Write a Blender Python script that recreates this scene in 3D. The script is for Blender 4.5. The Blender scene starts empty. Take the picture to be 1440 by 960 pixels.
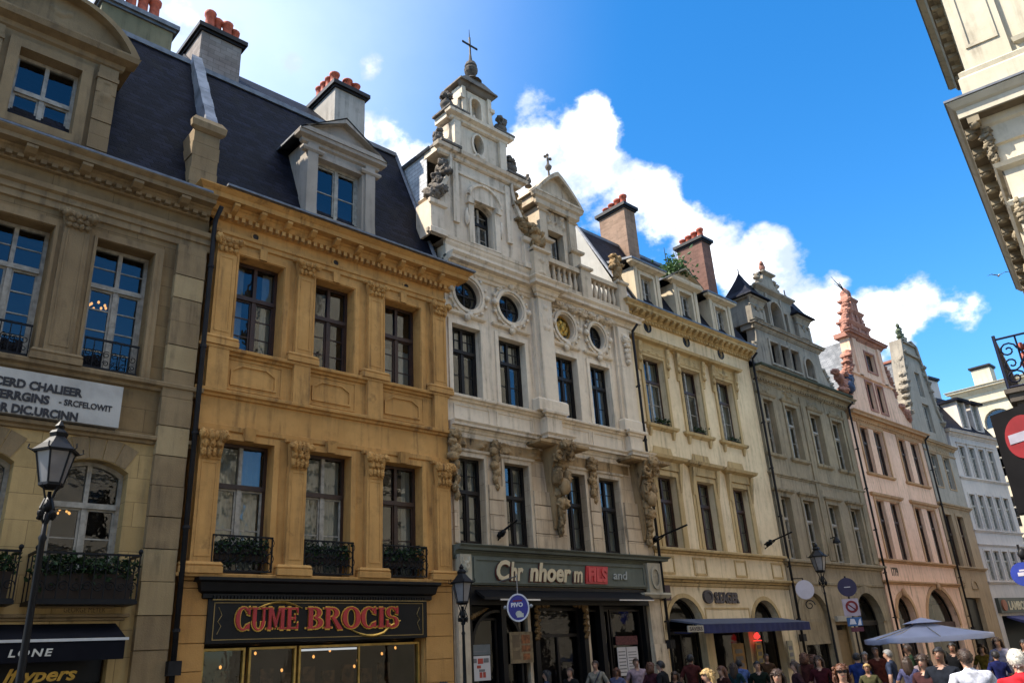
import bpy, bmesh, math, random
import numpy as np
from mathutils import Vector, Matrix, noise
from mathutils.geometry import tessellate_polygon
PI = math.pi
C = bpy.context.scene.collection
RND = random.Random(7)
GZ = -0.2          # pavement level; the camera's height datum is z = 1.62

# ---------------------------------------------------------------- materials
MATS = {}
class NT:
    """small node-tree writer"""
    def __init__(s, name):
        s.m = bpy.data.materials.new(name); s.m.use_nodes = True
        s.t = s.m.node_tree; s.t.nodes.clear()
        s.out = s.n('ShaderNodeOutputMaterial')
    def n(s, typ, ins=None, **kw):
        nd = s.t.nodes.new(typ)
        for k, v in kw.items(): setattr(nd, k, v)
        for k, v in (ins or {}).items():
            if hasattr(v, 'links') or isinstance(v, bpy.types.NodeSocket): s.t.links.new(v, nd.inputs[k])
            else: nd.inputs[k].default_value = v
        return nd
    def mix(s, f, a, b, mode='MIX'):
        nd = s.n('ShaderNodeMix', data_type='RGBA', blend_type=mode)
        for i, v in ((0, f), (6, a), (7, b)):
            if isinstance(v, bpy.types.NodeSocket): s.t.links.new(v, nd.inputs[i])
            else: nd.inputs[i].default_value = v if i == 0 else (*v[:3], 1)
        return nd.outputs[2]
    def math(s, op, a, b=0.0, clamp=False):
        nd = s.n('ShaderNodeMath', {0: a, 1: b}, operation=op); nd.use_clamp = clamp
        return nd.outputs[0]
    def coords(s):
        return s.n('ShaderNodeTexCoord').outputs['Object']
    def wallvec(s, c=None):
        """u = x + y along the wall, v = height"""
        sp = s.n('ShaderNodeSeparateXYZ', {0: c or s.coords()})
        u = s.math('ADD', sp.outputs[0], sp.outputs[1])
        return s.n('ShaderNodeCombineXYZ', {0: u, 1: sp.outputs[2]}).outputs[0]
    def noise(s, vec, scale, detail=4, rough=.55, sc=(1, 1, 1)):
        mp = s.n('ShaderNodeMapping', {0: vec, 3: sc}).outputs[0] if sc != (1, 1, 1) else vec
        return s.n('ShaderNodeTexNoise', {'Vector': mp, 'Scale': scale, 'Detail': detail, 'Roughness': rough}).outputs['Fac']
    def ramp(s, f, lo, hi):
        return s.n('ShaderNodeMapRange', {0: f, 1: lo, 2: hi}, interpolation_type='SMOOTHSTEP').outputs[0]
    def done(s, bsdf):
        s.t.links.new(bsdf, s.out.inputs[0]); return s.m

def simple(name, col, rough=.6, metal=0., var=.25, scale=3., bump=0., spec=.4, bscale=30.):
    if name in MATS: return MATS[name]
    t = NT(name); c = t.coords()
    f = t.noise(c, scale, 5)
    col2 = tuple(max(0, v*(1-var)) for v in col)
    base = t.mix(t.ramp(f, .35, .7), col, col2)
    ins = {'Base Color': base, 'Roughness': rough, 'Metallic': metal, 'Specular IOR Level': spec}
    if bump:
        b = t.n('ShaderNodeBump', {'Strength': bump, 'Distance': .02, 'Height': t.noise(c, bscale, 5)})
        ins['Normal'] = b.outputs[0]
    MATS[name] = t.done(t.n('ShaderNodeBsdfPrincipled', ins).outputs[0]); return MATS[name]

def masonry(name, col, alt, grime=(.03, .025, .02), g=.5, block=None, mortar=.35, rough=.9, bump=.35, streak=1., blotch=.6, lo=.46, hi=.72):
    """painted stucco or ashlar: broad colour drift, blotches, rain streaks, grain; block=(w,h) adds stone courses"""
    if name in MATS: return MATS[name]
    t = NT(name); c = t.coords(); w = t.wallvec(c)
    base = t.mix(t.ramp(t.noise(c, .7, 6, .6), .3, .7), col, alt)
    base = t.mix(t.math('MULTIPLY', t.ramp(t.noise(c, 4.5, 6, .65), .45, .75), .5*blotch), base, tuple(v*.62 for v in col))
    base = t.mix(t.math('MULTIPLY', t.ramp(t.noise(c, 9., 5, .7), .5, .8), .35*blotch), base, tuple(min(1, v*1.25) for v in alt))
    h = t.noise(c, 38., 6, .6)
    if block:
        br = t.n('ShaderNodeTexBrick', {'Vector': w, 'Color1': (1, 1, 1, 1), 'Color2': (.62, .62, .6, 1), 'Mortar': (mortar, mortar, mortar, 1), 'Scale': 1., 'Mortar Size': .007, 'Mortar Smooth': .3, 'Bias': -.1, 'Brick Width': block[0], 'Row Height': block[1]})
        base = t.mix(.75, base, br.outputs['Color'], 'MULTIPLY')
        h = t.math('SUBTRACT', t.math('MULTIPLY', h, .5), br.outputs['Fac'])
    st = t.ramp(t.noise(c, 1.6, 6, .62, (3.2, 3.2, .28)), lo, hi)
    gr = t.ramp(t.noise(c, .95, 7, .68), .42, .72)
    f = t.math('MULTIPLY', t.math('MULTIPLY', st, t.math('ADD', gr, .3)), g*streak*.85, True)
    base = t.mix(f, base, grime)
    f2 = t.math('MULTIPLY', t.ramp(t.noise(c, 2.3, 8, .72), .58, .72), g*.45, True)
    base = t.mix(f2, base, grime)
    b = t.n('ShaderNodeBump', {'Strength': bump, 'Distance': .015, 'Height': h})
    MATS[name] = t.done(t.n('ShaderNodeBsdfPrincipled', {'Base Color': base, 'Roughness': rough, 'Specular IOR Level': .25, 'Normal': b.outputs[0]}).outputs[0])
    return MATS[name]

def slate(name, col=(.0035, .0045, .01), alt=(.014, .016, .03), w=.26, h=.13, rough=.62):
    if name in MATS: return MATS[name]
    t = NT(name); c = t.coords(); v = t.wallvec(c)
    br = t.n('ShaderNodeTexBrick', {'Vector': v, 'Color1': (*col, 1), 'Color2': (*alt, 1), 'Mortar': (*[k*.3 for k in col], 1), 'Scale': 1., 'Mortar Size': .008, 'Mortar Smooth': .4, 'Bias': -.2, 'Brick Width': w, 'Row Height': h})
    base = t.mix(t.math('MULTIPLY', t.ramp(t.noise(c, 2.2, 6, .7), .4, .7), .75), br.outputs['Color'], tuple(k*.55 for k in col))
    base = t.mix(t.math('MULTIPLY', t.ramp(t.noise(c, 1.1, 6, .7), .55, .8), .4), base, (.034, .033, .03))
    hh = t.math('SUBTRACT', t.math('MULTIPLY', t.noise(c, 25., 4), .4), br.outputs['Fac'])
    b = t.n('ShaderNodeBump', {'Strength': .7, 'Distance': .02, 'Height': hh})
    MATS[name] = t.done(t.n('ShaderNodeBsdfPrincipled', {'Base Color': base, 'Roughness': rough, 'Specular IOR Level': .1, 'Normal': b.outputs[0]}).outputs[0])
    return MATS[name]

def glass_mat(kind='glass', k=1.7, tint=(.5, .54, .53)):
    if kind in MATS: return MATS[kind]
    t = NT('window_'+kind); c = t.coords()
    b = t.n('ShaderNodeBump', {'Strength': .07, 'Distance': .05, 'Height': t.noise(c, 2.2, 3)})
    gl = t.n('ShaderNodeBsdfGlossy', {'Color': (.93, .96, 1, 1), 'Roughness': .015, 'Normal': b.outputs[0]})
    tr = t.n('ShaderNodeBsdfTransparent', {'Color': (*tint, 1)})
    bf = t.n('ShaderNodeNewGeometry').outputs['Backfacing']; ior = t.n('ShaderNodeMapRange', {0: bf, 3: 1.52, 4: 1/1.52}).outputs[0]   # same pane from either side
    fr = t.n('ShaderNodeFresnel', {'IOR': ior, 'Normal': b.outputs[0]})
    f = t.math('MULTIPLY_ADD', fr.outputs[0], k); t.t.nodes[-1].inputs[2].default_value = .004
    MATS[kind] = t.done(t.n('ShaderNodeMixShader', {0: f, 1: tr.outputs[0], 2: gl.outputs[0]}).outputs[0])
    return MATS[kind]

def leaf_mat(name, a, b):
    if name in MATS: return MATS[name]
    t = NT(name); c = t.coords()
    base = t.mix(t.ramp(t.noise(c, 14., 2), .35, .65), a, b)
    p = t.n('ShaderNodeBsdfPrincipled', {'Base Color': base, 'Roughness': .55, 'Specular IOR Level': .3})
    tl = t.n('ShaderNodeBsdfTranslucent', {'Color': base})
    MATS[name] = t.done(t.n('ShaderNodeMixShader', {0: .3, 1: p.outputs[0], 2: tl.outputs[0]}).outputs[0])
    return MATS[name]

# ---------------------------------------------------------------- mesh builder
class MB:
    def __init__(s): s.v = []; s.f = []; s.m = []; s.cur = 0; s.sm = []; s.smooth = False
    def add(s, vs, fs):
        o = len(s.v); s.v += [tuple(p) for p in vs]
        for f in fs: s.f.append([i+o for i in f]); s.m.append(s.cur); s.sm.append(s.smooth)
    def quad(s, *p): s.add(p, [range(len(p))])
    def box(s, x0, x1, y0, y1, z0, z1):
        s.add([(x0,y0,z0),(x1,y0,z0),(x1,y1,z0),(x0,y1,z0),(x0,y0,z1),(x1,y0,z1),(x1,y1,z1),(x0,y1,z1)],
              [(0,1,5,4),(1,2,6,5),(2,3,7,6),(3,0,4,7),(4,5,6,7),(3,2,1,0)])
    def taper(s, x0, x1, y0, y1, z0, X0, X1, Y0, Y1, z1):
        s.add([(x0,y0,z0),(x1,y0,z0),(x1,y1,z0),(x0,y1,z0),(X0,Y0,z1),(X1,Y0,z1),(X1,Y1,z1),(X0,Y1,z1)],
              [(0,1,5,4),(1,2,6,5),(2,3,7,6),(3,0,4,7),(4,5,6,7),(3,2,1,0)])
    def mould(s, x0, x1, prof, yb=.0, left=True, right=True):
        """profile of (out, z) from bottom to top run along x with mitred returns to the wall face yb"""
        n = len(prof); rings = []
        for d, z in prof:
            l = x0-d if left else x0; r = x1+d if right else x1
            rings.append([(l, yb+.01, z), (l, yb-d, z), (r, yb-d, z), (r, yb+.01, z)])
        vs = [p for r in rings for p in r]; fs = []
        for i in range(n-1):
            for k in range(3): fs.append((4*i+k, 4*i+k+1, 4*i+k+5, 4*i+k+4))
        fs.append((0, 1, 2, 3)); fs.append(tuple(4*(n-1)+k for k in range(4)))
        s.add(vs, fs)
    def prism(s, outer, y0, y1, holes=(), sides=True, back=False):
        """outline in (x, z) with holes, front at y0, thickness to y1 (reveals included)"""
        loops = [list(outer)]+[list(h) for h in holes]
        flat = [p for l in loops for p in l]
        tris = tessellate_polygon([[Vector((p[0], p[1], 0)) for p in l] for l in loops])
        s.add([(x, y0, z) for x, z in flat], [tuple(t) for t in tris])
        if back: s.add([(x, y1, z) for x, z in flat], [tuple(t) for t in tris])
        if sides:
            for l in loops:
                n = len(l); vs = [(x, y0, z) for x, z in l]+[(x, y1, z) for x, z in l]
                s.add(vs, [(i, (i+1) % n, n+(i+1) % n, n+i) for i in range(n)])
    def ring(s, outer, inner, y0, y1):
        """frame between two outlines of equal length"""
        n = len(outer)
        vs = [(x,y0,z) for x,z in outer]+[(x,y0,z) for x,z in inner]+[(x,y1,z) for x,z in outer]+[(x,y1,z) for x,z in inner]
        fs = []
        for i in range(n):
            j = (i+1) % n
            fs += [(i,j,n+j,n+i), (i,j,2*n+j,2*n+i), (n+i,n+j,3*n+j,3*n+i)]
        s.add(vs, fs)
    def lathe(s, cx, cy, prof, n=12, sx=1., sy=1., rot=0.):
        vs = []; fs = []
        for r, z in prof:
            for k in range(n):
                a = 2*PI*k/n+rot; vs.append((cx+r*sx*math.cos(a), cy+r*sy*math.sin(a), z))
        for i in range(len(prof)-1):
            for k in range(n): fs.append((i*n+k, i*n+(k+1) % n, (i+1)*n+(k+1) % n, (i+1)*n+k))
        fs.append(tuple(range(n))); fs.append(tuple((len(prof)-1)*n+k for k in range(n)))
        s.add(vs, fs)
    def tube(s, pts, r, n=6, closed=False):
        pts = [Vector(p) for p in pts]; m = len(pts); vs = []; fs = []
        rr = r if isinstance(r, (list, tuple)) else [r]*m
        for i, p in enumerate(pts):
            a = pts[(i-1) % m] if (closed or i) else p; b = pts[(i+1) % m] if (closed or i < m-1) else p
            d = (b-a).normalized() if (b-a).length > 1e-9 else Vector((0, 0, 1))
            up = Vector((0, 0, 1)) if abs(d.z) < .93 else Vector((0, 1, 0))
            u = d.cross(up).normalized(); w = u.cross(d)
            for k in range(n):
                t = 2*PI*k/n; vs.append(p+rr[i]*(math.cos(t)*u+math.sin(t)*w))
        for i in range(m if closed else m-1):
            j = (i+1) % m
            for k in range(n): fs.append((i*n+k, i*n+(k+1) % n, j*n+(k+1) % n, j*n+k))
        if not closed: fs += [tuple(range(n)), tuple((m-1)*n+k for k in range(n))]
        s.add(vs, fs)
    def blob(s, c, size, seed=0, amp=.3, freq=2., res=2):
        """lumpy carved ball"""
        carved = amp >= .45
        vs, fs = ICO[3 if carved else res]; out = []; sh = Vector((seed*3.7, seed*1.3, seed*7.1))
        if carved: rr = random.Random(seed*7+int(c[0]*100+c[2]*10)); size = tuple(q*rr.uniform(.62, .95) for q in size)
        for v in vs:
            k = 1+amp*noise.noise(Vector(v)*freq+sh)
            if carved: k += amp*(.55-1.5*abs(noise.noise(Vector(v)*2.6+sh)))+.4*amp*noise.noise(Vector(v)*6.5+sh)
            out.append((c[0]+v[0]*size[0]*k, c[1]+v[1]*size[1]*k, c[2]+v[2]*size[2]*k))
        sm = s.smooth; s.smooth = True; s.add(out, fs)
        if carved and max(size) > .09:                             # crisp leaf-like chips over the lump
            v2, f2 = ICO[2]
            for j in range(9):
                a, b = rr.uniform(-PI, 0) if rr.random() < .8 else rr.uniform(0, PI), rr.uniform(-1.2, 1.2)
                n_ = Vector((math.cos(a)*math.cos(b), math.sin(a)*math.cos(b), math.sin(b)))
                p = Vector((c[0]+n_.x*size[0]*1.0, c[1]+n_.y*size[1]*1.0, c[2]+n_.z*size[2]*1.0))
                L = max(size)*rr.uniform(.3, .55); u = n_.cross(Vector((rr.uniform(-1, 1), rr.uniform(-1, 1), rr.uniform(-1, 1)))).normalized(); w_ = n_.cross(u)
                s.add([tuple(p+u*q[0]*L+w_*q[1]*L*.34+n_*(q[2]*L*.22+.35*L*(q[0]**2-.4))) for q in v2], f2)
        s.smooth = sm
    def relief(s, x0, x1, z0, z1, y, depth, seed=0, freq=2.2, mirror=True, nx=22, nz=16, cut=.0):
        """carved relief: mirrored height field fading to its border"""
        vs = []; fs = []
        for j in range(nz+1):
            for i in range(nx+1):
                u = i/nx*2-1; v = j/nz*2-1; uu = abs(u) if mirror else u
                a = (x1-x0)/2; b = (z1-z0)/2
                h = noise.turbulence(Vector((uu*a*freq+seed*5.1, v*b*freq+seed, seed*.77)), 3, False)
                h = max(0, (h-cut))*1.3; e = max(0, 1-max(abs(u), abs(v))**5)
                vs.append((x0+(x1-x0)*i/nx, y+.006-depth*min(1.2, h)*e, z0+(z1-z0)*j/nz))
        for j in range(nz):
            for i in range(nx): k = j*(nx+1)+i; fs.append((k, k+1, k+nx+2, k+nx+1))
        sm = s.smooth; s.smooth = True; s.add(vs, fs); s.smooth = sm
    def leaves(s, n, fn, size, rnd, droop=0.):
        for _ in range(n):
            p = Vector(fn()); a = rnd.uniform(0, 2*PI); b = rnd.uniform(-.9, .9)
            d = Vector((math.cos(a)*math.cos(b), math.sin(a)*math.cos(b), math.sin(b)-droop)).normalized()
            w = d.cross(Vector((rnd.uniform(-1, 1), rnd.uniform(-1, 1), rnd.uniform(-1, 1)))).normalized()
            L = size*rnd.uniform(.6, 1.35); q = p+d*L; m = p+d*L*.5; k = d.cross(w)*L*.12
            s.add([p, m+w*L*.3+k, q, m-w*L*.3+k], [(0, 1, 2, 3)])
    def build(s, name, mats, parent=None, label=None):
        if not isinstance(mats, (list, tuple)): mats = [mats]
        org = Vector(parent['_org']) if parent is not None and '_org' in parent.keys() else Vector((0, 0, 0))
        me = bpy.data.meshes.new(name)
        me.from_pydata([tuple(Vector(p)-org) for p in s.v], [], s.f)
        for m in mats: me.materials.append(m)
        me.polygons.foreach_set('material_index', s.m); me.polygons.foreach_set('use_smooth', s.sm)
        bm = bmesh.new(); bm.from_mesh(me); bmesh.ops.remove_doubles(bm, verts=bm.verts, dist=1e-5)
        bmesh.ops.recalc_face_normals(bm, faces=bm.faces); bm.to_mesh(me); bm.free()
        o = bpy.data.objects.new(name, me); C.objects.link(o)
        if parent is not None:
            o.parent = parent; o['_org'] = list(org)
        if label: o['label'] = label
        return o

def _ico(res):
    bm = bmesh.new(); bmesh.ops.create_icosphere(bm, subdivisions=res, radius=1)
    r = ([tuple(v.co) for v in bm.verts], [tuple(v.index for v in f.verts) for f in bm.faces]); bm.free(); return r
ICO = {1: _ico(1), 2: _ico(2), 3: _ico(3)}

def thing(name, label, cat, loc, rot=0, group=None, org=None):
    o = bpy.data.objects.new(name, None); C.objects.link(o)
    o.location = loc; o.rotation_euler = (0, 0, rot); o['label'] = label; o['category'] = cat
    if group: o['group'] = group
    o['_org'] = list(org if org is not None else loc)
    return o
def tag(o, label, cat, group=None):
    o['label'] = label; o['category'] = cat
    if group: o['group'] = group
    return o
def structure(o): o['kind'] = 'structure'; return o

# ---------------------------------------------------------------- outlines
def rect(x0, x1, z0, z1): return [(x0, z0), (x1, z0), (x1, z1), (x0, z1)]
def arch(x0, x1, z0, zs, rise, n=12):
    cx = (x0+x1)/2; a = (x1-x0)/2
    if rise >= a-1e-6: pts = [(cx+a*math.cos(PI*k/n), zs+rise*math.sin(PI*k/n)) for k in range(n+1)]
    else:
        R = (a*a+rise*rise)/(2*rise); t0 = math.asin(a/R); zc = zs+rise-R
        pts = [(cx+R*math.sin(t0-2*t0*k/n), zc+R*math.cos(t0-2*t0*k/n)) for k in range(n+1)]
    return [(x0, z0), (x1, z0)]+pts
def oval(cx, cz, rx, rz, n=24): return [(cx+rx*math.cos(2*PI*k/n), cz+rz*math.sin(2*PI*k/n)) for k in range(n)]
def inset(pts, d):
    cx = (min(p[0] for p in pts)+max(p[0] for p in pts))/2; cz = (min(p[1] for p in pts)+max(p[1] for p in pts))/2
    w = (max(p[0] for p in pts)-min(p[0] for p in pts))/2; h = (max(p[1] for p in pts)-min(p[1] for p in pts))/2
    return [(cx+(x-cx)*(w-d)/w, cz+(z-cz)*(h-d)/h) for x, z in pts]

# ---------------------------------------------------------------- house fittings
def window(par, x0, x1, z0, z1, y=.24, fw=.07, tr=.62, mull=True, low=1, up=0, rise=0, fmat=None, imat=None, curt=None, upv=0, blind=0, seed=0, name='window', label=None, sill=None, cmat=None, glass=True, gz=None):
    """timber casement in a hole: frame with transom, mullion, glazing bars; children glass and curtain"""
    w = MB(); zs = z1-rise
    if rise: o = arch(x0, x1, z0, zs, rise); w.ring(o, inset(o, fw), y, y+.09)
    else:
        o = rect(x0, x1, z0, z1); w.ring(o, inset(o, fw), y, y+.09)
    zt = z0+(z1-z0)*tr if tr else zs-fw*.5
    xm = (x0+x1)/2; a, b = x0+fw, x1-fw
    if tr: w.box(a, b, y-.035, y+.085, zt-.05, zt+.05)
    w.cur = 1
    if mull:
        w.box(xm-.045, xm+.045, y-.012, y+.088, z0+fw, (zt-.05 if tr else z1-fw*(1 if not rise else 1)))
        if tr: w.box(xm-.04, xm+.04, y-.01, y+.08, zt+.05, z1-fw)
    # sash stiles just inside the frame
    for p, q in (((a, xm-.045), (xm+.045, b)) if mull else ((a, b),)):
        w.ring(rect(p, q, z0+fw, zt-.05), rect(p+.04, q-.04, z0+fw+.05, zt-.09), y+.02, y+.075)
        for k in range(1, low+1):
            z = z0+fw+(zt-.05-z0-fw)*k/(low+1); w.box(p+.04, q-.04, y+.032, y+.062, z-.013, z+.013)
        if tr:
            for k in range(1, up+1):
                z = zt+.05+(z1-fw-zt-.05)*k/(up+1); w.box(p, q, y+.03, y+.06, z-.012, z+.012)
            for k in range(1, upv+1):
                x = p+(q-p)*k/(upv+1); w.box(x-.011, x+.011, y+.028, y+.058, zt+.05, z1-fw)
    o = w.build(name, [fmat, imat or fmat], par, label)
    if glass:
        g = MB(); zz = z1-fw*.4
        if rise: g.prism(inset(arch(x0, x1, z0, zs, rise), fw*.5), y+.05, y+.05, sides=False)
        else:
            # every sash leans a hair differently, as old casements do
            rr = random.Random(seed*13+int(x0*100)); zsp = [(z0+fw*.5, zt), (zt, zz)] if tr else [(z0+fw*.5, zz)]
            for (za, zb) in zsp:
                for (p, q) in (((a-.02, xm), (xm, b+.02)) if mull else ((a-.02, b+.02),)):
                    t1, t2 = rr.uniform(-.012, .012), rr.uniform(-.008, .008)
                    g.quad((p, y+.048+t1, za), (q, y+.048-t1, za), (q, y+.048-t1+t2, zb), (p, y+.048+t1+t2, zb))
        g.build('glass', glass_mat(), o)
    if curt:
        c = MB(); c.smooth = True; rr = random.Random(seed+int(x0*37))
        yb = y+.17
        if curt == 'net': spans = [(a, b, z0+fw, z1-fw)]
        elif curt == 'half': spans = [(a, b, z0+fw, z0+(z1-z0)*.5)]
        elif curt == 'blind': zb = z0+(z1-z0)*rr.uniform(.45, .8); c.box(a, b, yb-.06, yb-.05, zb, z1-fw); spans = []; cmat = simple('roller_blind', (.4, .37, .3), .9, var=.2)
        elif curt == 'top': spans = [(a, b, zt-.1, z1-fw)]
        else: spans = [(a, a+(b-a)*rr.uniform(.2, .3), z0+fw, z1-fw), (b-(b-a)*rr.uniform(.2, .3), b, z0+fw, z1-fw)]
        for p, q, za, zb in spans:
            n = max(6, int((q-p)/.035)); vs = []
            for i in range(n+1):
                x = p+(q-p)*i/n; d = .03*math.sin(i*1.7+rr.random()*.9)
                vs += [(x, yb+d, za), (x, yb+d*.6, zb)]
            c.add(vs, [(2*i, 2*i+2, 2*i+3, 2*i+1) for i in range(n)])
        c.build('curtain', cmat or simple('net_curtain', (.46, .44, .38), .9, var=.15, scale=2), o)
    if sill:
        s = MB(); s.mould(x0-.06, x1+.06, [(.0, z0-.14), (.04, z0-.12), (sill, z0-.07), (sill, z0-.01), (sill-.02, z0)]); s.build('sill', sill_mat(par), o)
    return o
def sill_mat(par): return MATS[par['_wall']]

def shell(par, x0, x1, z0, z1, depth=9., mat=None, inner=True, name='flank_wall', yf=.36):
    """side and back walls, and a dark room back so the windows open on a dim interior"""
    b = MB(); b.quad((x0, yf, z0), (x0, depth, z0), (x0, depth, z1), (x0, yf, z1)); b.quad((x1, yf, z0), (x1, depth, z0), (x1, depth, z1), (x1, yf, z1))
    b.quad((x0, depth, z0), (x1, depth, z0), (x1, depth, z1), (x0, depth, z1)); b.build(name, mat, par)
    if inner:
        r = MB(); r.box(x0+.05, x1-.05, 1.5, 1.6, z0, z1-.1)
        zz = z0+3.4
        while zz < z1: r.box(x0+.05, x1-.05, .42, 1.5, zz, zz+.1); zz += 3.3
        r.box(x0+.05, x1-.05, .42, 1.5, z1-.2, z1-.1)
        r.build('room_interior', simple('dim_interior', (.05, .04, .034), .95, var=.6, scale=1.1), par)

def cornice_prof(z, h, out):
    """classical cornice profile, top at z"""
    return [(.0, z-h), (out*.14, z-h*.96), (out*.18, z-h*.8), (out*.3, z-h*.74), (out*.36, z-h*.55), (out*.42, z-h*.5), (out*.44, z-h*.42), (out*.8, z-h*.40), (out*.82, z-h*.2), (out*.88, z-h*.16), (out, z-h*.05), (out, z)]
def band_prof(z0, z1, out): 
    h = z1-z0
    return [(0, z0), (out*.4, z0+h*.1), (out*.45, z0+h*.4), (out*.95, z0+h*.55), (out, z0+h*.9), (out*.9, z1)]
def dentils(mb, x0, x1, z0, z1, y0, y1, step, wd):
    n = int((x1-x0)/step); st = (x1-x0)/n
    for i in range(n): x = x0+st*(i+.5); mb.box(x-wd/2, x+wd/2, y0, y1, z0, z1)
def modillions(mb, x0, x1, z0, z1, y0, y1, step, wd):
    n = max(1, int((x1-x0)/step)); st = (x1-x0)/n
    for i in range(n):
        x = x0+st*(i+.5)
        mb.add([(x-wd/2, y1, z0), (x+wd/2, y1, z0), (x-wd/2, y0+.12, z0+.03), (x+wd/2, y0+.12, z0+.03), (x-wd/2, y0, z1-.06), (x+wd/2, y0, z1-.06), (x-wd/2, y0, z1), (x+wd/2, y0, z1), (x-wd/2, y1, z1), (x+wd/2, y1, z1)],
               [(0,1,3,2), (2,3,5,4), (4,5,7,6), (6,7,9,8), (0,2,4,6,8), (1,3,5,7,9)])
def capital(mb, x0, x1, z0, z1, y, seed=0):
    """leafy Corinthian capital of a pilaster"""
    h = z1-z0; w = x1-x0
    mb.taper(x0, x1, y-.02, y+.08, z0, x0-.05, x1+.05, y-.1, y+.08, z1-h*.14)
    mb.mould(x0-.03, x1+.03, [(.03, z1-h*.14), (.09, z1-h*.1), (.1, z1)], y+.08)
    for row, (zz, nn) in enumerate(((z0+h*.22, 4), (z0+h*.5, 3), (z0+h*.72, 4))):
        for i in range(nn):
            x = x0+w*(i+.5)/nn; yy = y-.045-.03*row
            mb.blob((x, yy, zz), (w/nn*.62, .06, h*.2), seed+i+row*7, .5, 3., 1)
    for sx in (x0-.02, x1+.02): mb.blob((sx, y-.12, z1-h*.26), (.095, .085, .11), seed, .5, 3, 1)
def pilaster(mb, x0, x1, z0, z1, d=.1, base=.22, fl=True):
    mb.box(x0, x1, -d, .02, z0+base, z1)
    if fl:
        w = x1-x0; mb.ring(rect(x0+w*.14, x1-w*.14, z0+base+.1, z1-.1), rect(x0+w*.2, x1-w*.2, z0+base+.14, z1-.14), -d-.012, -d+.01)
    mb.mould(x0-.01, x1+.01, [(d+.05, z0), (d+.05, z0+base*.55), (d+.03, z0+base*.6), (d+.05, z0+base*.75), (d+.01, z0+base)], .0)
def downpipe(par, x, y, z0, z1, mat, r=.055):
    m = MB(); m.smooth = True
    m.tube([(x, y, z0), (x, y, z1-.35), (x+.02, y+.0, z1-.2), (x+.02, y-.25, z1)], r, 8); m.smooth = False
    z = z0+.8
    while z < z1-.6: m.lathe(x, y, [(r*1.35, z), (r*1.35, z+.06)], 8); m.box(x-.02, x+.02, y, y+.12, z, z+.05); z += 1.9
    m.box(x-.12, x+.12, y-.1, y+.08, z0+1.95, z0+2.2)
    return m.build('drainpipe', mat, par)
def chimney(par, x0, x1, y0, y1, z0, z1, mat, capm, pots=(), flash=None, potm=None):
    m = MB(); m.box(x0, x1, y0, y1, z0, z1-.22)
    m.cur = 1; m.box(x0-.06, x1+.06, y0-.06, y1+.06, z1-.22, z1-.14); m.box(x0-.13, x1+.13, y0-.13, y1+.13, z1-.14, z1)
    if flash: m.box(x0-.02, x1+.02, y0-.035, y1+.02, z0, z0+.18)
    o = m.build('chimney', [mat, capm], par)
    for k, (px, py, h) in enumerate(pots):
        p = MB(); p.smooth = True; r = .15; h *= 1.2
        p.lathe(px, py, [(r*1.05, z1), (r*.92, z1+.06), (r*.86, z1+h*.75), (r*1.1, z1+h*.8), (r*1.15, z1+h*.95), (r*.95, z1+h), (r*.7, z1+h), (r*.7, z1+h*.6)], 12)
        p.build('chimney_pot', simple('terracotta_pot', (.46, .095, .045), .75, var=.5, scale=6, bump=.2), o)
    return o
def ltext(par, name, s, size, x, z, y, mat, depth=.02, offset=0., shear=0., sx=1., align='LEFT', rot=0., spacing=1., fit=None):
    """raised lettering facing the street"""
    cu = bpy.data.curves.new('lettering', 'FONT'); cu.body = s; cu.size = size; cu.extrude = depth; cu.offset = offset; cu.shear = shear; cu.align_x = align
    cu.space_character = spacing; cu.resolution_u = 3
    tmp = bpy.data.objects.new('lettering', cu); C.objects.link(tmp)
    dg = bpy.context.evaluated_depsgraph_get(); me = bpy.data.meshes.new_from_object(tmp.evaluated_get(dg))
    bpy.data.objects.remove(tmp); bpy.data.curves.remove(cu)
    cr, sr = math.cos(rot), math.sin(rot)
    if fit:
        xs = [v.co.x for v in me.vertices]; sx = (fit[1]-fit[0])/(max(xs)-min(xs)); x = fit[0]-min(xs)*sx
    org = Vector(par['_org']) if '_org' in par.keys() else Vector((0, 0, 0))
    for v in me.vertices:
        a, b, c = v.co; a *= sx
        v.co = Vector((x+a*cr-b*sr, y-c, z+a*sr+b*cr))-org
    me.materials.append(mat); o = bpy.data.objects.new(name, me); C.objects.link(o); o.parent = par; o['_org'] = list(org)
    return o
def scroll(cx, cz, r0, r1, a0, turns, y, n=14):
    return [(cx+(r0+(r1-r0)*k/n)*math.cos(a0+turns*2*PI*k/n), y, cz+(r0+(r1-r0)*k/n)*math.sin(a0+turns*2*PI*k/n)) for k in range(n+1)]
EXPOSURE = 1.12
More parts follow.
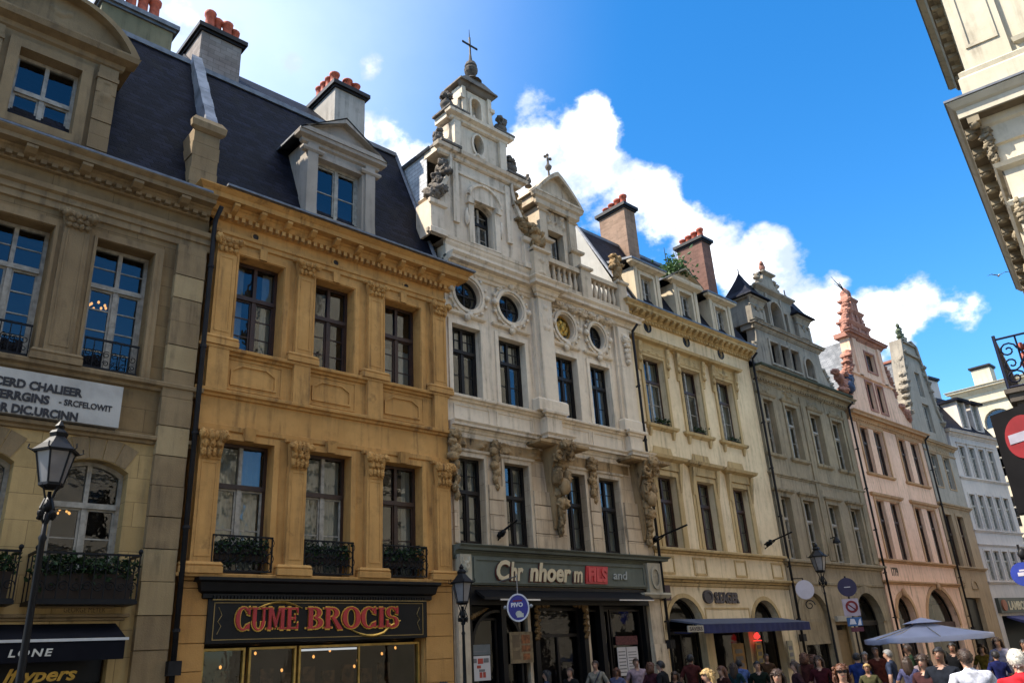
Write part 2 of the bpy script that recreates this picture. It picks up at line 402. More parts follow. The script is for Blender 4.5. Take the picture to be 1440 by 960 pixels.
# direction in the sky, radius in degrees, weight; unseen ones behind the camera are added as fill
CLOUDS = [((0.624,0.487,0.611),1.5,0.7), ((0.635,0.506,0.584),2.6,0.85), ((0.598,0.549,0.584),2,0.75), ((0.585,0.575,0.572),1.9,0.7), ((0.655,0.530,0.540),3.4,0.9), ((0.690,0.510,0.500),3.6,0.9), ((0.716,0.470,0.515),2,0.75), ((0.720,0.490,0.485),3.2,0.9), ((0.754,0.460,0.455),3.4,0.9), ((0.765,0.434,0.465),1.9,0.75), ((0.807,0.395,0.430),2,0.75), ((0.810,0.410,0.405),3.2,0.9), ((0.845,0.385,0.355),3.2,0.85), ((0.857,0.345,0.375),1.7,0.65), ((0.882,0.318,0.335),3.0,0.9), ((0.896,0.275,0.347),2.4,0.8), ((0.912,0.238,0.334),2.1,0.75), ((0.881,0.348,0.310),3,0.85), ((0.640,0.620,0.460),6,1), ((0.750,0.530,0.400),5,1), ((0.600,0.585,0.550),2.2,0.75), ((0.444,0.671,0.594),2.2,0.72), ((0.471,0.672,0.572),2.6,0.8), ((0.500,0.660,0.560),3,0.85), ((0.335,0.683,0.649),1.3,0.72), ((0.414,0.634,0.654),1.2,0.72), ((0.140,0.740,0.660),4,0.75), ((0.200,0.715,0.672),2.6,0.62), ((0.573,0.545,0.611),2.2,0.46), ((0.603,0.527,0.599),2.0,0.42), ((0.270,0.690,0.675),1.8,0.5), ((0.105,-0.393,0.914),22,1.1), ((-0.304,-0.434,0.848),20,1.1), ((-0.604,-0.220,0.766),16,1), ((0.443,-0.567,0.695),10,0.95), ((0.433,-0.250,0.866),18,1), ((-0.071,-0.195,0.978),16,1), ((0.087,0.150,0.985),10,0.9), ((0.624,-0.156,0.766),12,0.95), ((0.321,-0.557,0.766),9,0.9)]
# ---------------------------------------------------------------- shared materials
M_iron = simple('black_iron', (.008, .008, .009), .5, .3, var=.3, spec=.25)
M_pipe = simple('lead_pipe', (.02, .018, .018), .6, .2, var=.4, spec=.2)
M_zinc = simple('zinc_flashing', (.16, .165, .175), .5, .5, var=.35, scale=6)
M_slate = slate('roof_slate')
M_slateg = slate('grey_slate', (.17, .175, .18), (.25, .25, .25), .3, .14, .6)
M_brown = simple('brown_timber', (.045, .02, .011), .5, var=.4)
M_dark = simple('dark_timber', (.013, .01, .009), .5, var=.4, spec=.25)
M_white = simple('white_timber', (.34, .31, .255), .55, var=.4, scale=8)
M_black = simple('black_lacquer', (.007, .0065, .007), .45, var=.3, spec=.2)
M_gold = simple('gilding', (.55, .33, .07), .38, .75, var=.35, scale=9)
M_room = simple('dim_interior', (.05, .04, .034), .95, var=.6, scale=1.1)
M_leaf = leaf_mat('planter_leaves', (.01, .024, .008), (.03, .06, .016))
e_ = NT('warm_lamp'); M_lamp = e_.done(e_.n('ShaderNodeEmission', {'Color': (1, .45, .12, 1), 'Strength': 1.1}).outputs[0])
M_soil = simple('planter_box', (.03, .02, .014), .9)
M_terra = simple('terracotta_pot', (.46, .095, .045), .75, var=.5, scale=6, bump=.2)

# ================================================================ grey-brown stone house at the left end
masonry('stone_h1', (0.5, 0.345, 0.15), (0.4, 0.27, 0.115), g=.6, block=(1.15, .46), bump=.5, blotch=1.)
masonry('stone_h1_trim', (0.27, 0.19, 0.1), (0.19, 0.13, 0.068), g=.75, bump=.55)
S1, T1 = MATS['stone_h1'], MATS['stone_h1_trim']
h1 = thing('town_house', 'grey brown stone house with a curved pediment dormer and painted plaque at the left end', 'house', (0, 0, GZ)); h1['_wall'] = 'stone_h1_trim'
X0, X1 = -5.2, 6.08
bays = [2.46+1.93*k for k in (-3, -2, -1, 0, 1)]
holes = []; 
for c in bays:
    holes += [arch(c-.62, c+.62, 3.02, 5.4, .2), rect(c-.55, c+.58, 7.32, 10.1)]
holes += [rect(-4.6, .9, GZ+.02, 2.6), rect(1.3, 5.05, GZ+.02, 2.62)]
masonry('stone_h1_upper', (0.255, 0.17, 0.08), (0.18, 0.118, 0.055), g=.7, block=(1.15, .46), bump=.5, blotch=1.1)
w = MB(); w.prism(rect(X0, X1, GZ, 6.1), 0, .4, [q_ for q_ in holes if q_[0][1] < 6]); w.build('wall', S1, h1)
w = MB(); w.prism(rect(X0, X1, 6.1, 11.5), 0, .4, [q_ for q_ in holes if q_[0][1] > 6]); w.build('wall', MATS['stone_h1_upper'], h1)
shell(h1, X0, X1, GZ, 11.6, mat=T1)
tr = MB()
tr.mould(X0, X1, band_prof(6.0, 6.16, .14)); tr.mould(X0, X1, band_prof(7.1, 7.3, .17)); tr.mould(-5.0, 5.2, band_prof(2.72, 2.84, .1))
tr.mould(X0, X1, [(0, 10.5), (.05, 10.52), (.05, 10.66), (.09, 10.68), (.09, 10.8), (.16, 10.84), (.18, 10.94)])
for c in bays:                                                     # eared window surrounds
    tr.ring(rect(c-.74, c+.77, 7.3, 10.28), rect(c-.551, c+.581, 7.33, 10.101), -.07, .02)
    tr.ring(rect(c-.62, c+.65, 7.31, 10.16), rect(c-.56, c+.59, 7.33, 10.11), -.1, .0)
    for k in range(5):                                             # voussoirs proud of the arch
        a = (k-2)*.215; zc = 5.6-1.06; 
        tr.add([(c+math.sin(t)*R, yy, zc+math.cos(t)*R) for yy in (-.012-.006*(k % 2), .01) for R, t in ((1.075, a-.1), (1.5, a-.1), (1.5, a+.1), (1.075, a+.1))], [(0,1,2,3), (0,1,5,4), (1,2,6,5), (2,3,7,6), (3,0,4,7)])
    tr.box(c-.62, c+.62, -.1, .05, 2.94, 3.02)
tr.build('stone_trim', T1, h1)
pl = MB()
for k, c in enumerate(bays):
    x = c+.965
    if k < 4: pilaster(pl, x-.24, x+.24, 7.3, 10.5, .15)
    if k < 4: capital(pl, x-.23, x+.23, 10.1, 10.5, -.13, k)
pl.build('pilaster', T1, h1)
q = MB()                                                           # quoin pier on the right, stone by stone
z = GZ; k = 0
while z < 10.5:
    h = .6 if z < 7 else .54; d = .13+.012*(k % 3); q.cur = 1 if k in (1, 2, 5, 6, 10, 13, 16) else 0
    q.box(5.42, 6.04, -d, .02, z+.008, min(z+h, 10.5)-.008); z += h; k += 1
q.cur = 0
q.build('quoin_pier', [T1, masonry('stone_h1_pale', (.36, .265, .14), (.27, .195, .1), g=.5)], h1)
co = MB(); co.mould(X0, X1-.05, cornice_prof(11.74, .46, .55), right=False); dentils(co, X0, X1-.1, 11.33, 11.42, -.2, .0, .2, .11); modillions(co, X0, X1-.2, 11.38, 11.54, -.42, -.15, .95, .2)
co.build('cornice', T1, h1)
for i, c in enumerate(bays):
    window(h1, c-.55, c+.58, 7.32, 10.1, .27, tr=.68, low=3, up=1, fmat=M_white, curt=[None, 'side', None, None, None][i], seed=i, label=None)
    window(h1, c-.62, c+.62, 3.02, 5.6, .27, tr=.68, low=2, up=0, rise=.2, fmat=M_white, curt=['side', None, 'side', None, None][i], seed=i+9)
    ch = MB()
    for j in range(7): q_ = 2*PI*j/7; ch.blob((c-.1+.16*math.cos(q_), 1.0+.16*math.sin(q_), (9.1 if i != 3 else 8.9)+.03*(j % 2)), (.028, .028, .04), j, .1, 2, 1); ch.blob((c-.15+.1*math.cos(q_), 1.0+.1*math.sin(q_), 4.75+.05*(j % 3)), (.022, .022, .03), j, .1, 2, 1)
    ch.build('chandelier', M_lamp, h1)
    r = MB()                                                       # low balustrade grille of the tall windows
    r.box(c-.5, c+.53, -.02, .01, 7.95, 7.99); r.box(c-.5, c+.53, -.02, .01, 7.36, 7.4)
    for j in range(7):
        x = c-.48+j*.165; r.box(x-.008, x+.008, -.015, .005, 7.38, 7.96)
        if j < 6: r.tube(scroll(x+.082, 7.68, .075, .02, .5*j, 1.3, -.005), .008, 4); r.tube(scroll(x+.082, 7.5, .06, .02, 2+.5*j, -1.3, -.005), .008, 4)
    r.build('window_grille', M_iron, h1)
# painted plaque over the first floor
pq = MB(); pq.box(-2.2, 4.66, -.2, .01, 6.2, 7.02); pqo = pq.build('sign_plaque', simple('plaque_paint', (.42, .4, .36), .7, var=.3, scale=1.4, bump=.15), h1)
PI_ = simple('plaque_ink', (.025, .024, .027), .7)
for s_, z_, f_ in (('CERD CHALIEER', 6.69, (2.5, 3.95)), ('TERRGINS', 6.46, (2.5, 3.42)), ('OR DIC.URCINN', 6.22, (2.52, 3.93))): ltext(pqo, 'lettering', s_, .215, 0, z_, -.2, PI_, .012, .009, fit=f_)
ltext(pqo, 'lettering', '- SRCFELOWIT', .16, 0, 6.49, -.2, PI_, .01, .004, fit=(3.58, 4.5))
ltext(h1, 'lettering', 'GEORGE MEYER', .13, 4.1, 2.87, -.0, simple('carved_letters', (.12, .085, .05), .9), .004, .0, fit=(4.22, 4.9))
# balconies with planters on the first floor
def scroll_rail(m, x0, x1, z0, z1, y0, step=.17):
    m.box(x0, x1, y0-.02, y0+.02, z1-.035, z1); m.box(x0, x1, y0-.02, y0+.02, z0, z0+.03)
    n = max(2, int((x1-x0)/step)); st = (x1-x0)/n
    for j in range(n+1): x = x0+j*st; m.box(x-.009, x+.009, y0-.009, y0+.009, z0, z1)
    for j in range(n):
        x = x0+(j+.5)*st; h = z1-z0
        m.tube(scroll(x, z0+h*.3, st*.48, .02, PI*j, 1.4, y0), .009, 4); m.tube(scroll(x, z0+h*.68, st*.48, .02, PI*j+1.5, -1.4, y0), .009, 4)
for i, c in enumerate(bays):
    b = MB(); b.box(c-.86, c+.86, -.55, .0, 2.96, 3.02)
    scroll_rail(b, c-.84, c+.84, 3.02, 3.82, -.52)
    for sx in (c-.84, c+.84):
        for yy in (-.52, -.26, -.0): b.box(sx-.01, sx+.01, yy-.01, yy+.01, 3.02, 3.82)
        b.box(sx-.02, sx+.02, -.53, .0, 3.79, 3.83); b.blob((sx, -.52, 3.87), (.04, .04, .05), 1, .1)
    b.build('balcony', M_iron, h1)
def flower_box(x0, x1, y0, y1, z0, h, fh, n, label, group, size=.11, seed=0):
    t = thing('flower_box', label, 'planter', ((x0+x1)/2, (y0+y1)/2, z0), group=group)
    b = MB(); b.taper(x0+.02, x1-.02, y0+.02, y1-.02, z0, x0, x1, y0, y1, z0+h); b.build('box', M_soil, t)
    rr = random.Random(seed); f = MB()
    def fn():
        u = rr.random(); x = x0+(x1-x0)*u; k = .6+.4*noise.noise(Vector((x*3, seed, 0)))+.2
        r = rr.random()
        return (x+rr.gauss(0, .04), y0-.06+(y1-y0+.1)*rr.random(), z0+h-.12+fh*k*(r**.7) - (.25*rr.random() if rr.random() < .25 else 0))
    f.leaves(n, fn, size, rr, .15); f.build('foliage', M_leaf, t)
    return t
flower_box(bays[4]-.78, bays[4]+.78, -.46, -.16, 3.06, .42, .5, 900, 'dark green planter filling the iron balcony above the black shop awning', 'planters on the house balconies', seed=1)
flower_box(bays[3]-.78, bays[3]+.78, -.46, -.16, 3.06, .42, .5, 700, 'planter on the balcony cut by the left edge of the picture', 'planters on the house balconies', seed=2)
# dormer with segmental pediment
d = MB(); dc = 2.43
d.prism(rect(dc-1.3, dc+1.3, 11.74, 14.35), -.02, .4, [rect(dc-.57, dc+.6, 12.28, 13.92)])
d.box(dc-1.3, dc-.9, .4, 2.2, 11.74, 14.35); d.box(dc+.9, dc+1.3, .4, 2.2, 11.74, 14.35)
d.ring(rect(dc-.78, dc+.81, 12.1, 14.12), rect(dc-.571, dc+.601, 12.281, 13.921), -.1, .0)
for sx in (-1, 1):
    xa = dc+sx*1.1; zz = 11.74; k = 0
    while zz < 13.9: d.box(xa-.2, xa+.2, -.12-.015*(k % 2), .0, zz+.006, zz+.35); zz += .36; k += 1
    d.relief(xa-.18, xa+.18, 13.3, 13.9, -.13, .08, 5)
    d.box(xa-.22, xa+.22, -.16, .0, 13.9, 14.0)
d.mould(dc-1.32, dc+1.32, [(.02, 14.3), (.08, 14.34), (.1, 14.45), (.3, 14.5), (.34, 14.62)], 0.)
ar = arch(dc-1.62, dc+1.62, 14.62, 14.66, .98, 16); d.prism(ar, -.1, 2.0); d.ring(ar, [(dc+(x-dc)*.88, 14.66+(z-14.62)*.86) for x, z in ar], -.34, -.09)
d.relief(dc-.7, dc+.7, 14.75, 15.3, -.1, .12, 9)
do = d.build('dormer', T1, h1)
window(do, dc-.57, dc+.6, 12.28, 13.92, .2, tr=.47, low=0, up=0, fmat=M_white, seed=3, name='dormer_window')
# mansard roof, ridge stack, party wall coping
r = MB(); r.quad((X0, -.12, 11.76), (5.95, -.12, 11.76), (5.95, 2.0, 17.1), (X0, 2.0, 17.1)); r.quad((X0, 2.0, 17.1), (5.95, 2.0, 17.1), (5.95, 4.5, 18.1), (X0, 4.5, 18.1))
r.quad((X0, 4.5, 18.1), (5.95, 4.5, 18.1), (5.95, 9, 11.6), (X0, 9, 11.6)); r.quad((X0, -.12, 11.76), (X0, 2, 17.1), (X0, 4.5, 18.1), (X0, 9, 11.6))
r.cur = 1; r.box(X0, 5.9, -.56, -.1, 11.74, 11.79); r.box(X0, 5.9, 1.93, 2.05, 17.06, 17.2)
r.build('roof', [M_slate, M_zinc], h1)
masonry('chimney_render', (.36, .33, .29), (.25, .23, .2), g=.7); masonry('chimney_moss', (.2, .17, .1), (.13, .12, .07), g=.7)
chimney(h1, 3.62, 5.42, 2.15, 2.75, 17.15, 18.2, MATS['chimney_moss'], M_zinc, [(4.0+.3*k, 2.25, .55) for k in range(4)])
cp = MB(); y0, z0, y1, z1 = .25, 13.7, 2.1, 17.35
for k in range(9):                                                 # stepped lead-capped coping stones
    a, b = k/9, (k+1)/9; ya, yb = y0+(y1-y0)*a, y0+(y1-y0)*b; za, zb = z0+(z1-z0)*a, z0+(z1-z0)*b; e = .012*(k % 2)
    cp.add([(x, y, z) for x in (5.93-e, 6.2+e) for y, z in ((ya, za-.6), (yb, zb-.6), (yb-.12, zb+.1+e), (ya-.12, za+.1+e))], [(0,1,2,3), (4,5,6,7), (0,1,5,4), (1,2,6,5), (2,3,7,6), (3,0,4,7)])
cp.build('gable_coping', simple('lead_coping', (.3, .3, .31), .45, .4, var=.5, scale=2.5, bump=.3), h1)
pr = MB(); zz = 11.8; k = 0
while zz < 13.55: pr.box(5.5-.02*(k % 2), 6.1+.02*(k % 2), -.1, .6, zz+.006, zz+.36); zz += .36; k += 1
pr.mould(5.5, 6.1, [(.02, 13.55), (.1, 13.62), (.12, 13.78), (.02, 13.95)], -.1+.0); pr.taper(5.5, 6.1, -.1, .6, 13.6, 5.7, 5.95, .1, .5, 14.1)
pr.build('gable_pier', T1, h1)
# shop: black awning with white lettering, gilt name behind
s = MB(); s.box(1.3, 5.06, .3, .36, GZ, 2.62); s.build('shopfront', M_black, h1)
for c in (2.2, 4.1):
    s = MB(); s.ring(rect(c-.85, c+.85, GZ+.4, 1.9), rect(c-.79, c+.79, GZ+.46, 1.84), .22, .3); so = s.build('shop_window', M_black, h1); g = MB(); g.quad((c-.8, .27, GZ+.45), (c+.8, .27, GZ+.45), (c+.8, .27, 1.85), (c-.8, .27, 1.85)); g.build('glass', glass_mat('shop_glass', .5, (.5, .5, .5)), so)
aw = MB(); aw.add([(x, y, z) for x in (1.1, 5.1) for y, z in ((-.02, 2.68), (-.02, 2.62), (-.62, 2.36), (-.62, 2.42))], [(0,1,2,3), (4,5,6,7), (0,3,7,4), (1,2,6,5)])
aw.box(1.1, 5.1, -.635, -.62, 2.06, 2.37); aw.cur = 1; aw.box(1.08, 5.15, -.65, -.6, 2.365, 2.41)
awo = aw.build('awning', [simple('black_canvas', (.007, .007, .01), .9, spec=.1), simple('bare_metal', (.5, .5, .52), .4, .7)], h1)
WL = simple('white_lettering', (.6, .56, .48), .6)
ltext(awo, 'lettering', ', LONE', .16, 3.08, 2.15, -.635, WL, .004, .004, shear=.15, spacing=1.25, fit=(3.18, 3.98))
sb = MB(); sb.box(1.35, 5.0, .16, .22, 1.72, 2.1); sbo = sb.build('name_board', M_black, h1)
ltext(sbo, 'lettering', 'lf ypers', .3, 3.35, 1.78, .16, M_gold, .01, .008, shear=.3, fit=(3.5, 4.62))
downpipe(h1, 6.14, -.18, GZ, 11.55, M_pipe, .055)

# ================================================================ ochre house
masonry('ochre_stucco', (0.56, 0.305, 0.098), (0.43, 0.222, 0.066), grime=(.09, .05, .025), g=1.0, bump=.22, blotch=1.4)
OC = MATS['ochre_stucco']
h2 = thing('town_house', 'ochre orange stucco house with leafy pilaster capitals above the red lettered shopfront', 'house', (9.5, 0, GZ)); h2['_wall'] = 'ochre_stucco'
X0, X1 = 6.2, 12.86
up = [(6.83, 7.95), (8.81, 9.9), (10.84, 11.97)]; lo = [(6.74, 7.96), (8.77, 9.92), (10.78, 11.98)]
holes = [rect(a, b, 8.34, 10.68) for a, b in up]+[rect(a, b, 3.6, 6.33) for a, b in lo]+[rect(6.76, 12.0, GZ+.02, 3.3)]
w = MB(); w.prism(rect(X0, X1, GZ, 11.5), 0, .4, holes); w.build('wall', OC, h2); shell(h2, X0, X1, GZ, 11.8, mat=OC)
t = MB()
t.mould(X0, X1, band_prof(7.22, 7.38, .14), right=False); t.mould(X0, X1, band_prof(8.2, 8.36, .15), right=False); t.mould(X0, X1, [(0, 6.5), (.04, 6.52), (.05, 6.62), (.0, 6.64)], right=False)
t.mould(X0, X1, [(0, 10.98), (.05, 11.0), (.05, 11.1), (.09, 11.12), (.09, 11.2)], right=False)
t.mould(X0, X1, band_prof(3.44, 3.58, .16), right=False)
for a, b in up:
    t.ring(rect(a-.16, b+.16, 8.34, 10.85), rect(a-.001, b+.001, 8.341, 10.681), -.06, .01); t.ring(rect(a-.06, b+.06, 8.345, 10.74), rect(a-.02, b+.02, 8.35, 10.7), -.085, .0)
    t.box((a+b)/2-.09, (a+b)/2+.09, -.12, .0, 10.7, 10.98)
    hx = [(a+.02, 7.55), (b-.02, 7.55), (b-.02, 7.9), (b-.25, 8.05), (a+.25, 8.05), (a+.02, 7.9)]
    t.ring(hx, inset(hx, .045), -.035, .0)
    px0, px1 = a-.12, b+.12; t.ring(rect(px0, px1, 7.44, 8.16), inset(rect(px0, px1, 7.44, 8.16), .03), -.02, .0)
for a, b in lo:
    t.ring(rect(a-.13, b+.13, 3.6, 6.46), rect(a-.001, b+.001, 3.601, 6.331), -.05, .01); t.taper((a+b)/2-.1, (a+b)/2+.1, -.12, .0, 6.33, (a+b)/2-.14, (a+b)/2+.14, -.18, .0, 6.6)
t.build('stucco_trim', OC, h2)
for k, (x0, x1) in enumerate([(6.28, 6.74), (8.3, 8.72), (10.3, 10.74), (12.36, 12.8)]):
    p = MB(); pilaster(p, x0, x1, 8.36, 10.62, .13); capital(p, x0, x1, 10.6, 10.98, -.12, k); p.box(x0, x1, -.13, .0, 7.38, 8.37)
    p.build('pilaster', OC, h2); p = MB(); pilaster(p, x0, x1, 3.58, 5.9, .14); capital(p, x0+.01, x1-.01, 5.84, 6.5, -.14, k+5)
    p.build('pilaster', OC, h2)
g = g1 = MB(); g2 = MB(); z = GZ; k = 0
while z < 3.4:
    for (xa, xb), gg_ in (((6.2, 6.74), g1), ((12.02, 12.82), g2)): gg_.box(xa, xb, -.06, .0, z+.008, min(z+.5, 3.43)-.008)
    z += .5; k += 1
g = g1; g2.build('ground_floor_pier', masonry('ochre_pale', (.48, .255, .08), (.38, .19, .055), grime=(.09, .05, .03), g=.6), h2)
g.build('ground_floor_pier', masonry('ochre_pale', (0.48, 0.255, 0.08), (0.38, 0.19, 0.055), grime=(.09, .05, .03), g=.8), h2)
c = MB(); c.mould(X0-.05, X1+.1, cornice_prof(12.02, .56, .56)); dentils(c, X0, X1, 11.47, 11.58, -.2, .0, .17, .09); modillions(c, X0, X1, 11.6, 11.775, -.43, -.16, .62, .13)
c.build('cornice', OC, h2)
for x, z in ((7.2, 11.3), (9.37, 11.3), (11.55, 11.26)):
    m = MB(); m.ring(oval(x, z, .12, .12, 14), oval(x, z, .075, .075, 14), -.03, .01); m.cur = 1; m.prism(oval(x, z, .078, .078, 14), -.008, .0); m.build('vent', [OC, M_room], h2)
for i, (a, b) in enumerate(up): window(h2, a, b, 8.34, 10.68, .26, tr=.62, low=2, up=0, fmat=M_brown, curt=['side', None, 'half'][i], seed=20+i)
for i, (a, b) in enumerate(lo): window(h2, a, b, 3.6, 6.33, .26, tr=.66, low=1, up=0, fmat=M_brown, imat=M_white if i < 2 else M_brown, curt=['net', 'net', 'side'][i], seed=30+i)
M_circ = M_iron
for i, (a, b) in enumerate(lo):
    r = MB(); za, zb = 3.62, 4.34; r.box(a-.04, b+.04, -.15, -.11, zb-.03, zb); r.box(a-.04, b+.04, -.15, -.11, za, za+.03)
    for j in range(9):
        for k in range(4):
            cx = a+.02+(b-a-.04)*(j+.5*(k % 2))/8.5; cz = za+.12+k*.16
            r.tube([(cx+.1*math.cos(q_), -.13, cz+.1*math.sin(q_)) for q_ in [2*PI*n_/10 for n_ in range(10)]], .009, 4, True)
    for sx in (a-.03, b+.03): r.box(sx-.012, sx+.012, -.15, .0, zb-.03, zb); r.box(sx-.012, sx+.012, -.15, -.11, za, zb)
    r.build('balcony_railing', M_iron, h2)
    flower_box(a+.04, b-.04, -.09, .14, 3.86, .2, .42, 420, ['planter with ragged dark leaves behind the leftmost orange house railing', 'planter behind the railing between the two middle ochre pilasters', 'dense dark planter in the right hand window over the red lettered sign'][i], 'planters on the house balconies', .1, 40+i)
# roof, dormer, chimneys
r = MB(); xl, xr_ = 6.2, 12.62
r.quad((xl, -.1, 12.05), (xr_, -.1, 12.05), (xr_, 2.0, 17.05), (xl, 2.0, 17.05)); r.quad((xl, 2.0, 17.05), (xr_, 2.0, 17.05), (xr_-1.3, 4.0, 19.2), (xl, 4.0, 19.2))
r.quad((xr_, 2, 17.05), (xr_-1.3, 4, 19.2), (xr_, 6, 17.05)); r.quad((xr_, -.1, 12.05), (xr_, 2, 17.05), (xr_, 6, 17.05), (xr_, 8.5, 12.05))
r.quad((xl, 4, 19.2), (xr_-1.3, 4, 19.2), (xr_, 6, 17.05), (xl, 6, 17.05)); r.quad((xl, 6, 17.05), (xr_, 6, 17.05), (xr_, 9, 11.8), (xl, 9, 11.8)); r.quad((xl, -.1, 12.05), (xl, 2, 17.05), (xl, 4, 19.2), (xl, 6, 17.05), (xl, 9, 11.8))
r.cur = 1; r.box(xl, xr_, 1.92, 2.06, 17.0, 17.14); r.tube([(xr_+.02, -.12, 12.07), (xr_+.02, 2.0, 17.08)], .06, 6); r.box(xl-.02, X1+.68, -.66, -.08, 12.02, 12.07)
r.build('roof', [M_slate, M_zinc], h2)
masonry('dormer_stone', (0.368, 0.315, 0.257), (0.276, 0.236, 0.190), g=.6); DS = MATS['dormer_stone']
d = MB(); yf = .0; a, b = 8.4, 10.46; zc = 14.5
d.prism(rect(a, b, 12.05, zc), yf, yf+.3, [rect(8.72, 10.08, 12.5, 14.2)])
d.ring(rect(8.6, 10.2, 12.42, 14.34), rect(8.719, 10.081, 12.499, 14.201), yf-.06, yf+.01)
for x in (a, b-.3): d.box(x, x+.3, yf-.12, yf, 12.5, zc); d.taper(x-.02, x+.31, yf-.17, yf, 12.05, x, x+.3, yf-.12, yf, 12.7); d.mould(x, x+.3, [(.13, zc-.25), (.17, zc-.2), (.17, zc-.14)], yf)
d.mould(a-.05, b+.05, [(.05, zc), (.12, zc+.04), (.12, zc+.13), (.26, zc+.17), (.28, zc+.26)], yf+.05)
pk = [(a-.3, zc+.27), (b+.3, zc+.27), ((a+b)/2, zc+1.12)]; d.prism(pk, yf-.06, yf+.25); d.ring(pk, inset([(x, z) for x, z in pk], .13), yf-.26, yf-.05)
d.cur = 1
xm = (a+b)/2                                                       # pitched roof and slate cheeks
for sx, xe in ((-1, a-.32), (1, b+.32)): d.add([(xe, yf-.28, zc+.28), (xm, yf-.28, zc+1.16), (xm, 2.6, zc+1.16), (xe, 2.2, zc+.28), (xe, yf-.28, zc+.22), (xe, 2.2, zc+.22)], [(0, 1, 2, 3), (0, 3, 5, 4)])
d.cur = 0
for x in (a+.02, b-.02): d.add([(x, yf+.1, 12.3), (x, yf+.1, zc+.2), (x, 1.2, zc+.2)], [(0, 1, 2)])
do = d.build('dormer', [DS, M_zinc], h2)
window(do, 8.72, 10.08, 12.5, 14.2, yf+.16, fw=.08, tr=0, low=1, fmat=M_white, seed=44, name='dormer_window')
masonry('chimney_brown', (.2, .16, .14), (.3, .26, .23), g=.5, block=(.34, .15))
chimney(h2, 6.24, 7.42, 2.35, 3.95, 16.9, 18.95, MATS['chimney_brown'], M_dark, [(6.5+.26*k, 2.55+.12*(k % 2), .62-.05*k) for k in range(4)], flash=True)
chimney(h2, 10.55, 11.66, 2.35, 3.92, 16.9, 19.2, MATS['chimney_render'], M_dark, [(10.6, 2.5+.3*k, .36) for k in range(4)]+[(11.05, 2.45, .3), (11.35, 2.45, .26)])
# shopfront with the red and gold name
sf = MB(); sf.box(6.74, 12.02, -.1, .1, 2.28, 3.1); sf.mould(6.74, 12.02, [(.1, 3.1), (.13, 3.12), (.13, 3.2), (.2, 3.24), (.24, 3.4), (.3, 3.44), (.3, 3.5)], .0)
sf.box(6.76, 12.0, 1.4, 1.45, GZ, 2.28); sf.box(6.76, 12.0, .36, 1.4, 2.26, 2.3)
dentils(sf, 6.8, 11.96, 3.1, 3.16, -.16, -.1, .07, .04)
sfo = sf.build('shop_fascia', M_black, h2)
gl = MB()
gl.ring(rect(6.86, 11.9, 2.34, 3.04), rect(6.875, 11.885, 2.355, 3.025), -.11, -.098); gl.box(6.8, 11.98, -.155, -.14, 3.075, 3.095)
for sx, x in ((1, 6.95), (-1, 11.8)): gl.tube([(x, -.108, 2.45), (x+sx*.07, -.108, 2.6), (x, -.108, 2.68), (x+sx*.08, -.108, 2.8), (x+.0, -.108, 2.95)], .008, 4)
gl.build('gilt_line', simple('old_gilt_line', (.3, .2, .07), .5, .3), sfo)
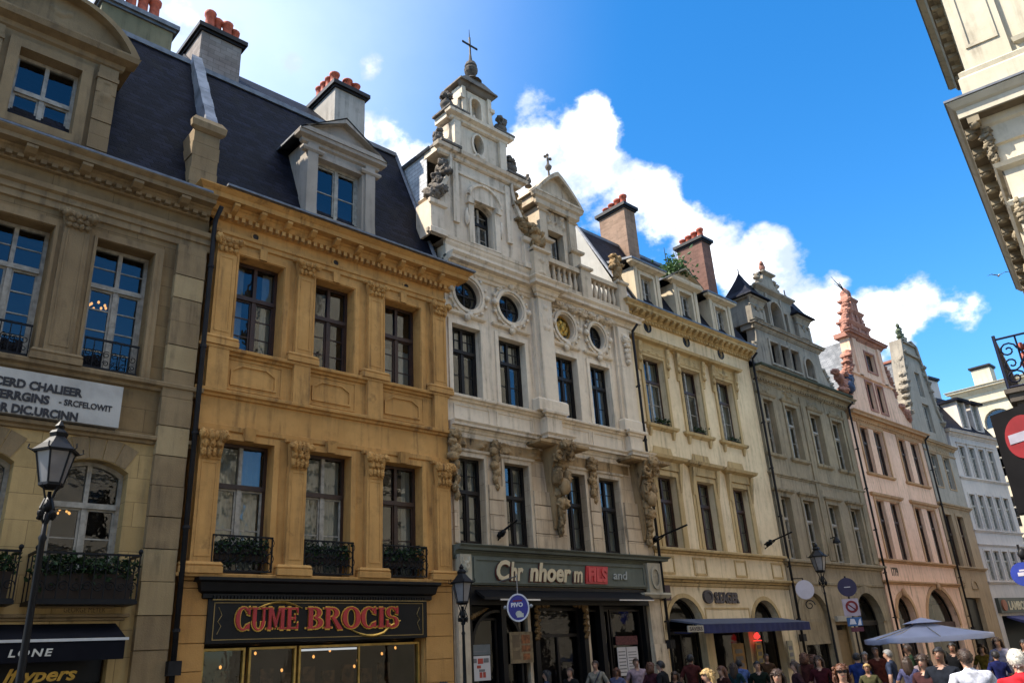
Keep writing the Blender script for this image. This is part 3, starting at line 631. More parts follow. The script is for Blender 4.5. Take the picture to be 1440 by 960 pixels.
# serif letters drawn stroke by stroke
def serif_word(par, word, x, z, h, y, mats, x1):
    """heavy slab-serif capitals: red face on a wider gold backing"""
    def glyph(ch):
        P = []; st = .2; sf_ = .07
        def stem(x0, w=.2, serifs=True):
            P.append([(x0, 0), (x0+w, 0), (x0+w, 1), (x0, 1)])
            if serifs:
                for zz in (0, 1-sf_): P.append([(x0-.08, zz), (x0+w+.08, zz), (x0+w+.08, zz+sf_), (x0-.08, zz+sf_)])
        def arc(cx, cz, ro, rzo, t, a0, a1, n=14, thin=.5):
            for k in range(n):
                q0 = a0+(a1-a0)*k/n; q1 = a0+(a1-a0)*(k+1)/n
                def ri(q): return t*(thin+(1-thin)*abs(math.cos(q)))
                P.append([(cx+ro*math.cos(q0), cz+rzo*math.sin(q0)), (cx+ro*math.cos(q1), cz+rzo*math.sin(q1)), (cx+(ro-ri(q1))*math.cos(q1), cz+(rzo-ri(q1)*.6)*math.sin(q1)), (cx+(ro-ri(q0))*math.cos(q0), cz+(rzo-ri(q0)*.6)*math.sin(q0))])
        D = PI/180
        if ch == 'C': arc(.42, .5, .42, .53, .22, 48*D, 312*D); P.append([(.62, .72), (.78, .66), (.78, 1.02), (.7, 1.0)]); P.append([(.6, .22), (.78, .3), (.76, .02), (.66, .06)]); wd = .84
        elif ch == 'O': arc(.46, .5, .46, .53, .23, 0, 360*D, 22); wd = .92
        elif ch == 'U': P.append([(.06, .35), (.26, .35), (.26, 1), (.06, 1)]); P.append([(.62, .35), (.74, .35), (.74, 1), (.62, 1)]); arc(.4, .36, .34, .4, .17, 180*D, 360*D); [P.append([(a-.08, .93), (a+.28, .93), (a+.28, 1), (a-.08, 1)]) for a in (.06, .58)]; wd = .86
        elif ch == 'M': stem(.06, .16); stem(.76, .2); P.append([(.1, 1), (.28, 1), (.56, .2), (.46, .05)]); P.append([(.76, 1), (.64, 1), (.44, .2), (.5, .05)]); wd = 1.06
        elif ch == 'E': stem(.08); [P.append([(.2, zz), (.66, zz), (.66, zz+.09), (.2, zz+.09)]) for zz in (0, .91)]; P.append([(.2, .46), (.52, .46), (.52, .55), (.2, .55)]); P.append([(.6, 0), (.72, 0), (.72, .3), (.66, .26)]); P.append([(.58, 1), (.7, 1), (.7, .72), (.64, .76)]); P.append([(.48, .36), (.54, .36), (.54, .66), (.48, .66)]); wd = .76
        elif ch == 'B': stem(.08); arc(.34, .75, .34, .25, .2, -90*D, 90*D); arc(.36, .27, .4, .27, .22, -90*D, 90*D); wd = .8
        elif ch == 'R': stem(.08); arc(.34, .74, .36, .26, .2, -90*D, 90*D); P.append([(.36, .5), (.54, .5), (.9, -.06), (.66, -.06)]); wd = .86
        elif ch == 'I': stem(.1); wd = .4
        elif ch == 'S': arc(.36, .75, .32, .28, .18, 30*D, 270*D); arc(.36, .26, .34, .29, .19, -150*D, 90*D); P.append([(.54, .7), (.68, .66), (.68, 1.02), (.6, 1)]); P.append([(.04, 0), (.12, .02), (.16, .34), (.04, .36)]); wd = .74
        else: wd = .4
        return P, wd
    gold, red = MB(), MB(); cx = x; hx = (x1-x)/(sum(glyph(c_)[1]+.03 for c_ in word)-.03)
    for n_, ch in enumerate(word):
        P, wd = glyph(ch); s = h*(1.0)
        for k, p in enumerate(P):
            e = .0004*k; c0 = (sum(a for a, b in p)/4, sum(b for a, b in p)/4)
            red.prism([(cx+a*hx, z+b*s) for a, b in p], y-.045-e, y-.02)
            def gr(a, b):
                v = Vector((a-c0[0], b-c0[1])); L = v.length or 1; v *= (L+.075)/L; return (cx+(c0[0]+v.x)*hx, z+(c0[1]+v.y)*s)
            gold.prism([gr(a, b) for a, b in p], y-.02-e*.5, y+.0)
        cx += (wd+.03)*hx
    gold.build('letter_backing', mats[1], par); red.build('lettering', mats[0], par); return cx
M_red = simple('red_letter_paint', (.42, .022, .024), .45, var=.3)
serif_word(sfo, 'CUME', 7.3, 2.52, .42, -.1, (M_red, M_gold), 8.68); serif_word(sfo, 'BROCIS', 8.86, 2.52, .42, -.1, (M_red, M_gold), 11.2)
sw = MB()
sw.tube([(7.75+1.0*k/12, -.12, 2.93+.12*math.sin(PI*k/12)) for k in range(13)], [.012+.016*math.sin(PI*k/12) for k in range(13)], 5)
sw.build('letter_flourish', M_gold, sfo); sw = MB()
sw.tube([(9.95+1.3*k/14, -.12, 2.48-.13*math.sin(PI*min(1, k/11))+.18*max(0, (k-9)/5)) for k in range(15)], [.012+.02*math.sin(PI*k/14) for k in range(15)], 5)
sw.build('letter_flourish', M_gold, sfo)
m = MB(); m.box(9.0, 10.4, .36, .4, 2.1, 2.14); m.build('strip_light', (lambda t_: t_.done(t_.n('ShaderNodeEmission', {'Color': (.9, .95, 1, 1), 'Strength': .5}).outputs[0]))(NT('tube_light')), h2)
m = MB()
for j in range(12): m.blob((7.0+.42*j+.1*(j % 3), .7+.2*(j % 2), 1.75+.12*(j % 4)), (.03, .03, .04), j, .1, 2, 1)
m.build('shop_lamps', M_lamp, h2)
m = MB(); m.box(6.8, 11.95, 1.2, 1.25, GZ, 2.2); m.cur = 1
for j in range(10): m.box(7.0+.5*j, 7.3+.5*j, 1.1, 1.2, 1.2+.1*(j % 3), 1.7+.1*(j % 2))
m.build('shop_shelves', [simple('shop_back', (.06, .035, .02), .8), simple('shelf_goods', (.2, .1, .04), .7, var=.8, scale=7)], h2)
for x0, x1, z0, z1 in ((6.78, 7.66, GZ, 2.2), (7.74, 8.78, GZ+.5, 2.2), (8.84, 11.94, GZ+.5, 2.2)):
    m = MB(); m.ring(rect(x0, x1, z0, z1), inset(rect(x0, x1, z0, z1), .045), .1, .2); 
    if x1-x0 > 2: m.box(10.3, 10.34, .13, .18, z0, z1)
    o = m.build('shop_window', simple('brass_frame', (.42, .27, .07), .4, .5, var=.4, scale=5), h2); gg = MB(); gg.quad((x0, .16, z0), (x1, .16, z0), (x1, .16, z1), (x0, .16, z1)); gg.build('glass', glass_mat('shop_glass', .5, (.5, .5, .5)), o)
# ================================================================ pale limestone house with the tall scrolled gable
masonry('limestone', (0.7, 0.585, 0.44), (0.6, 0.49, 0.36), grime=(.06, .048, .035), g=.75, bump=.3, blotch=.9)
masonry('limestone_worn', (0.56, 0.45, 0.32), (0.42, 0.33, 0.225), grime=(.035, .025, .018), g=1., bump=.45, blotch=1.1)
masonry('limestone_block', (0.6, 0.46, 0.31), (0.47, 0.35, 0.23), grime=(.05, .04, .03), g=.8, block=(.62, .42), bump=.4)
masonry('carved_stone', (0.408, 0.273, 0.136), (0.264, 0.173, 0.085), grime=(.02, .015, .01), g=1.2, bump=.5, blotch=1.2, lo=.4, hi=.7)
masonry('sooty_stone', (.16, .135, .11), (.085, .072, .06), grime=(.012, .011, .01), g=1., bump=.5)
LS, LW, LB, CS, SS = [MATS[k] for k in ('limestone', 'limestone_worn', 'limestone_block', 'carved_stone', 'sooty_stone')]
h3 = thing('town_house', 'pale limestone house with oval windows and a tall scrolled gable topped by an iron cross', 'house', (17, 0, GZ)); h3['_wall'] = 'limestone'
X0, X1 = 12.9, 21.15
up = [(13.1, 14.15), (14.85, 15.93), (17.26, 18.25), (18.86, 19.85)]; lo = [(13.16, 14.08), (14.82, 15.76), (17.22, 18.12), (18.76, 19.72)]
ov = [(13.72, 11.62, .62, .62), (15.42, 11.62, .62, .6), (17.82, 11.6, .55, .57), (19.37, 11.6, .52, .57)]
holes = [rect(a, b, 8.44, 10.58) for a, b in up]+[oval(x, z, a-.14, b-.14) for x, z, a, b in ov]
w = MB(); w.prism(rect(X0, X1, 7.5, 12.5), 0, .4, holes); w.build('wall', LS, h3)
w = MB(); w.prism(rect(X0, X1, 4.3, 7.5), 0, .4, [rect(a, b, 4.5, 6.78) for a, b in lo]); w.build('wall', LB, h3)
w = MB(); w.prism(rect(X0, X1, GZ, 4.3), 0, .4, [rect(13.36, 15.4, GZ+.05, 3.1), rect(15.5, 17.7, GZ+.02, 3.2), rect(17.8, 20.35, GZ+.05, 3.1)]); w.build('wall', LW, h3)
shell(h3, X0, X1, GZ, 13.0, mat=LS)
t = MB()
t.mould(X0, X1, band_prof(8.3, 8.46, .18), left=False); t.mould(X0, X1, cornice_prof(7.7, .34, .3), left=False); t.mould(X0, X1, [(0, 7.28), (.05, 7.3), (.06, 7.38)], left=False)
for a, b in up:
    t.ring(rect(a-.13, b+.13, 8.46, 10.72), rect(a-.001, b+.001, 8.461, 10.581), -.045, .01)
    t.mould(a-.12, b+.12, [(.03, 10.86), (.1, 10.9), (.12, 10.96), (.02, 10.98)])
    t.blob(((a+b)/2, -.1, 10.84), (.1, .09, .13), 3, .35)
for k, (x0, x1) in enumerate([(13.1, 14.4), (14.65, 16.1), (17.3, 18.55), (18.7, 20.2)]): t.ring(rect(x0, x1, 7.78, 8.22), inset(rect(x0, x1, 7.78, 8.22), .04), -.025, .0)
t.ring(rect(17.2, 19.9, 12.2, 12.34), rect(17.24, 19.86, 12.23, 12.31), -.02, .0)
t.build('stone_trim', LS, h3)
for i, (x, z, a, b) in enumerate(ov):
    o = MB(); o.ring(oval(x, z, a+.08, b+.08, 28), oval(x, z, a-.141, b-.141, 28), -.06, .01); o.ring(oval(x, z, a, b, 28), oval(x, z, a-.09, b-.09, 28), -.11, -.05)
    for k in range(16):
        q = 2*PI*k/16; o.blob((x+(a+.1)*math.cos(q), -.07, z+(b+.1)*math.sin(q)), (.07, .05, .07), k, .4, 3, 1)
    for s in (0, 1, 2, 3): q = PI/2*s; o.blob((x+(a+.07)*math.cos(q), -.12, z+(b+.07)*math.sin(q)), (.12, .09, .12), s+5, .4, 3, 1)
    oo = o.build('oval_window', LS, h3)
    f = MB(); f.ring(oval(x, z, a-.139, b-.139), oval(x, z, a-.2, b-.2), .12, .18); f.box(x-.02, x+.02, .13, .17, z-b+.16, z+b-.16); f.box(x-a+.16, x+a-.16, .128, .168, z-.02, z+.02)
    if i == 2:
        for k in range(7): q = 2*PI*k/7; f.blob((x+.2*math.cos(q), .1, z+.2*math.sin(q)), (.11, .04, .13), k, .6, 4, 1)
        f.blob((x, .08, z), (.14, .06, .16), 2, .6, 4, 1)
    else:
        for k in range(4): q = PI/4+PI/2*k; f.tube(scroll(x+.2*math.cos(q), z+.2*math.sin(q), .14, .03, q, 1.2, .14, 10), .012, 4)
    f.build('tracery', M_gold if i == 2 else M_dark, oo)
    g = MB(); g.prism(oval(x, z, a-.14, b-.14), .16, .16, sides=False); g.build('glass', glass_mat(), oo)
# pilasters on the upper floor
for k, (x0, x1, d) in enumerate([(16.42, 17.0, .28), (20.35, 20.95, .2)]):
    p = MB(); p.box(x0, x1, -d, .02, 8.46, 12.2); p.mould(x0, x1, [(d+.06, 8.46), (d+.06, 8.8), (d+.01, 8.86)]); p.box(x0-.02, x1+.02, -d-.02, .02, 7.7, 8.3)
    p.mould(x0-.02, x1+.02, cornice_prof(7.74, .38, .3), -d); p.mould(x0-.02, x1+.02, band_prof(8.28, 8.48, .16), -d)
    p.relief(x0+.06, x1-.06, 11.1, 12.0, -d, .1, k+20, 5); p.box(x0-.12, x0, -d*.5, .02, 8.46, 12.2)
    if k == 1:
        for j in range(5): p.blob(((x0+x1)/2, -d-.06, 11.7-j*.2), (.22-.03*j, .12, .16), j+3, .45, 3)
    p.build('pilaster', LS, h3)
c = MB(); c.mould(X0, X1, cornice_prof(12.68, .5, .46), left=False); c.mould(16.36, 17.04, cornice_prof(12.7, .52, .46), -.28); c.mould(X0, X1, [(.0, 12.98), (.06, 13.0), (.12, 13.1), (.14, 13.17), (0, 13.2)], .0, left=False); c.box(X0, X1, -.1, .3, 12.6, 13.0)
for k in range(6): c.blob((17.5+.5*k, -.16, 12.3), (.26, .09, .1), k+9, .6, 4)
for k in range(5): c.blob((17.7+.5*k, -.12, 12.24), (.2, .08, .08), k+19, .6, 4)
c.build('cornice', LS, h3)
# first floor: carved frieze, piers, herm consoles
t = MB()
for k, (a, b) in enumerate(lo):
    t.ring(rect(a-.1, b+.1, 4.5, 6.9), rect(a-.001, b+.001, 4.501, 6.781), -.04, .01)
    t.mould(a-.12, b+.12, [(.02, 6.88), (.08, 6.92), (.09, 6.98), (.0, 7.0)])
t.build('stone_trim', LW, h3)
f = MB()
for x0, x1, s in ((12.95, 14.35, 1), (14.55, 16.4, 2)): f.relief(x0, x1, 6.98, 7.34, -.02, .2, s, 3.2, nx=30)
for x0, x1, s in ((17.3, 18.5, 5), (18.6, 20.3, 6)): f.relief(x0, x1, 7.0, 7.3, -.01, .05, s, 2.2)
for k, x in enumerate((14.45, 18.45)):
    for j in range(7): f.blob((x+.03*(-1)**j, -.08, 7.2-j*.19), ((.2, .22, .16, .17, .14, .1, .08)[j], .14-.01*j, .15), j+k*9, .5, 3.5)
for j in range(9): f.blob((12.98+.05*(-1)**j, -.12, 7.3-j*.2), (.19-.012*j, .15, .17), j+40, .5, 3.5)
f.build('carved_frieze', CS, h3)
for k, (xc, zb) in enumerate(((16.72, 5.05), (20.72, 4.95))):
    m = MB(); n = 12; zt = 7.36
    for i in range(n):                                             # scrolled herm swelling towards the top
        a, b = i/n, (i+1)/n
        def wd(q): return .17+.2*q**1.3
        def dp(q): return .14+.5*q**2+.1*math.sin(q*7)
        z0, z1 = zb+(zt-zb)*a, zb+(zt-zb)*b
        m.taper(xc-wd(a), xc+wd(a), -dp(a), .0, z0, xc-wd(b), xc+wd(b), -dp(b), .0, z1)
    for j in range(14):
        q = 1-j/14; m.blob((xc+.13*math.sin(j*2.2)*q, -(.17+.5*q**2+.1*math.sin(q*7)), zb+(zt-zb)*q), (.2*q+.07, .13, .19), j+k*20, .55, 3)
    for sx in (-1, 1): m.tube(scroll(xc+sx*.24, 7.1, .2, .05, PI/2, 1.3*sx, -.62), .05, 6); m.blob((xc+sx*.2, -.42, 6.5), (.12, .16, .3), k+sx, .5, 3)
    m.blob((xc, -.48, 6.2), (.19, .17, .24), k+30, .35, 3); m.blob((xc, -.36, 5.75), (.27, .16, .22), k+33, .6, 4); m.blob((xc, -.2, zb-.05), (.1, .1, .2), 7, .5, 3)
    m.mould(xc-.36, xc+.36, [(.58, 7.34), (.66, 7.38), (.66, 7.46)], .0)
    m.build('carved_console', CS, h3)
for x0, x1 in ((12.92, 13.14), (14.14, 14.76), (15.82, 17.14), (18.2, 18.72), (19.8, 21.1)):
    m = MB(); z = 4.5; k = 0
    while z < 6.1: m.box(x0+.05, x1-.05, -.07-.01*(k % 2), .0, z+.008, z+.39); z += .4; k += 1
    m.build('rusticated_pier', LB, h3)
for i, (a, b) in enumerate(up): window(h3, a, b, 8.44, 10.58, .2, tr=.66, low=1, up=1, upv=1, fmat=M_dark, imat=M_dark if i < 2 else M_dark, curt=['top', 'top', None, 'side'][i], seed=50+i)
for i, (a, b) in enumerate(lo): window(h3, a, b, 4.5, 6.78, .2, tr=.6, low=1, up=1, fmat=M_dark, curt=['net', 'side', 'net', 'side'][i], seed=60+i)
# ---- gable
def mirror_outline(L, xc): return [(xc+d, z) for d, z in reversed(L)]+[(xc-d, z) for d, z in L]
GC = 14.47
def gable_tier(par, name, half, z_pairs): pass
scr = [(1.22, 16.1), (1.22, 15.8), (1.3, 15.5), (1.42, 15.2), (1.62, 14.85), (1.85, 14.55), (2.0, 14.38)]
L1 = [(1.25, 16.2)]+scr+[(2.05, 14.3), (2.05, 13.18)]
out = [(GC+d, z) for d, z in L1]; out = [(GC-d, z) for d, z in L1][::-1]+out
g = MB(); g.prism(out, -.02, .5, [arch(GC-.4, GC+.42, 13.3, 14.72, .2, 8)], back=True)
for sgn in (-1, 1):                                                # coping that follows the scroll
    pts = [(GC+sgn*d, z) for d, z in scr]
    for i in range(len(pts)-1):
        (xa, za), (xb, zb) = pts[i], pts[i+1]; nx, nz = (sgn*.1, .1)
        g.add([(xa, -.14, za), (xb, -.14, zb), (xb+nx, -.14, zb+nz), (xa+nx, -.14, za+nz), (xa, .52, za), (xb, .52, zb), (xb+nx, .52, zb+nz), (xa+nx, .52, za+nz)], [(0,1,2,3), (4,5,6,7), (2,3,7,6), (0,1,5,4), (0,3,7,4), (1,2,6,5)])
    for d0, d1 in ((.98, 1.2),):
        x0, x1 = sorted((GC+sgn*d0, GC+sgn*d1)); g.box(x0, x1, -.1, .0, 13.9, 16.0)
    x0, x1 = sorted((GC+sgn*1.62, GC+sgn*2.12)); g.box(x0, x1, -.16, .56, 13.18, 14.1); g.mould(x0, x1, [(.02, 14.1), (.08, 14.14), (.1, 14.26), (.02, 14.32)], -.16); g.box(x0, x1, -.16, .56, 14.1, 14.32); g.mould(x0, x1, [(.06, 13.18), (.06, 13.34), (.0, 13.4)], -.16)
g.mould(GC-2.1, GC+1.6, [(.03, 13.18), (.1, 13.22), (.12, 13.32), (.02, 13.36)], -.02)
g.mould(GC-1.62, GC+1.62, [(.04, 16.12), (.1, 16.16), (.12, 16.26), (.24, 16.3), (.28, 16.4), (.1, 16.44)], -.02); g.box(GC-1.75, GC+1.75, -.05, .6, 16.2, 16.42); g.mould(GC-1.1, GC+1.1, [(.02, 15.68), (.05, 15.7), (.05, 15.78), (0, 15.8)], -.02)
# second tier
g.prism(rect(GC-.98, GC+.98, 16.4, 17.72), .0, .5, [oval(GC-.03, 17.12, .22, .38, 16)], back=True)
for sgn in (-1, 1):
    x0, x1 = sorted((GC+sgn*.82, GC+sgn*1.1)); g.box(x0, x1, -.14, .5, 16.44, 17.62)
    vq = [(1.62, 16.44), (1.5, 16.62), (1.3, 16.78), (1.2, 17.0), (1.16, 17.3), (1.2, 17.5), (1.02, 17.6), (1.02, 16.44)]; g.prism([(GC+sgn*a_, b_) for a_, b_ in vq], .05, .42, back=True)
g.ring(oval(GC-.03, 17.12, .3, .46, 16), oval(GC-.03, 17.12, .221, .381, 16), -.06, .01); g.blob((GC-.03, -.06, 16.62), (.28, .09, .12), 4, .5, 3)
g.mould(GC-1.1, GC+1.1, [(.03, 17.62), (.1, 17.66), (.12, 17.74), (.26, 17.8), (.28, 17.9), (.1, 17.93)], -.02); g.box(GC-1.3, GC+1.3, .0, .6, 17.68, 17.91)
# third tier with its niche
g.prism(rect(GC-.56, GC+.56, 17.9, 19.4), .05, .5, [arch(GC-.22, GC+.2, 18.1, 18.78, .21, 8)], back=True); g.box(GC-.3, GC+.3, .32, .4, 18.0, 19.1)
for sgn in (-1, 1):
    x0, x1 = sorted((GC+sgn*.48, GC+sgn*.64)); g.box(x0, x1, -.03, .5, 17.92, 19.3)
    vq = [(1.08, 17.95), (.98, 18.12), (.84, 18.24), (.76, 18.5), (.74, 18.75), (.58, 18.85), (.58, 17.95)]; g.prism([(GC+sgn*a_, b_) for a_, b_ in vq], .08, .46, back=True)
    x0, x1 = sorted((GC+sgn*.56, GC+sgn*.74)); g.box(x0, x1, -.08, .5, 18.72, 18.86)
g.blob((GC, .2, 18.25), (.13, .1, .2), 3, .4, 3)
g.ring(arch(GC-.3, GC+.28, 18.02, 18.78, .29, 8), arch(GC-.221, GC+.201, 18.101, 18.78, .211, 8), -.0, .06)
# window surround
g.ring(rect(GC-.62, GC+.64, 13.36, 14.92), rect(GC-.42, GC+.44, 13.4, 14.91), -.12, .0)
for sx in (-.56, .58): g.box(GC+sx-.12, GC+sx+.12, -.18, .0, 14.72, 14.92); g.blob((GC+sx*1.22, -.08, 14.2), (.07, .07, .3), 3, .4, 3)
ha = arch(GC-.66, GC+.68, 14.9, 15.0, .5, 10); g.prism(ha, -.14, .0); g.tube([(x, -.16, z) for x, z in ha[1:]], .06, 5)
g.build('gable', masonry('limestone_gable', (.68, .565, .425), (.55, .45, .335), grime=(.06, .045, .032), g=1.0, bump=.35, blotch=1.), h3)
k = MB()                                                           # dark weathered copings and carved work on the gable
k.taper(GC-.8, GC+.82, -.2, .72, 19.38, GC-.78, GC+.8, -.18, .7, 19.46); k.mould(GC-.6, GC+.6, [(.03, 19.2), (.08, 19.24), (.14, 19.34), (.18, 19.4)], .05); k.taper(GC-.74, GC+.76, -.16, .68, 19.46, GC-.36, GC+.38, .0, .5, 19.82)
k.lathe(GC, .2, [(.36, 19.8), (.3, 19.86), (.16, 19.95), (.1, 20.05), (.16, 20.12), (.22, 20.22), (.24, 20.34), (.19, 20.42), (.22, 20.48), (.17, 20.62), (.07, 20.7), (.04, 20.98)], 12)
k.box(GC-1.78, GC-.98, -.33, .66, 16.42, 16.5); k.box(GC+.98, GC+1.78, -.33, .66, 16.42, 16.5); k.box(GC-1.4, GC-.56, -.31, .62, 17.915, 17.98); k.box(GC+.56, GC+1.4, -.31, .62, 17.915, 17.98)
k.build('gable_coping', SS, h3)
def urn(par, x, y, z, s, seed, name='gable_ornament', mat=None, kind=0):
    m = MB(); m.smooth = True
    m.lathe(x, y, [(.3*s, z), (.3*s, z+.1*s), (.14*s, z+.16*s), (.12*s, z+.26*s), (.26*s, z+.4*s), (.3*s, z+.55*s), (.2*s, z+.66*s)], 10)
    rr = random.Random(seed)
    for j in range(9): q = rr.random()*6.28; m.blob((x+.2*s*math.cos(q)*rr.random(), y+.16*s*math.sin(q), z+(.55+.5*rr.random())*s), (.17*s, .15*s, .17*s), seed+j, .6, 3, 1)
    m.blob((x, y, z+1.05*s), (.14*s, .14*s, .22*s), seed, .6, 3)
    return m.build(name, mat or SS, par)
urn(h3, GC-1.5, .2, 16.48, .62, 1); urn(h3, GC+1.45, .1, 16.48, .8, 2); urn(h3, GC-1.12, .2, 17.95, .75, 3); urn(h3, GC+1.15, .15, 17.95, .82, 4)
for sgn in (-1, 1):
    m = MB()
    for j in range(12):
        rr = random.Random(j+50*sgn); q = j/11
        m.blob((GC+sgn*(1.42+.55*(1-q)**1.5)+rr.uniform(-.1, .1), .05+rr.uniform(-.15, .2), 14.5+1.35*q), (.2, .2, .17), j+sgn*5, .7, 3)
    for j in range(5): m.blob((GC+sgn*(1.95-.1*j), -.05, 14.5+.1*j), (.2, .16, .13), j, .6, 3)
    m.build('scroll_carving', SS if sgn < 0 else CS, h3)
x = MB()
x.box(GC-.025, GC+.025, .175, .225, 20.9, 21.75); x.box(GC-.32, GC+.32, .18, .22, 21.38, 21.44); x.tube([(GC, .2, 21.7), (GC, .2, 22.1)], [.018, .008], 5)
for dx, dz in ((-.3, 21.41), (.3, 21.41)): x.blob((GC+dx, .2, dz), (.06, .03, .06), 1, .2, 2, 1)
x.build('gable_cross', M_iron, h3)
window(h3, GC-.4, GC+.42, 13.3, 14.92, .22, tr=.62, low=1, up=1, fmat=M_dark, imat=M_white, seed=71, name='gable_window', rise=.2)
m = MB(); m.prism(oval(GC-.03, 17.12, .23, .39, 16), .28, .28, sides=False); m.build('gable_oval_glass', M_room, h3)
# ---- aedicule dormer and balustrade
A0, A1 = 17.05, 18.85
a = MB(); y = .1
a.prism(rect(A0+.2, A1-.2, 13.18, 16.3), y, y+.4, [rect(17.46, 18.2, 13.6, 15.12)])
for x0, x1 in ((A0-.05, A0+.38), (A1-.38, A1+.05)):
    a.box(x0, x1, y-.18, y+1.6, 13.18, 14.5); a.mould(x0, x1, [(.02, 14.5), (.1, 14.54), (.12, 14.62), (.0, 14.66)], y-.18); a.box(x0+.05, x1-.05, y-.12, y+1.4, 14.6, 15.9); a.mould(x0+.04, x1-.04, [(.02, 15.72), (.07, 15.76), (.02, 15.82), (.12, 15.9)], y-.12)
a.relief(A0+.4, A1-.4, 15.2, 15.95, y-.01, .16, 33, 4, nx=34, nz=24)
a.ring(rect(17.3, 18.36, 13.5, 15.28), rect(17.459, 18.201, 13.599, 15.121), y-.08, y+.01)
a.mould(A0-.1, A1+.1, [(.02, 15.9), (.08, 15.94), (.1, 16.12), (.18, 16.18), (.22, 16.32)], y-.1); a.box(A0-.2, A1+.2, y-.1, y+1.5, 16.0, 16.3)
pk = [(A0-.3, 16.32), (A1+.3, 16.32)]+[(A1+.3-(A1-A0+.6)*k/12, 16.36+1.12*(1-abs(k/6-1)**1.25)) for k in range(1, 12)]; a.prism(pk, y-.1, y+1.4, back=True); a.ring(pk, [(17.95+(x-17.95)*.84, 16.4+(z-16.32)*.78) for x, z in pk], y-.34, y-.09)
a.build('dormer', LW, h3)
window(h3, 17.46, 18.2, 13.6, 15.12, y+.2, tr=0, low=1, fmat=M_dark, imat=M_white, seed=77, name='dormer_window')
x = MB(); x.smooth = True; x.lathe(17.95, .2, [(.14, 17.28), (.07, 17.4), (.04, 17.55), (.035, 17.75), (.1, 17.82), (.13, 17.92), (.06, 18.0), (.04, 18.1), (.045, 18.35)], 10); x.smooth = False
for dx in (-.13, 0, .13): x.blob((17.95+dx, .2, 18.3+(.12 if dx == 0 else 0)), (.075, .06, .075), 2, .1, 2, 1)
x.build('dormer_finial', SS, h3); urn(h3, A0-.25, .15, 16.6, .42, 8)
b = MB(); yb0, yb1 = -.3, -.05
for p0, p1 in ((16.3, 16.95), (18.5, 19.0), (20.45, 20.9)): b.box(p0, p1, yb0-.06, yb1+.15, 12.7, 13.85); b.mould(p0, p1, [(.02, 13.8), (.08, 13.84), (.08, 13.92), (.02, 13.96)], yb0-.06); b.box(p0, p1, yb0-.06, yb1+.15, 13.8, 13.95)
for q0, q1 in ((16.95, 18.5), (19.0, 20.45)):
    b.box(q0, q1, yb0-.02, yb1+.02, 12.72, 12.9); b.box(q0, q1, yb0-.03, yb1+.03, 13.62, 13.78); n = int((q1-q0)/.24); b.smooth = True
    for k in range(n): xx = q0+(q1-q0)*(k+.5)/n; b.lathe(xx, (yb0+yb1)/2, [(.07, 12.9), (.045, 12.98), (.085, 13.18), (.06, 13.36), (.04, 13.46), (.07, 13.6), (.07, 13.63)], 8)
    b.smooth = False
b.relief(16.36, 16.9, 13.0, 13.7, yb0-.06, .12, 44, 4)
b.build('balustrade', LW, h3)
m = MB()                                                           # seated beast on the corner pedestal, and the urn statue on the right
for j, (dx, dy, dz, sx, sz) in enumerate(((0, 0, .1, .3, .14), (-.06, -.05, .3, .24, .24), (.1, .06, .36, .24, .2), (-.16, -.1, .58, .17, .17), (-.26, -.16, .54, .1, .09), (.2, .1, .6, .2, .1), (.3, .1, .72, .14, .07), (-.18, -.04, .74, .07, .09), (.05, -.2, .2, .1, .16))): m.blob((16.62+dx, -.2+dy, 13.95+dz), (sx, .18, sz), j, .55, 3)
m.build('corner_carving', CS, h3)
m = MB()
for j, (dx, dz, sx, sz) in enumerate(((0, .08, .24, .1), (0, .28, .16, .2), (.02, .52, .2, .2), (-.02, .78, .24, .2), (.05, .98, .18, .14), (-.1, 1.06, .1, .09), (.22, .74, .12, .09), (-.22, .6, .1, .12))): m.blob((20.68+dx, -.18, 13.95+dz), (sx, .17, sz), j+14, .55, 3)
m.build('corner_carving', CS, h3)
r = MB(); x0 = 12.72
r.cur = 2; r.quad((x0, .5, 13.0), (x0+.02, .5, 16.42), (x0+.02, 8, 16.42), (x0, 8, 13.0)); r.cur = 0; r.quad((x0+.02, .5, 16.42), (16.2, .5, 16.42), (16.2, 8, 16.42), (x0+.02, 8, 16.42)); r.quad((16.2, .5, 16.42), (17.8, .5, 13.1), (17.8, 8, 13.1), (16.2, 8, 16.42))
r.quad((16.5, .35, 12.9), (21.1, .35, 12.9), (21.1, 2.2, 15.2), (16.5, 2.2, 15.2)); r.quad((16.5, 2.2, 15.2), (21.1, 2.2, 15.2), (21.1, 8, 12.9), (16.5, 8, 12.9)); r.quad((x0, 8, 12.9), (17.8, 8, 12.9), (16.2, 8, 16.42), (x0+.02, 8, 16.42))
r.cur = 1; r.tube([(x0-.03, .3, 16.46), (x0-.03, 8, 16.46)], .07, 6)
r.build('roof', [M_slateg, M_zinc, slate('glare_slate_flank', (.5, .5, .5), (.62, .62, .61), .3, .14, .6)], h3)  # left flank: sun glare put into its pale slate colour
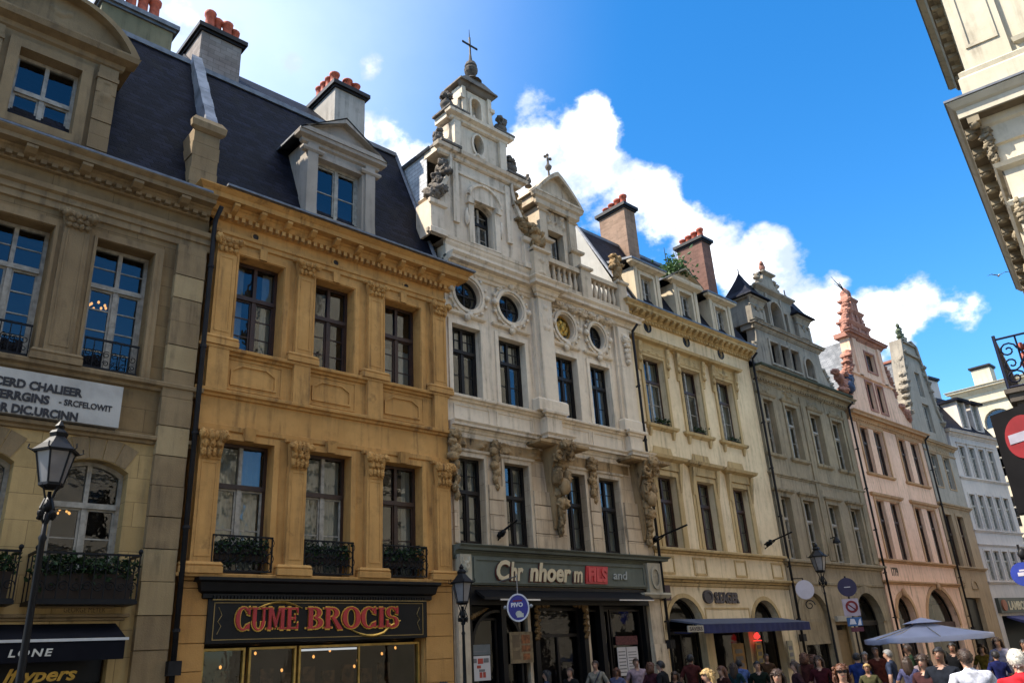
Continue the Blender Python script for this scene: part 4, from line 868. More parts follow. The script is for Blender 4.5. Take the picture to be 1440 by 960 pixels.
# ---- shopfront with grey green fascia
masonry('shop_green', (0.135, 0.145, 0.115), (0.095, 0.1, 0.08), grime=(.03, .03, .025), g=.4, bump=.1); SG = MATS['shop_green']
s = MB(); s.mould(X0-.02, X1-.1, cornice_prof(4.44, .32, .42), left=False); s.box(13.34, 20.3, -.22, .0, 3.48, 4.18); s.ring(rect(13.4, 20.26, 3.52, 4.14), rect(13.48, 20.18, 3.58, 4.08), -.25, -.21); s.box(X0+.02, 20.9, -.14, .0, 4.1, 4.2)
so = s.build('shop_fascia', SG, h3)
CR = simple('cream_letters', (.55, .44, .27), .55, var=.2)
def shadowed(par, s_, size, z, mat, f0, f1, sh, off=.01):
    ltext(par, 'letter_shadow', s_, size, 0, z-.02, -.255, simple('dark_red_shade', (.1, .02, .015), .6), .004, off+.006, sh, fit=(f0-.025, f1-.015)); ltext(par, 'lettering', s_, size, 0, z, -.29, mat, .012, off, sh, fit=(f0, f1))
shadowed(so, 'C', .68, 3.61, CR, 14.12, 14.6, .22, .022); shadowed(so, 'hr', .64, 3.61, CR, 14.6, 15.06, .22, .02)
shadowed(so, 'nhoer', .66, 3.61, CR, 15.28, 16.9, .24, .022); shadowed(so, 'm', .6, 3.61, CR, 16.98, 17.36, .24, .014)
rb = MB(); rb.taper(17.5, 18.42, -.275, -.2, 3.57, 17.58, 18.5, -.275, -.2, 4.06); rb.build('red_panel', M_red, so)
ltext(so, 'lettering', 'FILS', .5, 0, 3.65, -.28, simple('bright_red', (.5, .05, .045), .5), .02, .022, .1, fit=(17.6, 18.42))
ltext(so, 'lettering', 'and', .34, 0, 3.72, -.25, simple('grey_letters', (.3, .31, .28), .6), .01, .004, .1, fit=(18.74, 19.38))
md = MB(); md.box(20.34, 20.98, -.3, .0, 3.36, 4.24); md.ring(oval(20.66, 3.8, .22, .34), oval(20.66, 3.8, .15, .25), -.35, -.29); md.relief(20.52, 20.8, 3.6, 4.0, -.3, .08, 55, 6); md.mould(20.36, 20.96, [(.3, 3.2), (.36, 3.3), (.34, 3.36)]); md.build('medallion', masonry('cream_plaster', (.42, .37, .27), (.3, .26, .19), g=.6), so)
md = MB(); md.box(12.94, 13.3, -.28, .0, 3.5, 4.2); md.relief(12.98, 13.26, 3.6, 4.15, -.28, .14, 58, 5); md.build('fascia_bracket', masonry('cream_plaster', (.42, .37, .27), (.3, .26, .19), g=.6), so)
p = MB(); p.box(20.4, 20.95, -.16, .0, GZ, 3.2); p.box(20.36, 21.0, -.22, .0, GZ, 1.9); p.build('shop_pier', LW, h3); p = MB(); p.box(12.94, 13.3, -.14, .0, GZ, 3.4); p.build('shop_pier', LW, h3)
s = MB(); s.box(13.3, 20.4, .3, .4, GZ, 3.2); s.box(13.32, 20.38, -.16, .36, 3.0, 3.45)
s.add([(x, y, z) for x in (13.5, 20.2) for y, z in ((-.1, 3.4), (-.5, 3.16), (-.5, 3.1), (-.1, 3.3))], [(0,1,2,3), (4,5,6,7), (0,1,5,4), (1,2,6,5), (2,3,7,6)])
for x in (13.36, 14.5, 15.66, 17.56, 18.3, 20.28): s.box(x-.08, x+.08, -.06, .3, GZ, 3.05)
sp = arch(13.44, 15.14, GZ+.4, 2.2, .7); s.ring([(13.44, GZ+.4), (15.14, GZ+.4)]+sp[2:], inset(sp, .07), -.02, .2)
s.build('shopfront', M_black, h3)
s = MB(); s.box(14.0, 15.4, -.52, -.49, 3.08, 3.12); s.box(18.6, 20.2, -.52, -.49, 3.1, 3.13); s.build('awning_rail', simple('bare_metal', (.5, .5, .52), .4, .7), h3)
for x0, sg in ((15.6, 1), (17.62, -1)):
    gb = MB()
    for j in range(16):
        q = j/15; gb.blob((x0+sg*.06+.05*math.sin(j*2.), -.1, 3.02-.85*q), (.085, .035, .05), j, .6, 4, 1)
    for j in range(9): gb.blob((x0+sg*(.1+.05*j), -.1, 3.02-.04*math.sin(j*1.9)), (.06, .035, .07), j+30, .6, 4, 1)
    gb.build('gilded_bracket', simple('dull_gilding', (.17, .095, .03), .55, .4, var=.6, scale=8), h3)
for x0, sg in ((13.42, 1), (15.1, -1)):
    gb = MB()
    for j in range(8): gb.blob((x0+sg*.07*j, -.08, 2.95+.0*j-.03*(8-j)), (.07, .03, .07-.006*j), j+60, .6, 4, 1)
    gb.build('gilded_bracket', simple('dull_gilding', (.17, .095, .03), .55, .4, var=.6, scale=8), h3)
for x0, x1, z0, z1 in ((13.5, 14.38, .5, 2.7), (14.6, 15.36, .5, 2.7), (17.84, 18.76, .6, 2.9), (18.82, 20.2, .6, 2.9)):
    m = MB(); m.ring(rect(x0, x1, z0, z1), inset(rect(x0, x1, z0, z1), .05), .1, .2); o = m.build('shop_window', M_dark, h3); gg = MB(); gg.quad((x0, .15, z0), (x1, .15, z0), (x1, .15, z1), (x0, .15, z1)); gg.build('glass', glass_mat('shop_glass'), o)
m = MB(); m.ring(rect(15.72, 17.5, GZ+.02, 2.95), inset(rect(15.72, 17.5, GZ+.02, 2.95), .07), .12, .26); m.box(15.77, 17.45, .15, .22, 2.2, 2.28); m.box(16.58, 16.65, .14, .23, GZ+.05, 2.2); do = m.build('shop_door', M_dark, h3); gg = MB(); gg.quad((15.76, .19, .6), (17.46, .19, .6), (17.46, .19, 2.9), (15.76, .19, 2.9)); gg.build('glass', glass_mat('shop_glass'), do)
downpipe(h3, 21.06, -.27, GZ, 12.35, M_pipe, .045)

# ================================================================ pale yellow house
masonry('yellow_stucco', (0.7, 0.555, 0.345), (0.6, 0.46, 0.28), grime=(.09, .065, .035), g=.85, bump=.2, blotch=1.0)
YS = MATS['yellow_stucco']
masonry('yellow_trim', (0.5, 0.355, 0.17), (0.39, 0.27, 0.12), grime=(.06, .045, .025), g=1.0, bump=.25); YT = MATS['yellow_trim']
h4 = thing('town_house', 'pale yellow stucco house with hooded windows, three small dormers and a navy blue awning', 'house', (25, 0, GZ)); h4['_wall'] = 'yellow_trim'
X0, X1 = 21.2, 29.2
bx = [21.76, 24.02, 26.3]
holes = []
for x in bx: holes += [rect(x, x+1.22, 8.98, 11.5), rect(x, x+1.05, 4.82, 7.2)]
holes += [arch(21.4, 23.35, GZ+.02, 2.3, .95), arch(26.35, 28.15, GZ+.02, 2.3, .9), rect(23.8, 25.9, GZ+.02, 2.2)]
vx = [(22.36, 12.72), (24.75, 12.7), (27.1, 12.7)]
holes += [oval(x, z, .16, .18, 14) for x, z in vx]
w = MB(); w.prism(rect(X0, X1, GZ, 13.0), 0, .4, holes); w.build('wall', YS, h4); shell(h4, X0, X1, GZ, 13.1, mat=YS)
for x, z in vx:
    m = MB(); m.prism(oval(x, z, .16, .18, 14), .1, .1, sides=False); m.ring(oval(x, z, .21, .23, 14), oval(x, z, .159, .179, 14), -.03, .01); m.box(x-.012, x+.012, .05, .08, z-.17, z+.17); m.build('vent', M_dark, h4)
for i, x in enumerate(bx):
    t = MB(); a, b = x, x+1.22                                     # upper window: flat hood on brackets
    t.ring(rect(a-.14, b+.14, 8.98, 11.64), rect(a-.001, b+.001, 8.981, 11.501), -.06, .01); t.mould(a-.28, b+.28, [(.06, 11.94), (.1, 12.0), (.26, 12.04), (.3, 12.14), (.1, 12.18)]); t.box(a-.16, b+.16, -.08, .0, 11.62, 11.96); t.relief(a, b, 11.66, 11.92, -.08, .07, i+60, 4)
    for xx in (a-.2, b+.2):
        t.taper(xx-.06, xx+.06, -.06, .0, 10.9, xx-.09, xx+.09, -.2, .0, 11.95)
        for j in range(3): t.blob((xx, -.12, 11.8-.26*j), (.09, .08, .12), j+i, .4, 3, 1)
    t.mould(a-.16, b+.16, [(.03, 8.8), (.07, 8.84), (.14, 8.88), (.16, 8.97), (.02, 9.0)])
    for xx in (a-.05, b+.05): t.taper(xx-.05, xx+.05, -.06, .0, 8.55, xx-.07, xx+.07, -.12, .0, 8.82)
    a, b = x, x+1.05
    t.ring(rect(a-.16, b+.16, 4.82, 7.36), rect(a-.001, b+.001, 4.821, 7.201), -.06, .01); t.ring(rect(a-.3, b+.3, 4.82, 7.6), rect(a-.17, b+.17, 4.83, 7.37), -.03, .01); t.mould(a-.26, b+.26, [(.06, 7.66), (.12, 7.7), (.26, 7.76), (.3, 7.86), (.1, 7.9)]); t.box(a-.2, b+.2, -.1, .0, 7.4, 7.68)
    t.prism([(a-.05, 7.9), (b+.05, 7.9), (b-.05, 8.2), (a+.05, 8.2)], -.03, .0)
    for xx in (a-.22, b+.22): t.taper(xx-.06, xx+.06, -.06, .0, 6.7, xx-.08, xx+.08, -.2, .0, 7.66)
    t.build('window_surround', YT, h4)
    window(h4, x, x+1.22, 8.98, 11.5, .22, tr=.66, low=1, up=0, fmat=M_brown, imat=M_white, curt=['side', 'blind', 'side'][i], seed=80+i)
    window(h4, x, x+1.05, 4.82, 7.2, .22, tr=.66, low=1, up=1, fmat=M_brown, curt=['net', 'side', 'side'][i], seed=85+i)
    flower_box(x+.62, x+1.2, .02, .2, 9.0, .12, .34, 130, ['small green plant on the leftmost upper sill of the yellow house', 'small green plant on the middle upper sill of the yellow house', 'small green plant on the rightmost upper sill of the yellow house'][i], 'sill plants of the yellow house', .1, 90+i)
t = MB(); t.mould(X0, X1, band_prof(4.62, 4.8, .2)); t.mould(X0, X1, band_prof(3.72, 3.9, .22)); t.mould(X0, X1, [(0, 3.6), (.05, 3.62), (.06, 3.7)])
for xx in (21.4, 23.2, 25.7, 28.2): t.ring(rect(xx, xx+.75, 3.98, 4.55), inset(rect(xx, xx+.75, 3.98, 4.55), .06), -.03, .0)
t.ring(rect(23.5, 26.2, 2.2, 2.95), rect(23.55, 26.15, 2.25, 2.9), -.02, .0)
for x0, x1, r_ in ((21.4, 23.35, .95), (26.35, 28.15, .9)): o = arch(x0-.14, x1+.14, 2.3, 2.3, r_+.14); i_ = arch(x0-.001, x1+.001, 2.301, 2.301, r_+.001); t.ring(o, i_, -.04, .01)
t.build('stucco_trim', YT, h4)
c = MB(); c.mould(X0, X1, cornice_prof(13.28, .46, .55), right=False); modillions(c, X0, X1, 12.94, 13.1, -.42, -.06, .36, .15); dentils(c, X0, X1, 12.84, 12.92, -.12, .0, .18, .1); c.build('cornice', YT, h4)
for x0, x1, r_ in ((21.4, 23.35, .95), (26.35, 28.15, .9)):
    m = MB(); o = arch(x0, x1, GZ, 2.3, r_); m.ring(o, inset(o, .07), .25, .33); m.box(x0+.05, x1-.05, .26, .32, 2.15, 2.25); m.box((x0+x1)/2-.04, (x0+x1)/2+.04, .26, .32, GZ, 2.2); oo = m.build('shop_window', M_dark, h4); g = MB(); g.prism(inset(o, .03), .29, .29, sides=False); g.build('glass', glass_mat('shop_glass'), oo)
m = MB(); m.ring(rect(23.8, 25.9, GZ, 2.2), inset(rect(23.8, 25.9, GZ, 2.2), .06), .2, .3); oo = m.build('shop_door', M_dark, h4); g = MB(); g.quad((23.8, .25, GZ), (25.9, .25, GZ), (25.9, .25, 2.2), (23.8, .25, 2.2)); g.build('glass', glass_mat('shop_glass'), oo)
PD = simple('dark_sign_letters', (.07, .055, .05), .6)
sg = MB(); sg.prism(oval(23.74, 3.29, .27, .22, 16), -.06, .0); sg.ring(oval(23.74, 3.29, .27, .22, 16), oval(23.74, 3.29, .18, .14, 16), -.09, -.05); so = sg.build('shop_emblem', PD, h4)
ltext(h4, 'lettering', 'S.EAGER', .46, 24.25, 3.11, -.03, PD, .03, .022, fit=(24.14, 25.6))
b = MB(); b.box(21.24, 21.66, -.08, .0, 3.16, 3.62); b.build('shop_sign', simple('maroon_board', (.05, .022, .02), .6), h4)
aw = MB(); ax0, ax1 = 21.55, 28.05; pr = [(-.02, 2.6), (-1.2, 2.38), (-1.2, 2.34), (-.02, 2.54)]
aw.add([(x, y, z) for x in (ax0, ax1) for y, z in pr], [(0,1,2,3), (4,5,6,7), (0,1,5,4), (2,3,7,6), (1,2,6,5)])
aw.cur = 1; aw.add([(ax0+(ax1-ax0)*k/40, -1.2-.012*(k % 2), z) for k in range(41) for z in (2.37, 2.11)], [(2*k, 2*k+2, 2*k+3, 2*k+1) for k in range(40)])
for x in (ax0+.1, ax1-.1): aw.tube([(x, -.05, 2.2), (x, -.6, 2.15), (x, -1.15, 2.34)], .02, 5)
awo = aw.build('awning', [simple('navy_canvas', (.07, .08, .115), .8, var=.3), simple('navy_valance', (.012, .016, .075), .8, var=.3)], h4)
b = MB(); b.box(20.72, 21.5, -1.24, -1.2, 2.16, 2.34); so = b.build('name_board', simple('pale_board', (.32, .29, .23), .7), awo); ltext(so, 'lettering', 'SAVERS', .15, 19.7, 2.2, -1.24, PD, .004, .006, fit=(20.78, 21.44))
# roof with three dormers and two wall stacks
r = MB(); r.quad((X0, -.3, 13.28), (X1, -.3, 13.28), (X1, 1.9, 17.35), (X0, 1.9, 17.35)); r.quad((X0, 1.9, 17.35), (X1, 1.9, 17.35), (X1, 5, 18.2), (X0, 5, 18.2)); r.quad((X0, 5, 18.2), (X1, 5, 18.2), (X1, 9, 13), (X0, 9, 13))
r.quad((X1, -.3, 13.28), (X1, 1.9, 17.35), (X1, 5, 18.2), (X1, 9, 13)); r.cur = 1; r.tube([(X0, -.34, 13.3), (X0, 1.9, 17.42)], .06, 5); r.cur = 2; r.quad((X0-.01, -.3, 13.0), (X0-.01, 1.9, 17.35), (X0-.01, 5, 18.2), (X0-.01, 9, 13))
r.cur = 1; r.box(X0, X1-.05, -.57, -.28, 13.28, 13.33); r.box(X0, X1, 1.86, 1.98, 17.3, 17.42)
r.build('roof', [M_slate, M_zinc, masonry('party_wall', (.44, .42, .37), (.34, .32, .28), g=.5)], h4)
DM = masonry('dormer_cream', (0.552, 0.451, 0.310), (0.444, 0.363, 0.250), grime=(.07, .06, .045), g=.6)
for k, (a, b) in enumerate(((21.72, 23.25), (24.15, 25.72), (26.6, 28.15))):
    d = MB(); yf = -.12; zt = 14.98; z0 = 13.3
    d.prism(rect(a, b, z0, zt), yf, yf+.3, [rect(a+.38, b-.38, 13.55, 14.75)]); d.ring(rect(a+.26, b-.26, 13.45, 14.86), rect(a+.379, b-.379, 13.549, 14.751), yf-.05, yf+.01)
    for x in (a, b-.2): d.box(x, x+.2, yf-.06, yf, z0, zt)
    for x in (a+.01, b-.01): d.add([(x, yf+.1, z0+.2), (x, yf+.1, zt), (x, .72, zt)], [(0, 1, 2)])
    d.mould(a-.04, b+.04, [(.04, zt-.02), (.1, zt+.02), (.22, zt+.08), (.24, zt+.16)], yf)
    d.cur = 1
    if k == 1:
        d.cur = 0; pk = [(a-.28, zt+.16), (b+.28, zt+.16), ((a+b)/2, zt+.85)]; d.prism(pk, yf-.05, yf+.2); d.ring(pk, inset(pk, .1), yf-.24, yf-.04); d.cur = 1; xm = (a+b)/2
        for xe in (a-.3, b+.3): d.add([(xe, yf-.26, zt+.16), (xm, yf-.26, zt+.9), (xm, 2.2, zt+.9), (xe, 1.8, zt+.16)], [(0, 1, 2, 3)])
    else: d.add([(x, y, z) for x in (a-.3, b+.3) for y, z in ((yf-.26, zt+.17), (yf-.26, zt+.24), (2.0, zt+.75), (2.0, zt+.6))], [(0,1,2,3), (4,5,6,7), (1,2,6,5), (0,1,5,4), (0,3,7,4)])
    o = d.build('dormer', [DM, M_zinc], h4); window(o, a+.38, b-.38, 13.55, 14.75, yf+.14, tr=0, low=1, fmat=M_white, seed=95+k, name='dormer_window')
masonry('brick_tan', (0.29, 0.19, 0.13), (0.2, 0.125, 0.085), g=.5, block=(.24, .085), mortar=.9); masonry('brick_red', (.22, .11, .08), (.15, .08, .06), g=.4, block=(.24, .085), mortar=.8)
chimney(h4, 23.72, 24.42, 1.38, 2.75, 16.2, 19.2, MATS['brick_tan'], M_dark, [(24.05, 1.6+.32*k, .5-.06*k) for k in range(4)])
chimney(h4, 28.9, 29.6, 1.1, 2.45, 15.5, 19.25, MATS['brick_red'], M_dark, [(29.25, 1.3+.33*k, .5-.05*k) for k in range(4)])
sh = thing('wild_shrub', 'bushy green shrub growing on the middle dormer roof of the yellow house', 'shrub', (25.0, .3, 15.6), org=(25.3, .5, 16.05)); rr = random.Random(5); f = MB()
def fn():
    while True:
        p = Vector((rr.gauss(0, .4), rr.gauss(0, .3), abs(rr.gauss(0, .28))))
        if p.length < 1.3: return (25.0+p.x*1.15+.3*p.z, .3+p.y, 16.05+p.z*1.25-.35*abs(p.x))
f.leaves(620, fn, .19, rr, .2); f.build('foliage', leaf_mat('shrub_leaves', (.025, .06, .02), (.07, .13, .04)), sh)
st = MB()
for k in range(9): q = rr.uniform(-.9, .9); st.tube([(25.1, .5, 16.0), (25.1+q*.5, .4, 16.5), (25.1+q, .3+rr.uniform(-.3, .3), 17.0+rr.uniform(-.4, .25))], [.03, .02, .008], 4)
st.build('stem', M_brown, sh)
downpipe(h4, 29.22, -.2, GZ, 13.1, M_pipe, .05)
# ================================================================ weathered grey stone house with twin turrets on its gable
masonry('grey_stone', (0.335, 0.262, 0.165), (0.22, 0.172, 0.108), grime=(.035, .032, .022), g=.8, bump=.45, blotch=1.2, lo=.42, hi=.72)
masonry('grey_trim', (0.31, 0.245, 0.15), (0.205, 0.16, 0.1), grime=(.03, .027, .018), g=1., bump=.45)
masonry('gable_grey', (0.33, 0.285, 0.22), (0.21, 0.18, 0.14), grime=(.035, .032, .028), g=1., bump=.5, blotch=1.2)
masonry('mossy_lead', (.05, .055, .03), (.03, .033, .02), g=.4)
GS, GT, GG, ML = [MATS[k] for k in ('grey_stone', 'grey_trim', 'gable_grey', 'mossy_lead')]
h5 = thing('town_house', 'weathered grey green stone house with two small turrets on its soot stained gable', 'house', (33.5, 0, GZ)); h5['_wall'] = 'grey_trim'
X0, X1 = 29.25, 37.6
bx = [29.55, 31.55, 33.72, 35.82]; holes = []
for x in bx: holes += [rect(x, x+1.0, 8.95, 11.3), rect(x, x+.98, 4.75, 7.2)]
holes += [arch(29.75, 32.0, GZ+.02, 2.5, 1.0), arch(34.3, 36.85, GZ+.02, 2.4, 1.15), rect(32.4, 33.7, GZ+.02, 2.4)]
w = MB(); w.prism(rect(X0, X1, GZ, 12.3), 0, .4, holes); w.build('wall', GS, h5); shell(h5, X0, X1, GZ, 12.4, mat=GS)
t = MB()
for x in bx:
    t.ring(rect(x-.13, x+1.13, 8.95, 11.45), rect(x-.001, x+1.001, 8.951, 11.301), -.05, .01); t.mould(x-.16, x+1.16, [(.03, 11.42), (.1, 11.46), (.14, 11.54), (.03, 11.58)]); t.relief(x, x+1.0, 11.58, 11.95, -.01, .14, int(x), 4); t.mould(x-.14, x+1.14, [(.03, 8.78), (.12, 8.84), (.14, 8.94), (.02, 8.97)])
    t.ring(rect(x-.12, x+1.1, 4.75, 7.33), rect(x-.001, x+.981, 4.751, 7.201), -.05, .01); t.mould(x-.16, x+1.14, [(.03, 7.3), (.08, 7.36), (.16, 7.4), (.18, 7.48), (.03, 7.52)])
t.mould(X0, X1, band_prof(8.0, 8.14, .1)); t.mould(X0, X1, band_prof(4.5, 4.72, .24)); t.mould(X0, X1, [(0, 3.8), (.05, 3.82), (.06, 3.9), (0, 3.92)])
for x0, x1, zs, r_ in ((29.75, 32.0, 2.5, 1.0), (34.3, 36.85, 2.4, 1.15)): t.ring(arch(x0-.28, x1+.28, zs, zs, r_+.28), arch(x0-.001, x1+.001, zs+.001, zs, r_+.001), -.06, .01)
t.build('stone_trim', GT, h5)
for k in range(3):
    p = MB(); x = (29.3, 33.0, 37.1)[k]; p.box(x, x+.45, -.06, .0, 4.8, 11.9); p.build('pilaster', GT, h5)
for i, x in enumerate(bx):
    window(h5, x, x+1.0, 8.95, 11.3, .2, tr=.66, low=1, fw=.055, fmat=M_white, curt=[None, 'blind', None, None][i], seed=110+i); window(h5, x, x+.98, 4.75, 7.2, .2, tr=.66, low=1, fw=.055, fmat=M_white, curt=[None, None, 'blind', None][i], seed=120+i)
c = MB(); c.mould(X0, X1, cornice_prof(12.55, .5, .5), left=False); c.relief(X0+.2, X1-.2, 11.98, 12.3, -.02, .12, 66, 3.4, False, 80, 8); dentils(c, X0, X1, 12.1, 12.2, -.14, .0, .22, .12); c.cur = 1; c.box(X0, X1, -.56, .05, 12.55, 12.66); c.build('cornice', [GT, ML], h5)
g = MB(); GC5 = 33.3
ww = [(31.4, 32.15), (32.3, 33.05), (33.2, 33.95)]
L = [(3.75, 12.6), (3.75, 13.0), (3.3, 13.35), (3.0, 13.8), (2.9, 14.4), (2.9, 14.7)]
g.prism([(GC5-d, z) for d, z in L]+[(GC5+d*.98, z) for d, z in L[::-1]], .05, .5, [rect(a, b, 13.25, 14.28) for a, b in ww]+[arch(34.45, 35.25, 13.2, 13.8, .35, 8)])
for a, b in ww: g.ring(rect(a-.1, b+.1, 13.15, 14.4), rect(a-.001, b+.001, 13.251, 14.281), -.02, .06)
g.ring(arch(34.33, 35.37, 13.1, 13.8, .47, 8), arch(34.449, 35.251, 13.201, 13.8, .351, 8), -.02, .06)
g.mould(GC5-3.0, GC5+2.9, cornice_prof(14.98, .3, .28), .05); g.box(GC5-3.0, GC5+2.9, .0, .7, 14.7, 14.96)
g.prism(rect(31.2, 34.3, 14.9, 17.0), .1, .5, [arch(32.1, 33.1, 15.0, 16.1, .4, 8), rect(31.42, 31.85, 15.0, 16.2), rect(33.4, 33.8, 15.0, 16.2)], back=True)
g.ring(arch(31.98, 33.22, 14.98, 16.1, .52, 8), arch(32.101, 33.099, 15.001, 16.1, .399, 8), .0, .11)
for x in (31.95, 33.25): g.box(x-.08, x+.08, .02, .12, 14.95, 16.8)
g.mould(31.2, 34.3, [(.02, 16.85), (.08, 16.9), (.2, 16.98), (.22, 17.06)], .1); g.box(31.1, 34.4, .1, .65, 16.9, 17.06)
g.prism([(31.7, 17.05), (33.6, 17.05), (33.35, 17.35), (33.1, 17.55), (33.02, 17.95), (32.2, 17.95), (32.1, 17.55), (31.85, 17.35)], .12, .5, back=True)
g.mould(32.2, 33.0, [(.02, 17.9), (.14, 17.98), (.16, 18.05)], .12); g.taper(32.05, 33.15, .0, .6, 18.03, 32.5, 32.7, .2, .4, 18.25)
for sg in (-1, 1):
    for j in range(5): g.blob((32.6+sg*(.72+.12*(j % 2)), .25, 17.15+.16*j), (.17, .18, .13), j, .5, 3)
    for j in range(7): g.blob((GC5+sg*(3.1+.1*j), .2, 13.9-.16*j), (.2, .22, .16), j+sg, .6, 3)
g.build('gable', GG, h5)
for xc, zb in ((30.75, 16.15), (34.95, 16.25)):                          # turrets
    d = MB(); d.box(xc-.55, xc+.55, .0, 1.1, 14.95, zb); d.mould(xc-.55, xc+.55, [(.02, zb-.45), (.08, zb-.4), (.03, zb-.3), (.12, zb-.1), (.2, zb)], .0); d.box(xc-.7, xc+.7, -.2, 1.3, zb-.06, zb+.02); d.box(xc-.4, xc+.4, -.05, .0, 15.2, zb-.6)
    for xx in (xc-.5, xc+.5): d.box(xx-.09, xx+.09, -.07, .02, 14.96, zb-.45)
    d.blob((xc, -.05, 15.7), (.14, .06, .18), 5, .4, 3)
    to = d.build('turret', GG, h5)
    rf = MB(); rf.taper(xc-.85, xc+.85, -.35, 1.45, zb+.02, xc-.8, xc+.8, -.3, 1.4, zb+.12)
    q = [(.8, zb+.12), (.52, zb+.42), (.34, zb+.78), (.16, zb+1.15), (.02, zb+1.5)]
    for (a, za), (b, zz) in zip(q, q[1:]): rf.taper(xc-a, xc+a, .55-a*1.05, .55+a*1.05, za, xc-b, xc+b, .55-b*1.05, .55+b*1.05, zz)
    rf.tube([(xc, .55, zb+1.4), (xc, .55, zb+1.75)], .03, 5); rf.build('turret_roof', M_slate, to)
m = MB(); m.blob((32.6, .3, 18.45), (.15, .14, .25), 3, .4, 3); m.blob((32.5, .25, 18.62), (.1, .1, .12), 4, .4, 3); m.build('gable_ornament', simple('pinkish_stone', (.36, .16, .11), .8, var=.4), h5)
for a, b in ww: 
    m = MB(); m.ring(rect(a, b, 13.25, 14.28), inset(rect(a, b, 13.25, 14.28), .06), .25, .32); o = m.build('gable_window', M_dark, h5); q = MB(); q.quad((a, .3, 13.25), (b, .3, 13.25), (b, .3, 14.28), (a, .3, 14.28)); q.build('glass', glass_mat(), o)
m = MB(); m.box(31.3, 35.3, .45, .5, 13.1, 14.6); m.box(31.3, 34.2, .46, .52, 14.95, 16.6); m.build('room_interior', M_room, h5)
r = MB(); r.quad((X0, -.3, 12.6), (X1, -.3, 12.6), (X1, 2.6, 15.5), (X0, 2.6, 15.5)); r.quad((X0, 2.6, 15.5), (X1, 2.6, 15.5), (X1, 9, 12.4), (X0, 9, 12.4)); r.quad((31, .5, 14.9), (31, .5, 15), (32.6, .5, 17), (32.6, 5, 17), (31, 5, 14.9)); r.quad((34.3, .5, 14.9), (32.6, .5, 17), (32.6, 5, 17), (34.3, 5, 14.9)); r.quad((X0, -.3, 12.6), (X0, 2.6, 15.5), (X0, 9, 12.4)); r.quad((X1, -.3, 12.6), (X1, 2.6, 15.5), (X1, 9, 12.4)); r.build('roof', M_slate, h5)
for x0, x1, r_, zs in ((29.75, 32.0, 1.0, 2.5), (34.3, 36.85, 1.15, 2.4)):
    m = MB(); o = arch(x0, x1, GZ, zs, r_); m.ring(o, inset(o, .09), .28, .36); m.box(x0, x1, .27, .35, zs-.15, zs+.05); oo = m.build('shop_window', M_dark, h5); q = MB(); q.prism(inset(o, .04), .32, .32, sides=False); q.build('glass', glass_mat('shop_glass'), oo)
m = MB(); m.prism(arch(29.8, 31.95, 1.7, 2.5, .97), .14, .2); m.box(29.8, 31.95, .1, .2, 1.62, 1.72); m.build('arch_infill', GT, h5)
m = MB(); m.box(32.4, 33.7, .2, .3, GZ, 2.1); m.ring(rect(32.4, 33.7, GZ, 2.4), inset(rect(32.4, 33.7, GZ, 2.4), .1), .12, .22); m.build('door', simple('ochre_door', (.16, .1, .04), .6), h5)
m = MB(); m.box(32.4, 33.75, -.12, .0, 2.42, 2.62); m.build('door_sign', simple('pale_board', (.32, .29, .23), .7), h5)
downpipe(h5, 37.66, -.2, GZ, 12.4, M_pipe, .05)

# ================================================================ pink house
masonry('pink_stucco', (0.78, 0.5, 0.34), (0.68, 0.42, 0.275), grime=(.1, .06, .045), g=.85, bump=.2, blotch=1.0)
masonry('pink_carved', (0.43, 0.21, 0.145), (0.28, 0.13, 0.095), grime=(.07, .03, .025), g=.8, bump=.4, blotch=1.)
PS, PC = MATS['pink_stucco'], MATS['pink_carved']
masonry('ochre_trim6', (0.483, 0.284, 0.142), (0.380, 0.210, 0.104), g=.6); OT = MATS['ochre_trim6']
h6 = thing('town_house', 'salmon pink stucco house with a tall red carved stepped gable', 'house', (42.2, 0, GZ)); h6['_wall'] = 'ochre_trim6'
X0, X1 = 37.75, 46.65
bx = [38.78, 40.4, 43.3, 44.92]; holes = []
for x in bx: holes += [rect(x, x+1.0, 9.18, 11.5), rect(x, x+.95, 5.1, 7.85)]
holes += [arch(38.45, 40.4, GZ+.02, 2.5, .98), arch(41.7, 45.6, GZ+.02, 2.1, 1.75)]
w = MB(); w.prism(rect(X0, X1, GZ, 12.0), 0, .4, holes); w.build('wall', PS, h6); shell(h6, X0, X1, GZ, 12.0, mat=PS)
t = MB()
for a, b in ((38.78, 41.4), (43.3, 45.92)):
    t.ring(rect(a-.16, b+.16, 9.16, 11.68), rect(a-.03, b+.03, 9.17, 11.53), -.05, .0); t.mould(a-.16, b+.16, [(.03, 9.02), (.1, 9.06), (.12, 9.15), (.02, 9.17)]); t.ring(rect(a-.16, b+.12, 5.1, 8.0), rect(a-.03, b-.02, 5.11, 7.88), -.05, .0); t.mould(a-.3, b+.3, [(.05, 8.0), (.14, 8.06), (.16, 8.16), (.03, 8.2)])
t.mould(X0, X1, band_prof(4.92, 5.08, .18)); t.mould(X0, X1, band_prof(3.95, 4.12, .16))
for x0, x1, zs, r_ in ((38.45, 40.4, 2.5, .98), (41.7, 45.6, 2.1, 1.75)): t.ring(arch(x0-.2, x1+.2, zs, zs, r_+.2), arch(x0-.001, x1+.001, zs+.001, zs, r_+.001), -.05, .01); t.blob(((x0+x1)/2, -.1, zs+r_+.1), (.16, .12, .22), 4, .4, 3)
t.build('stucco_trim', OT, h6)
for i, x in enumerate(bx): window(h6, x, x+1.0, 9.18, 11.5, .16, tr=.66, low=1, fmat=M_brown, curt=[None, 'side'][i % 2], seed=130+i); window(h6, x, x+.95, 5.1, 7.85, .16, tr=.66, low=1, fmat=M_brown, curt=[None, 'side'][i % 2], seed=140+i)
